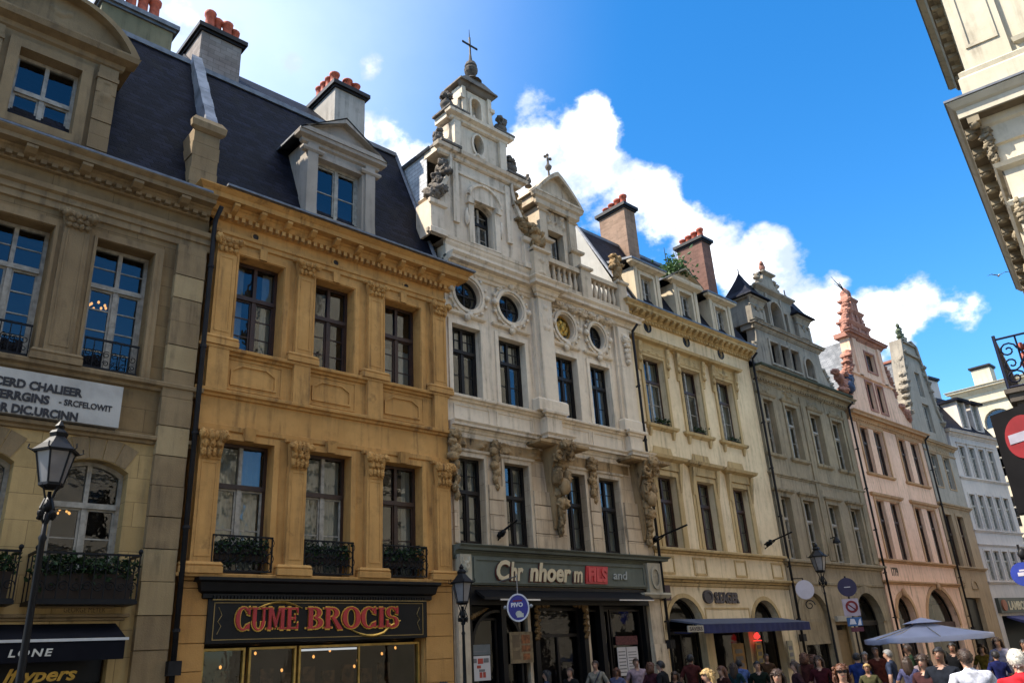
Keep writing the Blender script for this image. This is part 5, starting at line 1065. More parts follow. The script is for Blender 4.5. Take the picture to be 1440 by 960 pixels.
c = MB(); c.mould(X0, X1, cornice_prof(12.12, .46, .42), left=False); c.relief(X0+.2, X1-.2, 11.72, 11.95, -.02, .12, 77, 4, False, 90, 6); dentils(c, X0, X1, 11.74, 11.84, -.12, .0, .24, .13); c.build('cornice', OT, h6)
GC6 = 41.95
g = MB(); L = [(3.9, 12.1), (3.9, 12.7), (3.0, 13.2), (2.7, 13.8), (2.55, 14.4), (2.2, 14.7), (1.95, 15.4), (1.9, 16.6)]
g.prism([(GC6-d, z) for d, z in L]+[(GC6+d, z) for d, z in L[::-1]], .0, .5, [rect(41.62, 42.7, 14.95, 16.0), rect(40.86, 41.62, 12.7, 14.2), rect(42.08, 42.86, 12.7, 14.2)])
g.box(GC6-1.7, GC6-1.3, -.1, .0, 14.4, 16.5); g.box(GC6+1.3, GC6+1.7, -.1, .0, 14.4, 16.5); g.mould(GC6-2.5, GC6+2.5, [(.03, 14.36), (.1, 14.4), (.1, 14.48), (.02, 14.52)])
g.build('gable', PS, h6)
k = MB(); k.mould(GC6-2.0, GC6+2.0, cornice_prof(16.86, .36, .36)); k.box(GC6-2.1, GC6+2.1, -.05, .7, 16.55, 16.8)
def tier(hw, z0, z1, nx, y=.02):
    k.box(GC6-.25-hw, GC6-.25+hw, y, .55, z0, z1); k.mould(GC6-.25-hw, GC6-.25+hw, [(.02, z1-.18), (.06, z1-.14), (.12, z1-.05), (.15, z1), (.15, z1+.05)], y); k.box(GC6-.25-hw-.1, GC6-.25+hw+.1, y, .66, z1-.05, z1+.05)
    for q in range(3): xx = GC6-.25+hw*(q-1)*.78; k.box(xx-.1, xx+.1, y-.07, y, z0, z1-.18)
    for sg in (-1, 1):
        pts = [(GC6-.25+sg*hw, z1+.05), (GC6-.25+sg*(hw-.04), z1+.22), (GC6-.25+sg*(nx+(hw-nx)*.4), z1+.32), (GC6-.25+sg*(nx+.06), z1+.55), (GC6-.25+sg*nx*.5, z1+.6), (GC6-.25+sg*nx*.5, z1+.05)]
        k.prism(pts, y+.06, .5, back=True)
tier(1.18, 16.82, 17.6, .72); tier(.7, 17.65, 18.35, .38); tier(.35, 18.4, 19.1, .16)
for sg in (-1, 1):
    for j in range(5): k.blob((GC6-.25+sg*(1.5-.1*j), .2, 16.95+.16*j), (.2, .2, .14), j+sg, .5, 3)
    for j in range(4): k.blob((GC6-.25+sg*(.95-.08*j), .2, 17.9+.16*j), (.18, .2, .13), j+9*sg, .5, 3)
    for j in range(3): k.blob((GC6-.25+sg*.5, .2, 18.6+.16*j), (.14, .18, .12), j+19*sg, .5, 3)
    for j in range(9): k.blob((GC6+sg*(2.15+.06*j+.1*(j % 2)), .15, 15.6-.2*j), (.26, .3, .17), j+29*sg, .5, 3)
    for j in range(6): k.blob((GC6+sg*(3.0+.14*j), .1, 13.5-.12*j), (.3, .3, .22), j+39*sg, .6, 3)
k.relief(GC6-1.2, GC6+.7, 16.95, 17.5, .02, .16, 81, 3)
k.smooth = True; k.lathe(GC6-.25, .3, [(.3, 19.2), (.14, 19.32), (.1, 19.42), (.24, 19.56), (.26, 19.7), (.12, 19.84), (.04, 19.95)], 10); k.smooth = False
for a, b, z0, z1 in ((41.62, 42.7, 14.95, 16.0), (40.86, 41.62, 12.7, 14.2), (42.08, 42.86, 12.7, 14.2)): k.ring(rect(a-.1, b+.1, z0-.1, z1+.1), rect(a-.001, b+.001, z0+.001, z1-.001), -.04, .01)
k.build('gable_carving', PC, h6)
for a, b, z0, z1 in ((41.62, 42.7, 14.95, 16.0), (40.86, 41.62, 12.7, 14.2), (42.08, 42.86, 12.7, 14.2)): window(h6, a, b, z0, z1, .16, tr=0, low=1, fmat=M_brown, seed=150, name='gable_window')
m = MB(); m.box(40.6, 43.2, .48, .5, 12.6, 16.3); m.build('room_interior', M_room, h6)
m = MB()
for a, b, c_ in ((-.3, .9, .5), (-.5, .4, .2), (-.6, .7, .9), (-.2, .5, .9)): m.tube([(GC6-.25, .3, 19.75), (GC6-.3+a*.9, .3, 19.75+b*.3), (GC6-.3+a*2.2, .3, 19.8+c_*.5)], [.04, .03, .012], 4)
m.build('weather_vane', M_iron, h6)
m = MB()
for j, (dx, dz, sx, sz) in enumerate(((0, 0, .5, .3), (-.4, .3, .3, .3), (-.75, .55, .25, .2), (.3, .3, .25, .3), (.1, .6, .3, .2), (-.3, -.3, .4, .2))): m.blob((38.0+dx, -.1, 13.4+dz), (sx, .26, sz), j, .5, 3)
m.build('parapet_carving', PC, h6)
m = MB(); m.blob((38.5, -.15, 13.8), (.45, .3, .35), 3, .5, 2.5); m.blob((38.3, -.2, 13.35), (.3, .25, .35), 6, .5, 2.5); m.build('painted_statue', simple('navy_paint', (.03, .045, .09), .6, var=.5), h6)
r = MB(); r.quad((X0+.2, .4, 12.0), (GC6-1.3, .4, 16.6), (GC6-1.3, 9, 16.6), (X0+.2, 9, 12.0)); r.quad((X1-.2, .4, 12.0), (GC6+1.3, .4, 16.6), (GC6+1.3, 9, 16.6), (X1-.2, 9, 12.0)); r.quad((GC6-1.3, .4, 16.6), (GC6+1.3, .4, 16.6), (GC6+1.3, 9, 16.6), (GC6-1.3, 9, 16.6)); r.quad((X0+.2, 9, 12), (GC6-1.3, 9, 16.6), (GC6+1.3, 9, 16.6), (X1-.2, 9, 12)); r.build('roof', M_slateg, h6)
for x0, x1, r_, zs in ((38.45, 40.4, .98, 2.5), (41.7, 45.6, 1.75, 2.1)):
    m = MB(); o = arch(x0, x1, GZ, zs, r_); m.ring(o, inset(o, .09), .26, .34); oo = m.build('shop_window', M_dark, h6); q = MB(); q.prism(inset(o, .04), .3, .3, sides=False); q.build('glass', glass_mat('shop_glass'), oo)
    if x1-x0 > 3: q = MB(); q.box(x0+.1, x1-.1, .18, .3, 1.75, 2.3); q.build('shop_fascia', simple('maroon_board', (.05, .022, .02), .6), h6)
ltext(h6, 'lettering', '1779', .5, 38.75, 4.36, -.0, simple('carved_letters', (.12, .085, .05), .9), .01, .02, 0, .8)
downpipe(h6, 46.7, -.2, GZ, 12.0, M_pipe, .05)

# ================================================================ narrow grey gabled house
masonry('grey_render', (0.37, 0.32, 0.255), (0.27, 0.235, 0.185), grime=(.06, .055, .045), g=.7, bump=.3, blotch=.9)
masonry('tan_render', (0.396, 0.273, 0.157), (0.308, 0.210, 0.119), grime=(.06, .045, .03), g=.7, bump=.3)
GR, TR = MATS['grey_render'], MATS['tan_render']
h7 = thing('town_house', 'narrow grey rendered house with a plain steep gable and a mossy statue on its tip', 'house', (49, 0, GZ)); h7['_wall'] = 'tan_render'
X0, X1 = 46.8, 51.35; ux = [47.42, 49.3]; lx = [47.2, 48.95]
holes = [rect(x, x+.92, 9.36, 11.22) for x in ux]
w = MB(); w.prism(rect(X0, X1, 8.3, 11.9), 0, .4, holes); w.build('wall', GR, h7)
w = MB(); w.prism(rect(X0, X1, GZ, 8.3), 0, .4, [rect(x, x+.98, 5.06, 7.8) for x in lx]+[rect(47.2, 49.5, GZ+.02, 3.45)]); w.build('wall', TR, h7); shell(h7, X0, X1, GZ, 12, mat=GR)
t = MB(); t.mould(X0, X1, cornice_prof(11.98, .3, .26)); t.mould(X0, X1, band_prof(8.2, 8.42, .18)); t.mould(X0, X1, band_prof(4.88, 5.04, .16)); t.mould(X0, X1, band_prof(11.3, 11.4, .05))
for x in ux: t.ring(rect(x-.1, x+1.02, 9.3, 11.28), rect(x-.001, x+.921, 9.361, 11.221), -.03, .01)
for x in lx: t.ring(rect(x-.14, x+1.12, 5.06, 7.95), rect(x-.001, x+.981, 5.061, 7.801), -.05, .01)
t.relief(47.6, 50.6, 11.42, 11.72, -.01, .1, 91, 4, False, 40, 8)
t.blob((47.3, -.05, 4.2), (.16, .08, .3), 2, .5, 3); t.ring(arch(48.6, 49.6, 3.9, 4.05, .4, 8), arch(48.75, 49.45, 3.9, 4.05, .25, 8), -.06, .0); t.build('stone_trim', TR, h7)
for i, x in enumerate(ux): window(h7, x, x+.92, 9.36, 11.22, .14, tr=.62, low=1, fmat=M_white, seed=160+i); 
for i, x in enumerate(lx): window(h7, x, x+.98, 5.06, 7.8, .14, tr=.62, low=1, fmat=M_brown, seed=165+i)
g = MB(); GC7 = 48.5; L = [(2.5, 11.9), (2.45, 13.2), (1.9, 14.1), (1.45, 16.3), (1.2, 17.2), (1.05, 17.95), (.3, 18.2)]
g.prism([(GC7-.1-d, z) for d, z in L]+[(GC7-.1+d, z) for d, z in L[::-1]], .0, .5, [rect(48.32, 49.1, 14.75, 16.25), rect(48.25, 49.3, 12.6, 14.3)], back=True)
g.build('gable', GR, h7)
k = MB()
for sg in (-1, 1):
    for (a, za), (b, zb) in zip(L[1:], L[2:]):
        xa, xb = GC7-.1+sg*a, GC7-.1+sg*b; k.add([(x+dx, y, z+dz) for y in (-.12, .6) for x, z, dx, dz in ((xa, za, -sg*.06, 0), (xb, zb, -sg*.06, 0), (xb, zb, sg*.16, .1), (xa, za, sg*.16, .1))], [(0,1,2,3), (4,5,6,7), (0,1,5,4), (2,3,7,6), (0,3,7,4), (1,2,6,5)])
    for j in range(9): k.blob((GC7-.1+sg*(2.3-.15*j+.12*(j % 2)), .1, 13.4+.48*j), (.26, .32, .2), j+7*sg, .55, 3)
k.box(GC7-1.3, GC7+1.1, -.15, .62, 17.2, 17.35); k.box(GC7-1.1, GC7+.9, -.12, .6, 17.95, 18.08)
k.build('gable_coping', GG, h7)
m = MB()
for j, (dx, dz, s) in enumerate(((0, .1, .3), (.05, .4, .24), (-.06, .68, .22), (.08, .9, .17), (0, 1.12, .13), (.2, .55, .14), (-.2, .4, .14))): m.blob((GC7-.2+dx, .25, 18.15+dz), (s, s, s), j, .6, 3)
m.build('gable_statue', simple('mossy_bronze', (.1, .12, .07), .8, var=.6, scale=6), h7)
for z0, z1, a, b in ((14.75, 16.25, 48.32, 49.1), (12.6, 14.3, 48.25, 49.3)): window(h7, a, b, z0, z1, .14, tr=0, low=1, fmat=M_white, seed=170, name='gable_window')
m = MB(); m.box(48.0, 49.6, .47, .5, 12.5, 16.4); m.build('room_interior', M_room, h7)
r = MB(); r.quad((X0+.1, .4, 12.0), (47.1, .4, 16.8), (47.1, 9, 16.8), (X0+.1, 9, 12.0)); r.quad((47.1, .4, 16.8), (48.4, .4, 17.4), (48.4, 9, 17.4), (47.1, 9, 16.8)); r.quad((X1, .4, 12.0), (48.4, .4, 17.4), (48.4, 9, 17.4), (X1, 9, 12.0)); r.quad((X0+.1, 9, 12), (47.1, 9, 16.8), (48.4, 9, 17.4), (X1, 9, 12)); r.cur = 1; r.tube([(47.1, .4, 16.84), (47.1, 9, 16.84)], .1, 5); r.build('roof', [M_slateg, simple('red_ridge_tile', (.3, .1, .06), .8)], h7)
m = MB(); m.box(47.2, 49.5, .25, .35, GZ, 3.4); m.build('door', M_black, h7)

# ================================================================ white house, turned slightly towards the street
masonry('white_stucco', (0.589, 0.506, 0.435), (0.503, 0.432, 0.375), grime=(.12, .11, .1), g=.5, bump=.15, blotch=.5); WS = MATS['white_stucco']
h8 = thing('town_house', 'white stucco house with close set narrow windows under a dark slate mansard', 'house', (51.4, 0, GZ), math.radians(-8), org=(0, 0, GZ)); h8['_wall'] = 'white_stucco'
W8 = 5.75
r1 = [.72+1.18*k for k in range(4)]; r2 = [.42+1.02*k for k in range(5)]
holes = [rect(x, x+.72, 10.36, 12.25) for x in r1]+[rect(x, x+.68, 7.3, 9.3) for x in r2]+[rect(x, x+.68, 4.42, 6.05) for x in r2]+[rect(.5, 5.3, GZ+.02, 2.5)]
w = MB(); w.prism(rect(0, W8, GZ, 13.0), 0, .4, holes); w.build('wall', WS, h8); shell(h8, 0, W8, GZ, 13.0, mat=WS)
t = MB(); t.mould(0, W8, cornice_prof(13.15, .36, .34)); t.mould(0, W8, band_prof(10.16, 10.32, .12)); t.mould(0, W8, band_prof(7.08, 7.24, .12)); t.mould(0, W8, band_prof(6.3, 6.44, .1)); t.mould(0, W8, band_prof(4.2, 4.36, .14))
for x in r1: t.ring(rect(x-.1, x+.82, 10.34, 12.38), rect(x-.001, x+.721, 10.361, 12.251), -.04, .01); t.mould(x-.1, x+.82, [(.03, 12.36), (.1, 12.42), (.1, 12.48)])
for x in r2: t.ring(rect(x-.08, x+.76, 7.28, 9.4), rect(x-.001, x+.681, 7.301, 9.301), -.04, .01); t.ring(rect(x-.08, x+.76, 4.4, 6.15), rect(x-.001, x+.681, 4.421, 6.051), -.04, .01)
t.build('stucco_trim', WS, h8)
for i, x in enumerate(r1): window(h8, x, x+.72, 10.36, 12.25, .09, fw=.05, tr=.66, low=1, fmat=M_white, curt=[None, 'blind', 'side', 'blind'][i], seed=180+i)
for i, x in enumerate(r2): window(h8, x, x+.68, 7.3, 9.3, .09, fw=.05, tr=.66, low=1, fmat=M_white, seed=185+i); window(h8, x, x+.68, 4.42, 6.05, .09, fw=.05, tr=.66, low=1, fmat=M_white, seed=190+i)
r = MB(); r.quad((0, -.1, 13.17), (W8, -.1, 13.17), (W8, 1.5, 16.0), (0, 1.5, 16.0)); r.quad((0, 1.5, 16.0), (W8, 1.5, 16.0), (W8, 4, 16.6), (0, 4, 16.6)); r.quad((0, 4, 16.6), (W8, 4, 16.6), (W8, 9, 13), (0, 9, 13)); r.quad((0, -.1, 13.17), (0, 1.5, 16), (0, 4, 16.6), (0, 9, 13)); r.quad((W8, -.1, 13.17), (W8, 1.5, 16), (W8, 4, 16.6), (W8, 9, 13)); r.build('roof', M_slate, h8)
for a, b in ((2.2, 3.3), (3.9, 5.0)):
    d = MB(); d.box(a, a+.2, .1, 1.5, 13.2, 15.3); d.box(b-.2, b, .1, 1.5, 13.2, 15.3); d.box(a, b, .1, .2, 13.2, 13.6); d.cur = 1; d.box(a-.2, b+.2, -.15, 1.9, 15.3, 15.45); o = d.build('dormer', [WS, M_slate], h8); window(o, a+.2, b-.2, 13.6, 15.3, .2, tr=0, low=1, fmat=M_white, name='dormer_window')
chimney(h8, 3.1, 4.2, 1.8, 3.0, 15.9, 17.6, WS, M_dark); 
s = MB(); s.box(.2, 5.7, -.2, .0, 2.65, 3.45); so = s.build('shop_fascia', simple('olive_fascia', (.06, .06, .045), .5), h8); ltext(so, 'lettering', 'LAMBORN', .62, 1.2, 2.82, -.2, CR, .02, .02, 0, .9)
s = MB(); s.prism(oval(.65, 3.05, .26, .3, 12), -.28, -.2); s.build('shop_emblem', simple('orange_emblem', (.3, .1, .05), .6), so)
s = MB(); s.add([(x, y, z) for x in (1.0, 6.2) for y, z in ((-.02, 2.5), (-1.6, 1.95), (-1.6, 1.75), (-.02, 2.4))], [(0,1,2,3), (4,5,6,7), (0,1,5,4), (1,2,6,5), (2,3,7,6)]); s.build('awning', simple('violet_navy_canvas', (.06, .06, .16), .8), h8)
s = MB(); s.box(.5, 5.3, .2, .3, GZ, 2.5); s.build('shopfront', M_black, h8)

# ================================================================ cream house closing the street, facing the sun
masonry('cream_far', (.56, .49, .36), (.48, .41, .29), grime=(.12, .1, .07), g=.45, bump=.15); CF = MATS['cream_far']
h9 = thing('town_house', 'sunlit cream house beyond the white one with a lunette window under its cornice', 'house', (66, 3.5, GZ), math.radians(-90), org=(0, 0, GZ)); h9['_wall'] = 'cream_far'
holes = [arch(1.6+3.4*k, 3.6+3.4*k, 15.6, 16.0, .98) for k in range(5)]+[rect(1.3+1.7*k, 2.2+1.7*k, z, z+2.2) for k in range(9) for z in (4.5, 8.4, 12.0)]
w = MB(); w.prism(rect(0, 18, GZ, 18.6), 0, .4, holes); w.build('wall', CF, h9); shell(h9, 0, 18, GZ, 18.6, mat=CF)
t = MB(); t.mould(0, 18, cornice_prof(18.9, .5, .5)); t.mould(0, 18, band_prof(17.5, 17.7, .2)); t.mould(0, 18, cornice_prof(14.9, .4, .4)); t.mould(0, 18, band_prof(11.5, 11.7, .2)); t.mould(0, 18, band_prof(7.6, 7.8, .2))
for k in range(10): t.box(.5+1.7*k, .95+1.7*k, -.14, .0, 7.8, 14.4)
t.build('stucco_trim', CF, h9)
for k in range(5): o = arch(1.6+3.4*k, 3.6+3.4*k, 15.6, 16.0, .98); m = MB(); m.ring(o, inset(o, .08), .2, .28); oo = m.build('lunette_window', M_white, h9); q = MB(); q.prism(inset(o, .04), .24, .24, sides=False); q.build('glass', glass_mat(), oo)
for k in range(9):
    for z in (4.5, 8.4, 12.0): window(h9, 1.3+1.7*k, 2.2+1.7*k, z, z+2.2, .2, tr=.66, low=1, fmat=M_white, seed=k)
r = MB(); r.quad((0, -.2, 18.9), (18, -.2, 18.9), (18, 3, 19.6), (0, 3, 19.6)); r.quad((0, 3, 19.6), (18, 3, 19.6), (18, 9, 18.6), (0, 9, 18.6)); r.build('roof', M_slateg, h9)
h9.scale = (1, 1, 1.01)
chimney(h9, 1.6, 2.9, .3, 1.4, 18.9, 20.5, CF, M_dark)
# ================================================================ cream corner house on the right, seen nearly along its street front
masonry('cream_stone', (.60, .53, .40), (.50, .44, .32), grime=(.12, .09, .06), g=.5, bump=.25, blotch=.7); CRS = MATS['cream_stone']
masonry('cream_carved', (.5, .42, .3), (.4, .33, .23), grime=(.05, .04, .03), g=.9, bump=.4); CC = MATS['cream_carved']
AZ = math.radians(10.4); cx, cy = 16*math.cos(math.radians(9.95)), -16+16*math.sin(math.radians(9.95))
# local frame: x runs from the corner along the sunny end face towards the right of the picture, y goes back along the street
h0 = thing('corner_house', 'sunlit cream corner house with heavy bracketed cornices cut by the right edge of the picture', 'house', (cx, cy, GZ), AZ-PI/2, org=(0, 0, GZ)); h0['_wall'] = 'cream_stone'
WX, DY, ZC, ZT = 9.0, 10.2, 11.15, 18.6
holes = [rect(1.2+2.2*k, 2.3+2.2*k, z, z+2.3) for k in range(3) for z in (4.3, 7.6)]+[rect(1.5+2.2*k, 2.6+2.2*k, 13.2, 15.6) for k in range(3)]
w = MB(); w.prism(rect(0, WX, GZ, ZT), 0, .4, holes); w.build('wall', CRS, h0)
b = MB(); b.quad((0, 0, GZ), (0, DY, GZ), (0, DY, ZT), (0, 0, ZT)); b.quad((WX, .36, GZ), (WX, DY, GZ), (WX, DY, ZT), (WX, .36, ZT)); b.quad((0, DY, GZ), (WX, DY, GZ), (WX, DY, ZT), (0, DY, ZT)); b.quad((0, 0, ZT), (WX, 0, ZT), (WX, DY, ZT), (0, DY, ZT))
for k in range(4):                                                 # window casings of the street front
    for z in (4.3, 7.6, 13.2): b.box(-.06, .02, 1.2+2.3*k, 2.5+2.3*k, z-.1, z+2.5)
b.build('side_wall', CRS, h0)
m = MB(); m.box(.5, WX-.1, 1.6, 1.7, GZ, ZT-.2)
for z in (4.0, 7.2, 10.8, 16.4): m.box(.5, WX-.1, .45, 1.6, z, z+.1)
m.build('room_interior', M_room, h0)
for k in range(3):
    for z in (4.3, 7.6): window(h0, 1.2+2.2*k, 2.3+2.2*k, z, z+2.3, .25, fmat=M_white, low=1, curt='side')
    window(h0, 1.5+2.2*k, 2.6+2.2*k, 13.2, 15.6, .25, fmat=M_white, low=1)
def wrap(mb, prof, x1=WX, y1=DY):
    """moulding that turns the corner: along the end face, then back along the street front"""
    rings = [[(x1, .01, z), (x1, -d, z), (-d, -d, z), (-d, y1+d, z), (.01, y1+d, z)] for d, z in prof]; n = len(rings)
    mb.add([p for r in rings for p in r], [(5*i+k, 5*i+k+1, 5*i+k+6, 5*i+k+5) for i in range(n-1) for k in range(4)]+[tuple(range(5)), tuple(5*(n-1)+k for k in range(5))])
c = MB(); wrap(c, [(.0, ZC-.95), (.06, ZC-.93), (.08, ZC-.55), (.14, ZC-.5), (.16, ZC-.36), (.42, ZC-.34), (.43, ZC-.16), (.48, ZC-.12), (.55, ZC-.02), (.55, ZC)])
wrap(c, [(.0, ZC-1.5), (.1, ZC-1.44), (.14, ZC-1.36), (.03, ZC-1.32)]); wrap(c, [(.0, ZC-2.3), (.08, ZC-2.26), (.12, ZC-2.18), (.03, ZC-2.12)])
c.build('cornice', CRS, h0)
c = MB(); wrap(c, [(.45, ZC+.004), (.58, ZC+.006), (.58, ZC+.05), (.0, ZC+.06)]); c.build('gutter', M_zinc, h0)
SOF = masonry('cornice_shade_tone', (.17, .135, .09), (.11, .088, .06), grime=(.03, .025, .02), g=.6)  # tone stands for the shade under the cornices
masonry('shaded_dirty_cream', (.32, .26, .17), (.2, .16, .105), grime=(.03, .025, .02), g=.9); DC = MATS['shaded_dirty_cream']  # brackets and eaves: underside shade worked into the darker cream
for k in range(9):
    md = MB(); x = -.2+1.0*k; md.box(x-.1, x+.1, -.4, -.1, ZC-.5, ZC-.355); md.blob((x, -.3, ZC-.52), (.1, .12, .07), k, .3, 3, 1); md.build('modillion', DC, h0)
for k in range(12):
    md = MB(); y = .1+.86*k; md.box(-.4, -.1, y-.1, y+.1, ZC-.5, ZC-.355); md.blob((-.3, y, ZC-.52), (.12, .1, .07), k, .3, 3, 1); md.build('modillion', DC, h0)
sf = MB(); wrap(sf, [(.165, ZC-.36), (.165, ZC-.346), (.41, ZC-.346), (.41, ZC-.36)]); sf.box(-.03, .0, .02, DY, ZC-2.0, ZC-.5); sf.build('soffit_shade', SOF, h0)  # added dark sheet and wall strip in place of cornice shade
sf = MB(); wrap(sf, [(.1, ZT-.28), (.1, ZT-.266), (.39, ZT-.266), (.39, ZT-.28)]); sf.build('soffit_shade', SOF, h0)  # same painted shade under the upper eaves
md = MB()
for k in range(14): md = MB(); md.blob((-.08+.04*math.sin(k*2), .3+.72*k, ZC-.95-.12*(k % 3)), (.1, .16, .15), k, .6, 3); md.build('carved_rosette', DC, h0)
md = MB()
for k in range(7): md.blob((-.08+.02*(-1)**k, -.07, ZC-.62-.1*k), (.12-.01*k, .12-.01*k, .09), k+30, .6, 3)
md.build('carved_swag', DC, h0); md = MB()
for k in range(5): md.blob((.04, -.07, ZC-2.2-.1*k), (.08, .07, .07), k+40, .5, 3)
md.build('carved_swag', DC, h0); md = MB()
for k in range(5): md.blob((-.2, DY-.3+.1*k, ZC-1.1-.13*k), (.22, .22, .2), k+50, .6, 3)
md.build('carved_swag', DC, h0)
t = MB()
t.box(-.07, .75, -.09, .03, ZC+.1, ZT-1.2); t.ring(rect(.05, .62, ZC+1.3, ZT-1.6), rect(.12, .55, ZC+1.37, ZT-1.67), -.12, -.08); t.mould(-.04, .78, [(.09, ZC+.1), (.2, ZC+.12), (.2, ZC+.62), (.15, ZC+.68), (.17, ZC+.78), (.1, ZC+.84)], .0)
for x in (3.0, 5.2): t.box(x-.35, x+.2, -.09, .0, ZC+.1, ZT-1.2); t.mould(x-.35, x+.2, [(.09, ZC+.1), (.2, ZC+.12), (.2, ZC+.62), (.15, ZC+.68), (.17, ZC+.78), (.1, ZC+.84)], .0)
t.mould(.9, 2.5, [(.0, ZC+1.0), (.08, ZC+1.05), (.1, ZC+1.15), (.02, ZC+1.2)], .0)
for k in range(3): t.ring(rect(1.3+2.2*k, 2.8+2.2*k, 13.0, 15.9), rect(1.499+2.2*k, 2.601+2.2*k, 13.199, 15.601), -.08, .01)
for k in range(3):
    x0 = 1.0+2.2*k; o = arch(x0, x0+1.5, 7.4, 9.6, .6); i_ = arch(x0+.199, x0+1.301, 7.401, 9.6, .4)
    t.ring(o, i_, -.16, .01); t.ring(arch(x0-.12, x0+1.62, 7.3, 9.65, .75), arch(x0+.02, x0+1.48, 7.35, 9.6, .58), -.24, -.12); t.prism(arch(x0+.19, x0+1.31, 9.85, 9.86, .14), -.05, .0)
t.mould(.0, WX, [(.0, 6.7), (.12, 6.76), (.14, 6.92), (.02, 6.98)]); z = 7.0; k = 0
while z < ZC-2.4: t.box(.0, .55-.12*(k % 2), -.07, .01, z+.012, z+.44); z += .46; k += 1
t.build('stone_trim', CRS, h0)
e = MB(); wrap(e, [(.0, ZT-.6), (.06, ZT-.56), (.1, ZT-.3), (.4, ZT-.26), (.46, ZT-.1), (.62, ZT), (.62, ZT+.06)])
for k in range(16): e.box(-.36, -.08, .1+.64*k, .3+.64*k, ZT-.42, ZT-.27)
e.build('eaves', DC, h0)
e = MB(); wrap(e, [(.0, ZT+.062), (.66, ZT+.064), (.66, ZT+.12), (.0, ZT+.2)]); e.build('gutter', M_zinc, h0)
# balcony with a scrolled railing on the street front
b = MB(); y0, y1, zb = .35, 5.6, 5.62; px = -1.0
b.box(px, .0, y0, y1, zb-.2, zb); b.box(px-.05, .0, y0-.05, y1+.05, zb-.05, zb+.03); b.box(px+.08, .0, y0+.1, y1-.1, zb-.42, zb-.2)
for yy in (.7, 2.3, 3.9, 5.2): b.add([(0, yy-.12, zb-1.5), (0, yy+.12, zb-1.5), (px+.2, yy-.12, zb-.2), (px+.2, yy+.12, zb-.2), (0, yy-.12, zb-.2), (0, yy+.12, zb-.2)], [(0,1,3,2), (0,2,4), (1,3,5), (2,3,5,4)])
bo = b.build('balcony', masonry('balcony_dark_stone', (.09, .075, .06), (.055, .045, .036), g=.7), h0)  # very dark stone on slab and brackets alike
r = MB(); zt = zb+.98
def rail(p, q):
    p, q = Vector(p), Vector(q); L = (q-p).length; n = max(2, int(L/.25)); d = (q-p)/n
    for z in (zb+.06, zt): r.tube([p+Vector((0, 0, z)), q+Vector((0, 0, z))], .022, 5)
    for i in range(n+1): r.tube([p+d*i+Vector((0, 0, zb)), p+d*i+Vector((0, 0, zt))], .016, 4)
    u = d.normalized()
    for i in range(n):
        c_ = p+d*(i+.5)
        for zc, s in ((zb+.22, 1), (zb+.48, -1), (zb+.74, 1)):
            pts = [(c_.x+u.x*(a-0), c_.y+u.y*(a-0), z) for a, _, z in scroll(0, zc, d.length*.46, .03, PI*i, 1.4*s, 0)]; r.tube(pts, .016, 4)
rail((px+.03, y0, 0), (-.0, y0, 0)); rail((px+.03, y0, 0), (px+.03, y1, 0)); r.tube([(px+.03, y0, zb), (px+.03, y0, zt+.08)], .03, 6); r.build('balcony_railing', simple('blue_black_iron', (.012, .014, .03), .45, .5), bo)
pk = MB(); pk.blob((px+.4, y0+.1, zb+.5), (.06, .06, .24), 3, .5, 4); pk.blob((px+.4, y0+.1, zb+.78), (.05, .05, .09), 5, .4, 4); pk.build('balcony_ornament', simple('red_paint_old', (.35, .06, .03), .6, var=.5), bo)

# ================================================================ no-entry sign on its black board
az = math.radians(13.3); dist = 13.0
s = thing('traffic_sign', 'red no entry disc with a white bar on a tall black board', 'sign', (dist*math.cos(az), -16+dist*math.sin(az), GZ), math.radians(242), org=(0, 0, GZ))
b = MB(); b.box(-.46, .7, .0, .07, 3.12, 4.56); b.box(-.44, .68, -.01, .0, 3.14, 3.17); bo = b.build('board', M_black, s)
f = MB(); f.prism(oval(0, 4.13, .3, .3, 32), -.02, .0); f.build('disc', simple('sign_red', (.19, .009, .012), .6, var=.3), bo)  # red darkened so the disc looks shaded
f = MB(); f.box(-.23, .23, -.03, -.02, 4.07, 4.2); f.build('bar', simple('shaded_sign_white', (.27, .25, .29), .6, var=.2), bo)  # white greyed to carry the same shade
ltext(s, 'lettering', 'KES', .2, .08, 3.44, -.01, simple('sign_white', (.6, .58, .6), .5), .004, .004)
f = MB(); f.tube([(.45, .12, GZ), (.45, .12, 4.6)], .04, 8); f.build('post', M_iron, s)
# ================================================================ ground
def cobbles():
    t = NT('cobble_paving'); c = t.coords()
    v = t.n('ShaderNodeTexVoronoi', {'Vector': c, 'Scale': 7.5}, feature='DISTANCE_TO_EDGE').outputs['Distance']
    v2 = t.n('ShaderNodeTexVoronoi', {'Vector': c, 'Scale': 7.5}).outputs['Color']
    base = t.mix(.5, (.085, .08, .072), v2, 'MULTIPLY'); base = t.mix(t.ramp(t.noise(c, .6, 6), .35, .7), base, (.05, .047, .042)); base = t.mix(t.ramp(v, .0, .06), (.03, .028, .025), base)
    b = t.n('ShaderNodeBump', {'Strength': .6, 'Distance': .02, 'Height': t.ramp(v, 0, .12)})
    return t.done(t.n('ShaderNodeBsdfPrincipled', {'Base Color': base, 'Roughness': .8, 'Normal': b.outputs[0]}).outputs[0])
m = MB(); m.quad((-400, -400, GZ-.12), (400, -400, GZ-.12), (400, 400, GZ-.12), (-400, 400, GZ-.12)); structure(m.build('street', cobbles()))
m = MB(); m.box(-12, 51.3, -2.6, -.0, GZ-.11, GZ); structure(m.build('pavement', masonry('paving_slab', (.14, .135, .12), (.11, .105, .095), g=.5, block=(.6, .6))))
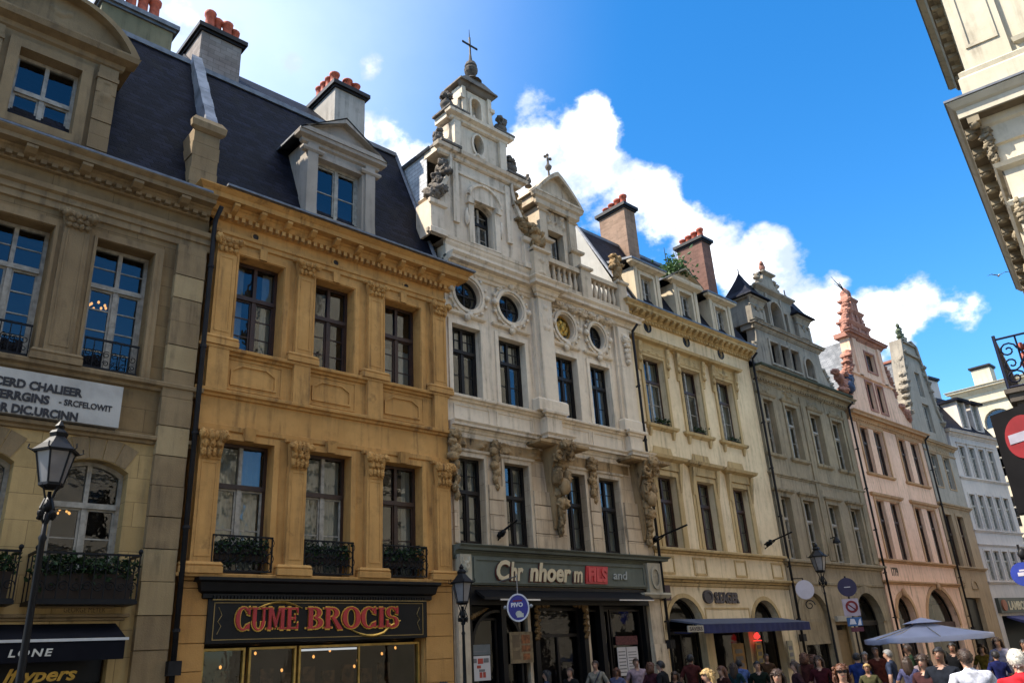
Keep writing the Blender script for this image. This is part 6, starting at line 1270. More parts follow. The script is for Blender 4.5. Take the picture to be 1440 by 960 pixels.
m = MB(); m.box(-12, 51.3, -2.76, -2.6, GZ-.115, GZ+.004); structure(m.build('kerb', simple('granite_kerb', (.25, .24, .23), .8)))

# houses across the street (behind the photographer): they fill the reflections and bounce the sun
masonry('opposite_stucco', (.42, .37, .29), (.34, .3, .23), g=.4)
for k, (xa, xb, zt, nm) in enumerate(((-30, -16, 17.5, 'cream house opposite the grey brown stone house, behind the camera'), (-16, -4, 19.5, 'tall cream house opposite the ochre house, behind the camera'), (-4, 13.5, 17.0, 'cream house on the near corner of the street, behind the camera'))):
    t = thing('opposite_house', nm, 'house', (xb, -25.5, GZ), PI, org=(0, 0, GZ)); t['_wall'] = 'opposite_stucco'; W = xb-xa; n = int(W/2.6)
    holes = [rect(W*(i+.5)/n-.6, W*(i+.5)/n+.6, z, z+2.3) for i in range(n) for z in (1.0, 4.6, 8.2, 11.8)]
    w = MB(); w.prism(rect(0, W, GZ, zt-2), 0, .35, holes); w.build('wall', MATS['opposite_stucco'], t); shell(t, 0, W, GZ, zt-2, mat=MATS['opposite_stucco'])
    c = MB(); c.mould(0, W, cornice_prof(zt-1.8, .5, .5)); [c.mould(0, W, band_prof(z, z+.2, .15)) for z in (4.0, 7.6, 11.2)]; c.build('cornice', MATS['opposite_stucco'], t)
    g = MB(); [g.quad((x0, .25, z0), (x1, .25, z0), (x1, .25, z1), (x0, .25, z1)) for (x0, z0), _, (x1, z1), _ in holes]; g.build('window', glass_mat(), t)
    r = MB(); r.quad((0, -.2, zt-1.8), (W, -.2, zt-1.8), (W, 2.2, zt+1.5), (0, 2.2, zt+1.5)); r.quad((0, 2.2, zt+1.5), (W, 2.2, zt+1.5), (W, 9, zt-2), (0, 9, zt-2)); r.build('roof', M_slate, t)

masonry('sunny_stucco', (.66, .58, .46), (.56, .49, .38), g=.3)
for k, (d0, d1, zt, nm) in enumerate(((26.3, 38, 9.0, 'low cream house beyond the corner house, on its side of the street'), (38, 56, 8.6, 'low cream house at the far end of the right hand side of the street'))):
    t = thing('right_hand_house', nm, 'house', (d1*math.cos(AZ), -16.3+d1*math.sin(AZ), GZ), AZ+PI, org=(0, 0, GZ)); t['_wall'] = 'sunny_stucco'; W = d1-d0; n = int(W/2.4)
    holes = [rect(W*(i+.5)/n-.55, W*(i+.5)/n+.55, z, z+2.1) for i in range(n) for z in (.6, 4.6)]
    w = MB(); w.prism(rect(0, W, GZ, zt-1), 0, .35, holes); w.build('wall', MATS['sunny_stucco'], t); shell(t, 0, W, GZ, zt-1, 7, mat=MATS['sunny_stucco'], inner=False)
    c = MB(); c.mould(0, W, cornice_prof(zt-.9, .4, .3)); c.mould(0, W, band_prof(3.6, 3.8, .15)); c.build('cornice', MATS['sunny_stucco'], t)
    g = MB(); [g.quad((x0, .25, z0), (x1, .25, z0), (x1, .25, z1), (x0, .25, z1)) for (x0, z0), _, (x1, z1), _ in holes]; g.build('window', M_dark, t)
    r = MB(); r.quad((0, -.1, zt-.9), (W, -.1, zt-.9), (W, 3, zt), (0, 3, zt)); r.quad((0, 3, zt), (W, 3, zt), (W, 7, zt-1), (0, 7, zt-1)); r.build('roof', M_slate, t)

# ================================================================ street lamps and signs
M_lampglass = simple('frosted_lamp_glass', (.2, .19, .19), .35, var=.35)
def street_lamp(x, y, zt, label, s=1.):
    t = thing('street_lamp', label, 'street lamp', (x, y, GZ), group='old lantern street lamps', org=(x, y, GZ))
    p = MB(); p.smooth = True; zb = zt-.95*s
    p.lathe(x, y, [(.15, GZ), (.15, GZ+.25), (.09, GZ+.35), (.07, GZ+1.0), (.045, GZ+1.1), (.032, zb-.8*s), (.045, zb-.75*s), (.026, zb-.7*s), (.02, zb-.1*s)], 10); p.smooth = False
    for a in range(4):
        q = PI/2*a+.5; p.tube([(x+.03*s*math.cos(q), y+.03*s*math.sin(q), zb-.55*s), (x+.12*s*math.cos(q), y+.12*s*math.sin(q), zb-.35*s), (x+.06*s*math.cos(q), y+.06*s*math.sin(q), zb-.2*s), (x+.14*s*math.cos(q), y+.14*s*math.sin(q), zb)], .016*s, 5)
        p.blob((x+.1*s*math.cos(q), y+.1*s*math.sin(q), zb-.42*s), (.05*s, .05*s, .07*s), a, .5, 4, 1)
    p.blob((x, y, zb-.3*s), (.07*s, .07*s, .12*s), 3, .4, 3); p.build('post', M_iron, t)
    g = MB(); g.lathe(x, y, [(.15*s, zb), (.255*s, zb+.46*s)], 6); g.build('lantern_glass', M_lampglass, t)
    f = MB(); n = 6
    for k in range(n):
        q = 2*PI*k/n; f.tube([(x+.152*s*math.cos(q), y+.152*s*math.sin(q), zb), (x+.26*s*math.cos(q), y+.26*s*math.sin(q), zb+.47*s)], .014*s, 4)
        f.tube([(x+.3*s*math.cos(q), y+.3*s*math.sin(q), zb+.47*s), (x+.37*s*math.cos(q), y+.37*s*math.sin(q), zb+.5*s), (x+.36*s*math.cos(q), y+.36*s*math.sin(q), zb+.56*s)], .012*s, 4)
    f.lathe(x, y, [(.1*s, zb-.06*s), (.17*s, zb-.02*s), (.17*s, zb+.02*s), (.1*s, zb+.03*s)], 6); f.lathe(x, y, [(.31*s, zb+.46*s), (.32*s, zb+.49*s), (.2*s, zb+.6*s), (.13*s, zb+.68*s), (.11*s, zb+.7*s), (.13*s, zb+.76*s), (.1*s, zb+.8*s), (.05*s, zb+.83*s), (.07*s, zb+.87*s), (.03*s, zb+.93*s), (.0, zb+.97*s)], 6)
    f.build('lantern_frame', M_iron, t)
street_lamp(2.26, -6.26, 4.43, 'large black lantern street lamp in front of the grey brown stone house', .76)
street_lamp(12.09, -1.34, 3.79, 'black lantern street lamp at the left end of the grey green shop fascia', .88)
street_lamp(27.73, -2.13, 4.95, 'slim black lantern street lamp before the weathered grey stone house')
def disc_sign(name, label, x, y, z, r, col, extra=None, facing=215, post=None):
    t = thing(name, label, 'sign', (x, y, z), math.radians(facing-270), org=(0, 0, 0))
    m = MB(); m.prism(oval(0, 0, r, r, 28), -.02, .02, back=True); o = m.build('disc', col, t); return t, o
t, o = disc_sign('round_sign', 'plain pale round sign on an iron bracket between the yellow and grey houses', 29.0, -.75, 3.52, .34, simple('pale_sign', (.5, .46, .5), .6, var=.1), facing=225)
m = MB(); m.tube([(.0, .03, -.3), (.0, .03, .42)], .02, 5); m.tube([(.0, .04, .4), (-.2, .5, .45), (-.3, 1.0, .3)], .02, 5); m.tube(scroll(.1, -.55, .2, .05, 0, 1.3, .05), .018, 4); m.build('bracket', M_iron, t)
pole = thing('sign_post', 'signpost with a dark blue disc above a red ringed sign and small panels', 'signpost', (27.98, -2.85, GZ), math.radians(215-270), org=(0, 0, GZ))
m = MB(); m.tube([(0, .05, GZ), (0, .05, 3.75)], .03, 6); m.build('post', M_iron, pole)
m = MB(); m.prism(oval(0, 3.38, .31, .31, 24), -.02, .02, back=True); o = m.build('disc', simple('dark_blue_disc', (.018, .016, .06), .5), pole); m = MB(); m.box(-.1, .1, -.03, -.02, 3.37, 3.395); m.build('arrow', simple('sign_white', (.6, .58, .6), .5), o)
m = MB(); m.box(-.26, .26, -.02, .02, 2.44, 3.0); o = m.build('panel', simple('pinkish_sign', (.4, .34, .4), .5), pole)
m = MB(); m.ring(oval(.02, 2.74, .2, .2, 20), oval(.02, 2.74, .13, .13, 20), -.03, -.02); m.tube([(-.1, -.03, 2.84), (.14, -.03, 2.63)], .02, 4); m.build('red_ring', simple('sign_red', (.42, .02, .022), .5), o)
m = MB(); m.box(-.22, .26, -.02, .02, 2.12, 2.4); o = m.build('panel', simple('blue_panel', (.03, .1, .25), .5), pole); m = MB(); m.quad((-.16, -.025, 2.18), (.06, -.025, 2.18), (.02, -.025, 2.34), (-.1, -.025, 2.36)); m.quad((.1, -.025, 2.14), (.22, -.025, 2.14), (.22, -.025, 2.36), (.16, -.025, 2.3)); m.build('pictogram', simple('sign_white', (.6, .58, .6), .5), o)
m = MB(); m.box(-.14, .26, -.02, .02, 1.94, 2.08); m.build('panel', simple('maroon_panel', (.1, .02, .035), .5), pole)
# oval hanging sign of the bar
t = thing('hanging_sign', 'blue oval hanging sign below the grey green shop fascia', 'sign', (13.72, -1.44, 2.83), math.radians(226-270), org=(0, 0, 0))
m = MB(); m.prism(oval(0, 0, .26, .31, 28), -.025, .025, back=True); o = m.build('panel', simple('royal_blue_enamel', (.03, .03, .22), .35), t)
m = MB(); m.ring(oval(0, 0, .27, .32, 28), oval(0, 0, .235, .285, 28), -.035, .035); m.build('rim', simple('sign_white', (.6, .58, .6), .5), o)
ltext(t, 'lettering', 'PIVO', .13, -.17, .02, -.03, simple('sign_white', (.6, .58, .6), .5), .004, .006); m = MB(); m.box(-.12, .1, -.03, -.026, .14, .17); m.build('red_stripe', simple('sign_red', (.42, .02, .022), .5), o)
m = MB(); m.prism(oval(.01, -.14, .08, .07, 10), -.03, -.026); m.prism(rect(-.04, .12, -.22, -.13), -.031, -.026); m.build('pictogram', simple('pale_yellow', (.5, .48, .4), .6), o)
m = MB(); m.tube([(0, 0, .31), (0, 0, .78)], .012, 4); m.tube([(0, 0, .72), (-.45, 1.05, .72)], .018, 5)
for sx in (-.31, .31): m.blob((sx, 0, .02), (.05, .02, .05), 2, .3, 3, 1)
m.build('bracket', simple('pale_iron', (.3, .3, .3), .5, .5), t)
t = thing('round_sign', 'bright blue round sign beside the far right shop, near the picture edge', 'sign', (29.3, -7.95, 3.28), math.radians(195-270), org=(0, 0, 0))
m = MB(); m.prism(oval(0, 0, .36, .36, 28), -.02, .02, back=True); o = m.build('disc', simple('sign_blue', (.02, .04, .28), .5), t); m = MB(); m.box(-.16, .16, -.03, -.02, -.05, .06); m.box(-.1, .08, -.03, -.02, .09, .14); m.build('pictogram', simple('pale_sign', (.5, .46, .5), .6), o)
m = MB(); m.tube([(.05, .05, -3.4), (.05, .05, .9)], .035, 6); m.box(-.02, .3, -.02, .03, -.95, -.5); m.blob((.12, 0, .6), (.14, .06, .18), 3, .3, 3); m.build('post', M_iron, t)
# posters and menus in the bar window
def poster(label, x0, x1, z0, z1, y, mats, blocks):
    t = thing('poster', label, 'poster', ((x0+x1)/2, y, z0), group='posters on the bar front'); m = MB(); m.box(x0, x1, y-.01, y+.01, z0, z1); o = m.build('sheet', mats[0], t)
    m = MB(); rr = random.Random(int(x0*100))
    for (a, b, c, d, k) in blocks: m.cur = k; m.box(x0+(x1-x0)*a, x0+(x1-x0)*b, y-.014, y-.01, z0+(z1-z0)*c, z0+(z1-z0)*d)
    m.build('print', mats[1:], t)
PW, PR, PB = simple('poster_paper', (.5, .46, .44), .8, var=.1), simple('poster_red', (.35, .05, .03), .7), simple('poster_grey', (.16, .15, .15), .8)
poster('white poster with red and grey print on the left of the bar front', 13.36, 13.98, 1.26, 1.82, -.04, (PW, PR, PB), [(.08, .3, .72, .9, 1), (.65, .92, .72, .9, 1), (.35, .62, .68, .9, 0), (.3, .5, .5, .62, 0), (.4, .7, .36, .46, 1), (.42, .56, .12, .34, 0), (.6, .74, .12, .34, 0)])
poster('grey notice above the white poster on the bar front', 13.34, 14.0, 1.84, 2.08, -.04, (simple('grey_notice', (.12, .13, .13), .7), PB, PB), [(.1, .8, .3, .4, 0)])
poster('tall orange menu board left of the bar door', 14.62, 15.42, 1.6, 2.35, -.1, (simple('tan_board', (.2, .14, .07), .7, var=.5, scale=7), simple('orange_print', (.26, .09, .025), .7, var=.7, scale=9), simple('tan_dark', (.12, .08, .04), .7)), [(.5, .88, .62, .9, 0), (.5, .88, .36, .56, 0), (.55, .85, .1, .3, 0), (.1, .42, .5, .9, 1), (.1, .42, .12, .4, 1)])
poster('narrow white menu sheet left of the right bar window', 18.9, 19.28, 1.1, 1.86, .02, (PW, PB, PB), [(.1, .9, .1+.12*k, .14+.12*k, 0) for k in range(7)])
poster('wide white menu sheet in the right bar window', 19.32, 19.82, 1.1, 1.86, .02, (PW, PB, PB), [(.1, .85, .1+.1*k, .13+.1*k, 0) for k in range(8)])
m = MB(); m.box(18.88, 19.85, .0, .03, 1.92, 2.16); tag(m.build('menu_strip', simple('red_strip', (.12, .03, .025), .7, var=.7, scale=20)), 'dark red speckled strip above the white menu sheets', 'sign')
def bracket_lamp(x, z, L, label, dz=.3):
    t = thing('wall_bracket', label, 'bracket', (x, 0, z), group='iron flag brackets on the facades')
    m = MB(); m.tube([(x, -.02, z), (x+.05, -L, z+dz)], .03, 6); m.tube([(x, -.02, z-.15), (x, -L*.4, z+dz*.25)], .02, 5)
    for k in range(4): m.blob((x+.02*(-1)**k, -.12-.06*k, z+.02*k), (.08, .07, .09), k, .5, 4, 1)
    m.build('arm', M_iron, t)
bracket_lamp(14.42, 4.75, .8, 'iron flag bracket beside the second window over the bar fascia')
bracket_lamp(20.95, 4.95, 1.5, 'long iron flag bracket at the boundary of the limestone and yellow houses')
bracket_lamp(27.95, 5.2, 1.2, 'iron flag bracket at the right edge of the yellow house')
m = MB(); m.lathe(33.3, -.3, [(.04, 5.75), (.16, 5.55), (.17, 5.5), (.05, 5.48)], 8); m.tube([(33.3, 0, 5.72), (33.3, -.3, 5.74)], .02, 5); tag(m.build('wall_lamp', M_iron), 'small black wall lamp between first floor windows of the grey stone house', 'lamp')
# parasol
px, py = 25.3, -6.1
t = thing('parasol', 'large square pale blue grey market parasol above the crowd', 'parasol', (px, py, GZ), math.radians(38), org=(0, 0, GZ))
zA, zE, h = 2.08, 1.66, 1.36
m = MB(); n = 10; vs = []; fs = []
for side in range(4):
    a = PI/4+side*PI/2; c0 = (h*1.414*math.cos(a), h*1.414*math.sin(a)); c1 = (h*1.414*math.cos(a+PI/2), h*1.414*math.sin(a+PI/2)); base = len(vs)
    for i in range(n+1):
        for j in range(9):
            q = i/n; u = j/8; ex, ey = c0[0]+(c1[0]-c0[0])*u, c0[1]+(c1[1]-c0[1])*u
            vs.append((ex*q, ey*q, zA+(zE-zA)*q-.045*math.sin(PI*q)+(-.06*math.sin(PI*u))*q*(1-.4*q)))
    for i in range(n):
        for j in range(8): k = base+i*9+j; fs.append((k, k+1, k+10, k+9))
    k0 = len(vs)
    for j in range(9):
        u = j/8; ex, ey = c0[0]+(c1[0]-c0[0])*u, c0[1]+(c1[1]-c0[1])*u; z = zE-.06*math.sin(PI*u)*.6; vs += [(ex, ey, z), (ex*1.002, ey*1.002, z-.12-.015*(j % 2))]
    fs += [(k0+2*j, k0+2*j+2, k0+2*j+3, k0+2*j+1) for j in range(8)]
m.smooth = True; m.add(vs, fs); m.smooth = False; q = .32; m.add([(q*x*h, q*y*h, zA+.03-(.09 if x or y else -.06)) for x, y in ((0, 0), (1, 1), (-1, 1), (-1, -1), (1, -1))], [(0, 1, 2), (0, 2, 3), (0, 3, 4), (0, 4, 1)])
m.build('canopy', simple('parasol_canvas', (.35, .365, .46), .85, var=.12, scale=2), t)
m = MB(); m.tube([(0, 0, GZ-.1), (0, 0, zA)], .035, 8); m.box(-.4, .4, -.4, .4, GZ-.12, GZ-.02)
for side in range(8): a = PI/4*side; L = h*(1.38 if side % 2 else .98); m.tube([(0, 0, zA-.06), (L*math.cos(a), L*math.sin(a), zE-.02)], .014, 4)
m.build('pole', simple('pale_wood', (.4, .33, .24), .6), t)
# lit shop interior things under the navy awning
m = MB(); m.blob((26.1, -.2, 2.0), (.15, .08, .11), 3, .4, 3); m.box(25.92, 26.28, -.26, -.14, 1.84, 1.87)
e = NT('neon_red'); em = e.done(e.n('ShaderNodeEmission', {'Color': (1, .05, .04, 1), 'Strength': .7}).outputs[0]); tag(m.build('neon_sign', em), 'glowing red neon sign under the navy awning', 'neon sign')
for k, (x, z0, z1, w, col, lab) in enumerate(((26.2, 1.0, 1.78, .4, (.42, .3, .09), 'yellow menu banner under the red neon sign'), (24.9, .9, 1.8, .7, (.3, .17, .06), 'amber lit menu board left of the neon sign'), (28.3, .9, 1.8, .4, (.32, .28, .18), 'pale menu banner at the right end under the navy awning'))):
    m = MB(); m.box(x-w/2, x+w/2, -.16, -.14, z0, z1); m.cur = 1; [m.box(x-w*.3, x+w*.3, -.17, -.16, z0+.15+.22*j, z0+.28+.22*j) for j in range(3)]; tag(m.build('menu_banner', [simple('banner%d' % k, col, .7, var=.4), PB]), lab, 'banner')
# bird high over the street
t = thing('bird', 'small white bird gliding below the right cornice', 'bird', (30, -9.6, 13.2), .5, org=(0, 0, 0)); m = MB(); t.scale = (.5, .5, .5); m.smooth = True; m.blob((0, 0, 0), (.22, .07, .06), 1, .1, 2)
for s in (-1, 1): m.add([(.1, .03*s, .02), (-.1, .03*s, .02), (-.14, .45*s, .16), (.02, .42*s, .17), (-.12, .8*s, .05)], [(0, 1, 2, 3), (3, 2, 4)])
m.build('body', simple('white_feathers', (.6, .6, .6), .8), t)
# ================================================================ people
def skinned(pose):
    """one continuous figure 1.72 m tall grown on a joint skeleton, facing -y"""
    V, E, R = [], [], []
    def add(p, r, par=None):
        V.append(p); R.append(r if isinstance(r, tuple) else (r, r)); i = len(V)-1
        if par is not None: E.append((par, i))
        return i
    pel = add((0, .01, .95), (.155, .115)); sp = add((0, .0, 1.1), (.135, .105), pel); ch = add((0, .0, 1.27), (.165, .12), sp); uc = add((0, .01, 1.395), (.13, .095), ch)
    nk = add((0, .008, 1.475), .058, uc); n2 = add((0, -.008, 1.53), .054, nk); jw = add((0, -.03, 1.57), (.062, .072), n2); hd = add((0, -.014, 1.635), (.076, .096), jw); tp = add((0, -.004, 1.69), (.066, .08), hd)
    for s in (-1, 1):
        a = pose.get('armL' if s > 0 else 'armR', (0, 0))
        sh = add((.165*s, .01, 1.4), (.068, .068), uc); d1 = Vector((.12*s, math.sin(a[0])*.3-.0, -.3*math.cos(a[0]))); el = Vector((.175*s, .01, 1.4))+d1*.93
        d2 = Vector((.02*s, -math.sin(a[1])*.26+math.sin(a[0])*.05, -.25*math.cos(a[1]))); wr = el+d2
        e = add(tuple(el), .045, sh); m_ = add(tuple((el+wr)/2), .041, e); w = add(tuple(wr), .029, m_); dn = d2.normalized(); pm = add(tuple(wr+dn*.06), (.036, .02), w)
        side = Vector((0, 1, 0)) if abs(dn.y) < .7 else Vector((0, 0, 1))
        for k in range(4):
            b0 = wr+dn*.09+side*(.03-.02*k); f1 = add(tuple(b0), .009, pm); add(tuple(b0+dn*(.06-.008*abs(k-1.4))+Vector((-.015*s, 0, 0))), .007, f1)
        th = add(tuple(wr+dn*.04-side*.042), .01, pm); add(tuple(wr+dn*.085-side*.06+Vector((-.01*s, 0, 0))), .008, th)
        st = pose.get('stride', 0)*s
        hp = add((.09*s, .01, .86), (.095, .1), pel); kn = add((.1*s, -.02-st*.5, .5), .06, hp); cf = add((.1*s, .01-st*.6, .36), .056, kn); an = add((.1*s, .03-st*(.7 if st > 0 else 1.3), .09+max(0, -st)*.12), .038, cf); add((.105*s, -.13-st*(.7 if st > 0 else 1.2), .035+max(0, -st)*.05), (.04, .03), an)
    me = bpy.data.meshes.new('person_skeleton'); me.from_pydata(V, E, []); o = bpy.data.objects.new('person_skeleton', me); C.objects.link(o)
    sk = o.modifiers.new('skin', 'SKIN'); sk.use_smooth_shade = True; su = o.modifiers.new('sub', 'SUBSURF'); su.levels = 2; su.render_levels = 2
    for i, v in enumerate(me.skin_vertices[0].data): v.radius = R[i]; v.use_root = (i == 0)
    dg = bpy.context.evaluated_depsgraph_get(); out = bpy.data.meshes.new_from_object(o.evaluated_get(dg)); bpy.data.objects.remove(o); bpy.data.meshes.remove(me)
    # shape the face: brow, nose, chin
    for v in out.vertices:
        x, y, z = v.co
        if z > 1.5 and y < -.05:
            y -= .03*math.exp(-((x/.016)**2+((z-1.605)/.026)**2)); y += .016*math.exp(-(((abs(x)-.034)/.018)**2+((z-1.638)/.014)**2)); y -= .012*math.exp(-((x/.028)**2+((z-1.545)/.018)**2)); y -= .008*math.exp(-((x/.025)**2+((z-1.572)/.01)**2))
        if z > 1.5: x += .012*math.copysign(1, x)*math.exp(-((y+.0)/.02)**2-((z-1.62)/.03)**2)*(abs(x) > .06)
        v.co = (x, y, z)
    return out
POSES = [skinned({'armL': (.15, .5), 'armR': (-.2, .2), 'stride': .22}), skinned({'armL': (0, .15), 'armR': (.05, .3)}), skinned({'armL': (.3, 1.2), 'armR': (0, .2), 'stride': -.16})]
def cloth(c): return simple('cloth_%d_%d_%d' % tuple(int(v*999) for v in c), c, .9, var=.5, scale=11, bump=.6, bscale=9, spec=.1)
SKINS = [simple('skin_light', (.34, .19, .125), .55, var=.12, scale=12), simple('skin_tan', (.2, .1, .06), .55, var=.12, scale=12)]
HAIRS = {'black': (.012, .01, .01), 'brown': (.045, .024, .014), 'auburn': (.12, .045, .02), 'blond': (.42, .27, .1), 'white': (.62, .57, .48), 'grey': (.22, .21, .2)}
def hair_mesh(style, seed):
    m = MB(); m.smooth = True; vs, fs = ICO[3]; out = []
    for v in vs:
        d = Vector(v); k = 1.1+.1*noise.noise(d*(5 if style != 'curly' else 3.5)+Vector((seed, 0, 0)))+(.17 if style == 'curly' else 0)+(.06 if style == 'long' else 0)
        out.append((d.x*.083*k, d.y*.104*k-.006, 1.632+d.z*.098*k))
    keep = []
    for f in fs:
        c = sum((Vector(vs[i]) for i in f), Vector())/3
        if style in ('short', 'crop'): ok = c.z > .36-.95*max(0, c.y+.45) and (c.y > -.5 or c.z > .42)
        else: ok = c.z > .3-1.6*max(0, c.y+.5)
        if ok: keep.append(f)
    m.add(out, keep)
    r2 = random.Random(int(seed*100)); fl = [f for f in keep]; m.smooth = False
    def tuft():
        f = r2.choice(fl); p = sum((Vector(out[i]) for i in f), Vector())/3; return tuple(p)
    m.leaves(260 if style != 'crop' else 40, tuft, (.034 if style in ('long', 'curly') else .018) if style != 'crop' else .01, r2, .5); m.smooth = True
    if style in ('long', 'curly'):
        rr = random.Random(seed)
        n = 26
        for k in range(n):
            a = PI*(.12+.76*k/(n-1)); L = (.3 if style == 'long' else .12)*(1+.3*rr.random()); x, y = .088*math.cos(a), .085*math.sin(a)-.0
            pts = [(x, y, 1.66), (x*1.2+rr.uniform(-.01, .01), y*1.15, 1.6), (x*1.3+rr.uniform(-.02, .02), y*1.1+.01, 1.6-L*.5), (x*1.2+rr.uniform(-.03, .03), y*1.05+.01, 1.6-L)]; m.tube(pts, [.03, .028, .024, .008], 5)
        if style == 'curly':
            for k in range(26): a = rr.uniform(-.6, PI+.6); z = rr.uniform(1.58, 1.74); r_ = .1 if z < 1.7 else .06; m.blob((r_*math.cos(a), abs(r_*math.sin(a))*1.0-.02+.02, z), (.03, .03, .03), k, .4, 3, 1)
    return m
def person(x, y, head_az, label, shirt, trouser=(.03, .035, .06), hair='brown', style='short', skin=0, h=1.72, pose=1, build=1., sleeve=1.25, extra=None, group=None, lean=0):
    """head_az: compass direction the figure faces, degrees from +x"""
    g = GZ-.12 if y < -2.7 else GZ; s = h*(1+.05*math.sin(x*7.3+y*3.1))/1.74 if math.hypot(x, y+16) > 15.6 else h/1.74
    t = thing('person', label, 'person', (x, y, g), math.radians(head_az+90), group, org=(0, 0, 0)); t.scale = (s, s, s); t.rotation_euler.x = .05*math.sin(x*5.1+y); t.rotation_euler.y = .04*math.sin(x*3.7)
    me = POSES[pose].copy(); me.name = 'body'; me.materials.clear()
    for mm in (SKINS[skin], cloth(shirt), cloth(trouser), M_black): me.materials.append(mm)
    for v in me.vertices:                                          # clothes hang a little off the body
        if .9 < v.co.z < 1.46: v.co.x *= 1.03*build+.03*noise.noise(v.co*9); v.co.y = v.co.y*1.06*build+.012*noise.noise(v.co*11+Vector((x, y, 0)))
    for p in me.polygons:
        c = p.center; ax = abs(c.x)
        if c.z > 1.475+.03*(c.y > 0)-(.05 if c.y < -.03 and ax < .05 else 0): k = 0
        elif ax > .2 and c.z < sleeve-.05: k = 0
        elif c.z > .9: k = 1
        elif c.z > .08: k = 2 if ax < .2 else 0
        else: k = 3
        p.material_index = k; p.use_smooth = True
    o = bpy.data.objects.new('body', me); C.objects.link(o); o.parent = t
    hm = hair_mesh(style, x*3.1).build('hair', simple('hair_'+hair, HAIRS[hair], .5, var=.5, scale=40, bump=.4, bscale=90), t)
    e = MB()
    for sx in (-1, 1): e.blob((.033*sx, -.098, 1.638), (.013, .008, .009), 1, 0, 1, 1)
    e.build('eyes', simple('eye_dark', (.02, .015, .012), .2), t)
    w = MB(); cr = simple('lips', (.3, .09, .07), .5); w.box(-.024, .024, -.112, -.1, 1.568, 1.577); w.build('mouth', cr, t)
    if extra == 'sunglasses':
        w = MB(); [w.prism(oval(.036*q, 1.638, .03, .022, 12), -.122, -.115, back=True) for q in (-1, 1)]; w.box(-.012, .012, -.121, -.117, 1.643, 1.65); [w.box(.066*q-.003, .066*q+.003, -.12, .01, 1.64, 1.65) for q in (-1, 1)]; w.build('sunglasses', M_black, t)
    if extra in ('strap', 'sunglasses'):
        w = MB(); w.tube([(.12, .06, 1.46), (.125, -.03, 1.465), (.07, -.135, 1.33), (-.05, -.15, 1.14), (-.16, -.08, .98), (-.15, .08, .98), (.0, .13, 1.2), (.12, .06, 1.46)], .014, 5); w.build('bag_strap', simple('navy_strap', (.012, .015, .04), .7), t)
    if extra == 'headband': w = MB(); w.tube([(.09*math.cos(a), .112*math.sin(a)-.006, 1.695+.0*math.sin(a)) for a in [2*PI*k/16 for k in range(16)]], .012, 5, True); w.build('headband', M_black, t)
    return t
A = lambda azd, d: (d*math.cos(math.radians(azd)), -16+d*math.sin(math.radians(azd)))
def P(azd, d, *a, **k): return person(*A(azd, d), *a, **k)
P(26.25, 13.0, 215, 'curly haired woman in a bright white top with sunglasses and a shoulder strap', (.62, .62, .62), hair='auburn', style='curly', extra='sunglasses', h=1.66, pose=0)
P(21.1, 15.2, 178, 'man in a black t-shirt with short hair, head lowered, left of the white shirted man', (.012, .014, .02), hair='black', style='crop', skin=1, h=1.8, build=1.12)
P(19.15, 13.0, 40, 'broad man in a white t-shirt seen from behind', (.6, .6, .66), hair='brown', h=1.78, build=1.2, pose=0)
P(16.65, 10.8, 25, 'white haired man in a red polo shirt at the right edge', (.5, .02, .028), hair='white', style='short', h=1.78, build=1.15, pose=1)
P(30.2, 13.6, 205, 'woman in a white cardigan over a dark scarf below the navy awning', (.6, .58, .6), hair='brown', style='long', extra='strap', h=1.64, pose=0)
P(34.4, 15.4, 140, 'blond woman with long hair in a dark blue patterned top', (.05, .05, .16), hair='blond', style='long', h=1.66, pose=2)
P(32.4, 24.6, 60, 'person in a blue shirt seen from behind under the navy awning', (0.061, 0.102, 0.255), hair='black', h=1.76, pose=1, build=1.1, skin=1)  # crowd further back: shade is darkened into the clothes colours
P(39.0, 23.8, 230, 'man in a pale pink shirt beside the bar menus', (0.281, 0.204, 0.230), hair='brown', h=1.76, build=1.15, pose=1)
P(41.7, 22.5, 200, 'man in a pale jacket with a dark strap in front of the bar', (0.214, 0.194, 0.153), hair='brown', extra='strap', h=1.76, pose=0)
P(45.2, 21.1, 129, 'woman in a steel blue top in front of the dark bar door', (0.027, 0.036, 0.066), hair='black', style='long', h=1.7, pose=1)
P(47.8, 13.2, 20, 'person in a light blue patterned shirt at the bottom edge under the oval sign', (.2, .35, .6), hair='black', h=1.62, pose=0)
P(51.9, 13.8, 30, 'dark haired person walking away at the foot of the bar lamp, the left one', (.02, .02, .025), hair='black', style='curly', h=1.7, pose=1)
P(50.7, 13.2, 40, 'dark haired person in a dark coat right of the bar lamp post', (.025, .022, .03), hair='black', style='short', h=1.66, pose=0)
P(40.6, 22.9, 210, 'woman in a slate blue blouse between the pale jacket and the menus', (0.082, 0.092, 0.163), hair='auburn', style='long', h=1.62, pose=1, skin=1)
P(43.6, 21.5, 190, 'stout man in a black jumper left of the pale jacket', (0.010, 0.010, 0.010), hair='brown', h=1.64, pose=1)
P(38.0, 22.2, 1, 'small woman in a maroon cardigan right of the pink shirt', (0.051, 0.015, 0.020), hair='auburn', style='curly', h=1.56, pose=2, skin=1)
P(36.9, 21.8, 200, 'woman in a charcoal top at the left end of the navy awning', (0.012, 0.012, 0.013), hair='brown', style='long', h=1.6, pose=1, skin=1)
P(35.6, 22.9, 25, 'man in a faded red shirt under the left part of the awning', (0.060, 0.015, 0.013), hair='black', h=1.7, pose=0, skin=1)
P(33.6, 20.6, 160, 'woman with red brown hair behind the blond woman', (0.027, 0.009, 0.007), hair='auburn', style='long', h=1.68, pose=1)
P(31.3, 21.5, 210, 'man in a dark green jacket left of the white cardigan', (0.006, 0.011, 0.007), hair='black', h=1.68, pose=1)
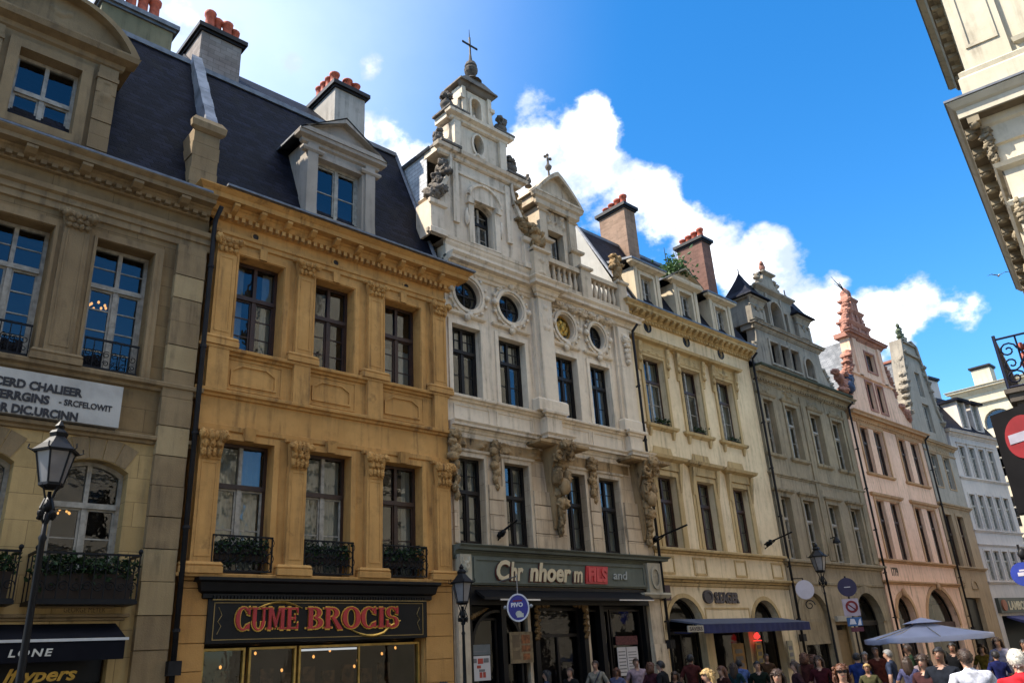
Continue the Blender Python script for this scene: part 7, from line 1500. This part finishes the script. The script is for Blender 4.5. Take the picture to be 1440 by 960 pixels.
P(29.3, 20.6, 134, 'person in a dusty plum top right of the white cardigan', (0.033, 0.015, 0.018), hair='brown', style='long', h=1.64, pose=2)
P(28.5, 24.0, 6, 'woman in a brick red top at the right end of the awning', (0.051, 0.015, 0.012), hair='auburn', style='curly', h=1.66, pose=1, skin=1)
P(27.6, 20.8, 200, 'woman in a dark maroon dress left of the curly haired woman', (0.039, 0.006, 0.009), hair='brown', style='long', h=1.62, pose=1)
P(25.6, 22.2, 30, 'young man in a cobalt blue shirt behind the curly haired woman', (0.015, 0.030, 0.120), hair='black', h=1.66, pose=1)
P(24.9, 20.4, 200, 'woman in an olive top with pale blond hair under the parasol', (0.061, 0.056, 0.025), hair='blond', style='short', h=1.56, pose=1, skin=1)
P(24.2, 24.0, 210, 'man in a rust red shirt under the left corner of the parasol', (0.066, 0.015, 0.009), hair='brown', h=1.74, pose=0, skin=1)
P(23.5, 22.2, 99, 'person in a denim blue shirt under the parasol', (0.024, 0.033, 0.060), hair='grey', h=1.68, pose=1)
P(22.7, 21.3, 11, 'woman in a lavender blue top under the parasol', (0.060, 0.060, 0.120), hair='brown', style='long', h=1.58, pose=2, skin=1)
P(21.9, 15.4, 170, 'woman with brown hair in a dark dress just left of the black t-shirt', (.05, .02, .02), hair='brown', style='long', h=1.7, pose=1)
P(22.0, 22.8, 160, 'person in a pale pink blouse behind the dark dress', (0.204, 0.153, 0.163), hair='black', style='long', h=1.64, pose=1, skin=1)
P(20.2, 24.0, 190, 'man in a black coat between the two broad men', (0.005, 0.005, 0.006), hair='black', h=1.74, pose=1, skin=1)
P(18.0, 22.8, 35, 'person in a royal blue jacket right of the white t-shirt', (0.009, 0.012, 0.060), hair='black', h=1.66, pose=0, skin=1)
P(17.5, 26.3, 195, 'woman in a pale lilac shirt beyond the white haired man', (0.204, 0.194, 0.255), hair='brown', style='long', h=1.78, pose=1)
P(16.3, 24.0, 200, 'man in an orange brown jacket behind the white haired man', (0.075, 0.024, 0.009), hair='black', h=1.7, pose=2, skin=1)
P(37.4, 21.5, 104, 'man in a dark cap and black jacket far back by the yellow arch', (.012, .012, .014), hair='black', h=1.74, pose=1)
P(33.0, 24.0, 16, 'woman in a dark teal top beside the amber menu board', (.01, .03, .035), hair='brown', style='long', h=1.64, pose=0)
P(30.9, 26.0, 220, 'man in a brown jacket right of the red neon sign', (.05, .025, .012), hair='black', h=1.72, pose=2, skin=1)
P(28.0, 27.0, 40, 'woman in a dull pink top at the foot of the slim lamp', (.16, .08, .08), hair='auburn', style='curly', h=1.63, pose=1)
P(25.1, 25.0, 200, 'man in a charcoal shirt under the signpost panels', (.02, .02, .024), hair='grey', h=1.76, pose=1)
P(22.3, 24.5, 109, 'tall man in a dark green shirt behind the lavender top', (.015, .03, .015), hair='brown', h=1.8, pose=0, skin=1)
P(20.7, 25.0, 21, 'woman in a wine red coat beyond the broad black shirted man', (.09, .012, .02), hair='black', style='long', h=1.66, pose=1)
P(18.6, 27.0, 190, 'woman in a mustard top far behind the white t-shirt', (.16, .1, .015), hair='brown', style='curly', h=1.64, pose=2)
for mm in POSES: mm.name = 'person_base'

# ================================================================ sky, sun, camera
SUN_AZ, SUN_EL = 146., 50.
w = bpy.data.worlds.new('World'); bpy.context.scene.world = w; w.use_nodes = True
nt = w.node_tree; nt.nodes.clear()
def wn(typ, ins=None, **kw):
    nd = nt.nodes.new(typ)
    for k, v in kw.items(): setattr(nd, k, v)
    for k, v in (ins or {}).items():
        if isinstance(v, bpy.types.NodeSocket): nt.links.new(v, nd.inputs[k])
        else: nd.inputs[k].default_value = v
    return nd
sky = wn('ShaderNodeTexSky', sky_type='NISHITA'); sky.sun_disc = False; sky.sun_elevation = math.radians(SUN_EL); sky.sun_rotation = math.radians(90-SUN_AZ); sky.altitude = 200; sky.air_density = 1.0; sky.dust_density = .6; sky.ozone_density = 2.0
hs = wn('ShaderNodeHueSaturation', {'Saturation': 1.4, 'Value': .98, 'Color': sky.outputs[0]})
d = wn('ShaderNodeTexCoord').outputs['Generated']
def mth(op, a, b=0., clamp=False):
    nd = wn('ShaderNodeMath', {0: a, 1: b}, operation=op); nd.use_clamp = clamp; return nd.outputs[0]
def nz(scale, detail, rough, off=0.):
    mp = wn('ShaderNodeMapping', {0: d, 1: (off, off*.7, off*.3), 3: (1, 1, 1.35)}).outputs[0]
    return wn('ShaderNodeTexNoise', {'Vector': mp, 'Scale': scale, 'Detail': detail, 'Roughness': rough}).outputs['Fac']
# cumulus bank, plus unseen clouds added behind the camera to light the facades: centres are directions in the sky, radii in degrees
BL = CLOUDS
acc = None
for (v, rad, wt) in BL:
    L = math.sqrt(sum(c*c for c in v)); v = tuple(c/L for c in v)
    dp = wn('ShaderNodeVectorMath', {0: d, 1: v}, operation='DOT_PRODUCT').outputs['Value']
    r = wn('ShaderNodeMapRange', {0: dp, 1: math.cos(math.radians(rad*1.25)), 2: math.cos(math.radians(rad*.25)), 3: 0., 4: wt}).outputs[0]
    acc = r if acc is None else mth('MAXIMUM', acc, r)
n1 = nz(7., 9, .58); n2 = nz(17., 7, .6, 3.1)
dens = mth('ADD', acc, mth('ADD', mth('MULTIPLY', mth('SUBTRACT', n1, .5), 2.3), mth('MULTIPLY', mth('SUBTRACT', n2, .5), .9)))
cov = wn('ShaderNodeMapRange', {0: dens, 1: .42, 2: .72}, interpolation_type='SMOOTHSTEP').outputs[0]
cov = mth('MULTIPLY', cov, wn('ShaderNodeMapRange', {0: acc, 1: .03, 2: .25}).outputs[0])
body = wn('ShaderNodeMapRange', {0: mth('ADD', dens, mth('MULTIPLY', mth('SUBTRACT', nz(11., 6, .6, 7.7), .5), 1.6)), 1: .5, 2: 1.35}, interpolation_type='SMOOTHSTEP').outputs[0]
ccol = wn('ShaderNodeMix', {0: body}, data_type='RGBA'); ccol.inputs[6].default_value = (2.3, 2.75, 3.6, 1); ccol.inputs[7].default_value = (8.5, 8.7, 9., 1)
hz = None
for v, rad, wt in (((.08, .75, .66), 38, .5), ((.2, .7, .69), 24, .25)):
    L = math.sqrt(sum(c*c for c in v)); v = tuple(c/L for c in v); dp = wn('ShaderNodeVectorMath', {0: d, 1: v}, operation='DOT_PRODUCT').outputs['Value']
    r = wn('ShaderNodeMapRange', {0: mth('ARCCOSINE', dp), 1: math.radians(rad), 2: 0., 3: 0., 4: wt}, interpolation_type='SMOOTHSTEP').outputs[0]; hz = r if hz is None else mth('MAXIMUM', hz, r)
hz = mth('MULTIPLY', hz, mth('ADD', .55, mth('MULTIPLY', nz(3., 6, .6, 5.), .8)), True)   # thin cirrus veil towards the sun
veil = wn('ShaderNodeMix', {0: hz, 6: hs.outputs[0]}, data_type='RGBA'); veil.inputs[7].default_value = (6., 6.3, 6.8, 1)
mx = wn('ShaderNodeMix', {0: cov, 6: veil.outputs[2], 7: ccol.outputs[2]}, data_type='RGBA')
bg = wn('ShaderNodeBackground', {'Color': mx.outputs[2], 'Strength': .15}); nt.links.new(bg.outputs[0], wn('ShaderNodeOutputWorld').inputs[0])
sl = bpy.data.lights.new('sun', 'SUN'); sl.energy = 5.0; sl.angle = math.radians(.53); sl.color = (1, .93, .82); so = bpy.data.objects.new('sun', sl); C.objects.link(so)
sd = Vector((math.cos(math.radians(SUN_AZ))*math.cos(math.radians(SUN_EL)), math.sin(math.radians(SUN_AZ))*math.cos(math.radians(SUN_EL)), math.sin(math.radians(SUN_EL))))
so.rotation_euler = sd.to_track_quat('Z', 'Y').to_euler(); so.location = sd*100
cam = bpy.data.cameras.new('camera'); co = bpy.data.objects.new('camera', cam); C.objects.link(co); bpy.context.scene.camera = co
cam.sensor_width = 36; cam.lens = 36*1121.656/1440; cam.clip_end = 2000; cam.clip_start = .1
yaw, pit, rol = .803261780, .381899842, -.0606675229
F = Vector((math.cos(yaw)*math.cos(pit), math.sin(yaw)*math.cos(pit), math.sin(pit))); r0 = F.cross(Vector((0, 0, 1))).normalized(); u0 = r0.cross(F)
rr_ = math.cos(rol)*r0+math.sin(rol)*u0; uu = -math.sin(rol)*r0+math.cos(rol)*u0
co.matrix_world = Matrix(((rr_.x, uu.x, -F.x, 0), (rr_.y, uu.y, -F.y, -16), (rr_.z, uu.z, -F.z, 1.62), (0, 0, 0, 1)))
vs = bpy.context.scene.view_settings; vs.view_transform = 'Standard'; vs.look = 'None'; vs.gamma = 1; vs.exposure = EXPOSURE; vs.use_curve_mapping = False
for o in bpy.data.objects:
    if '_org' in o.keys(): del o['_org']
    if '_wall' in o.keys(): del o['_wall']
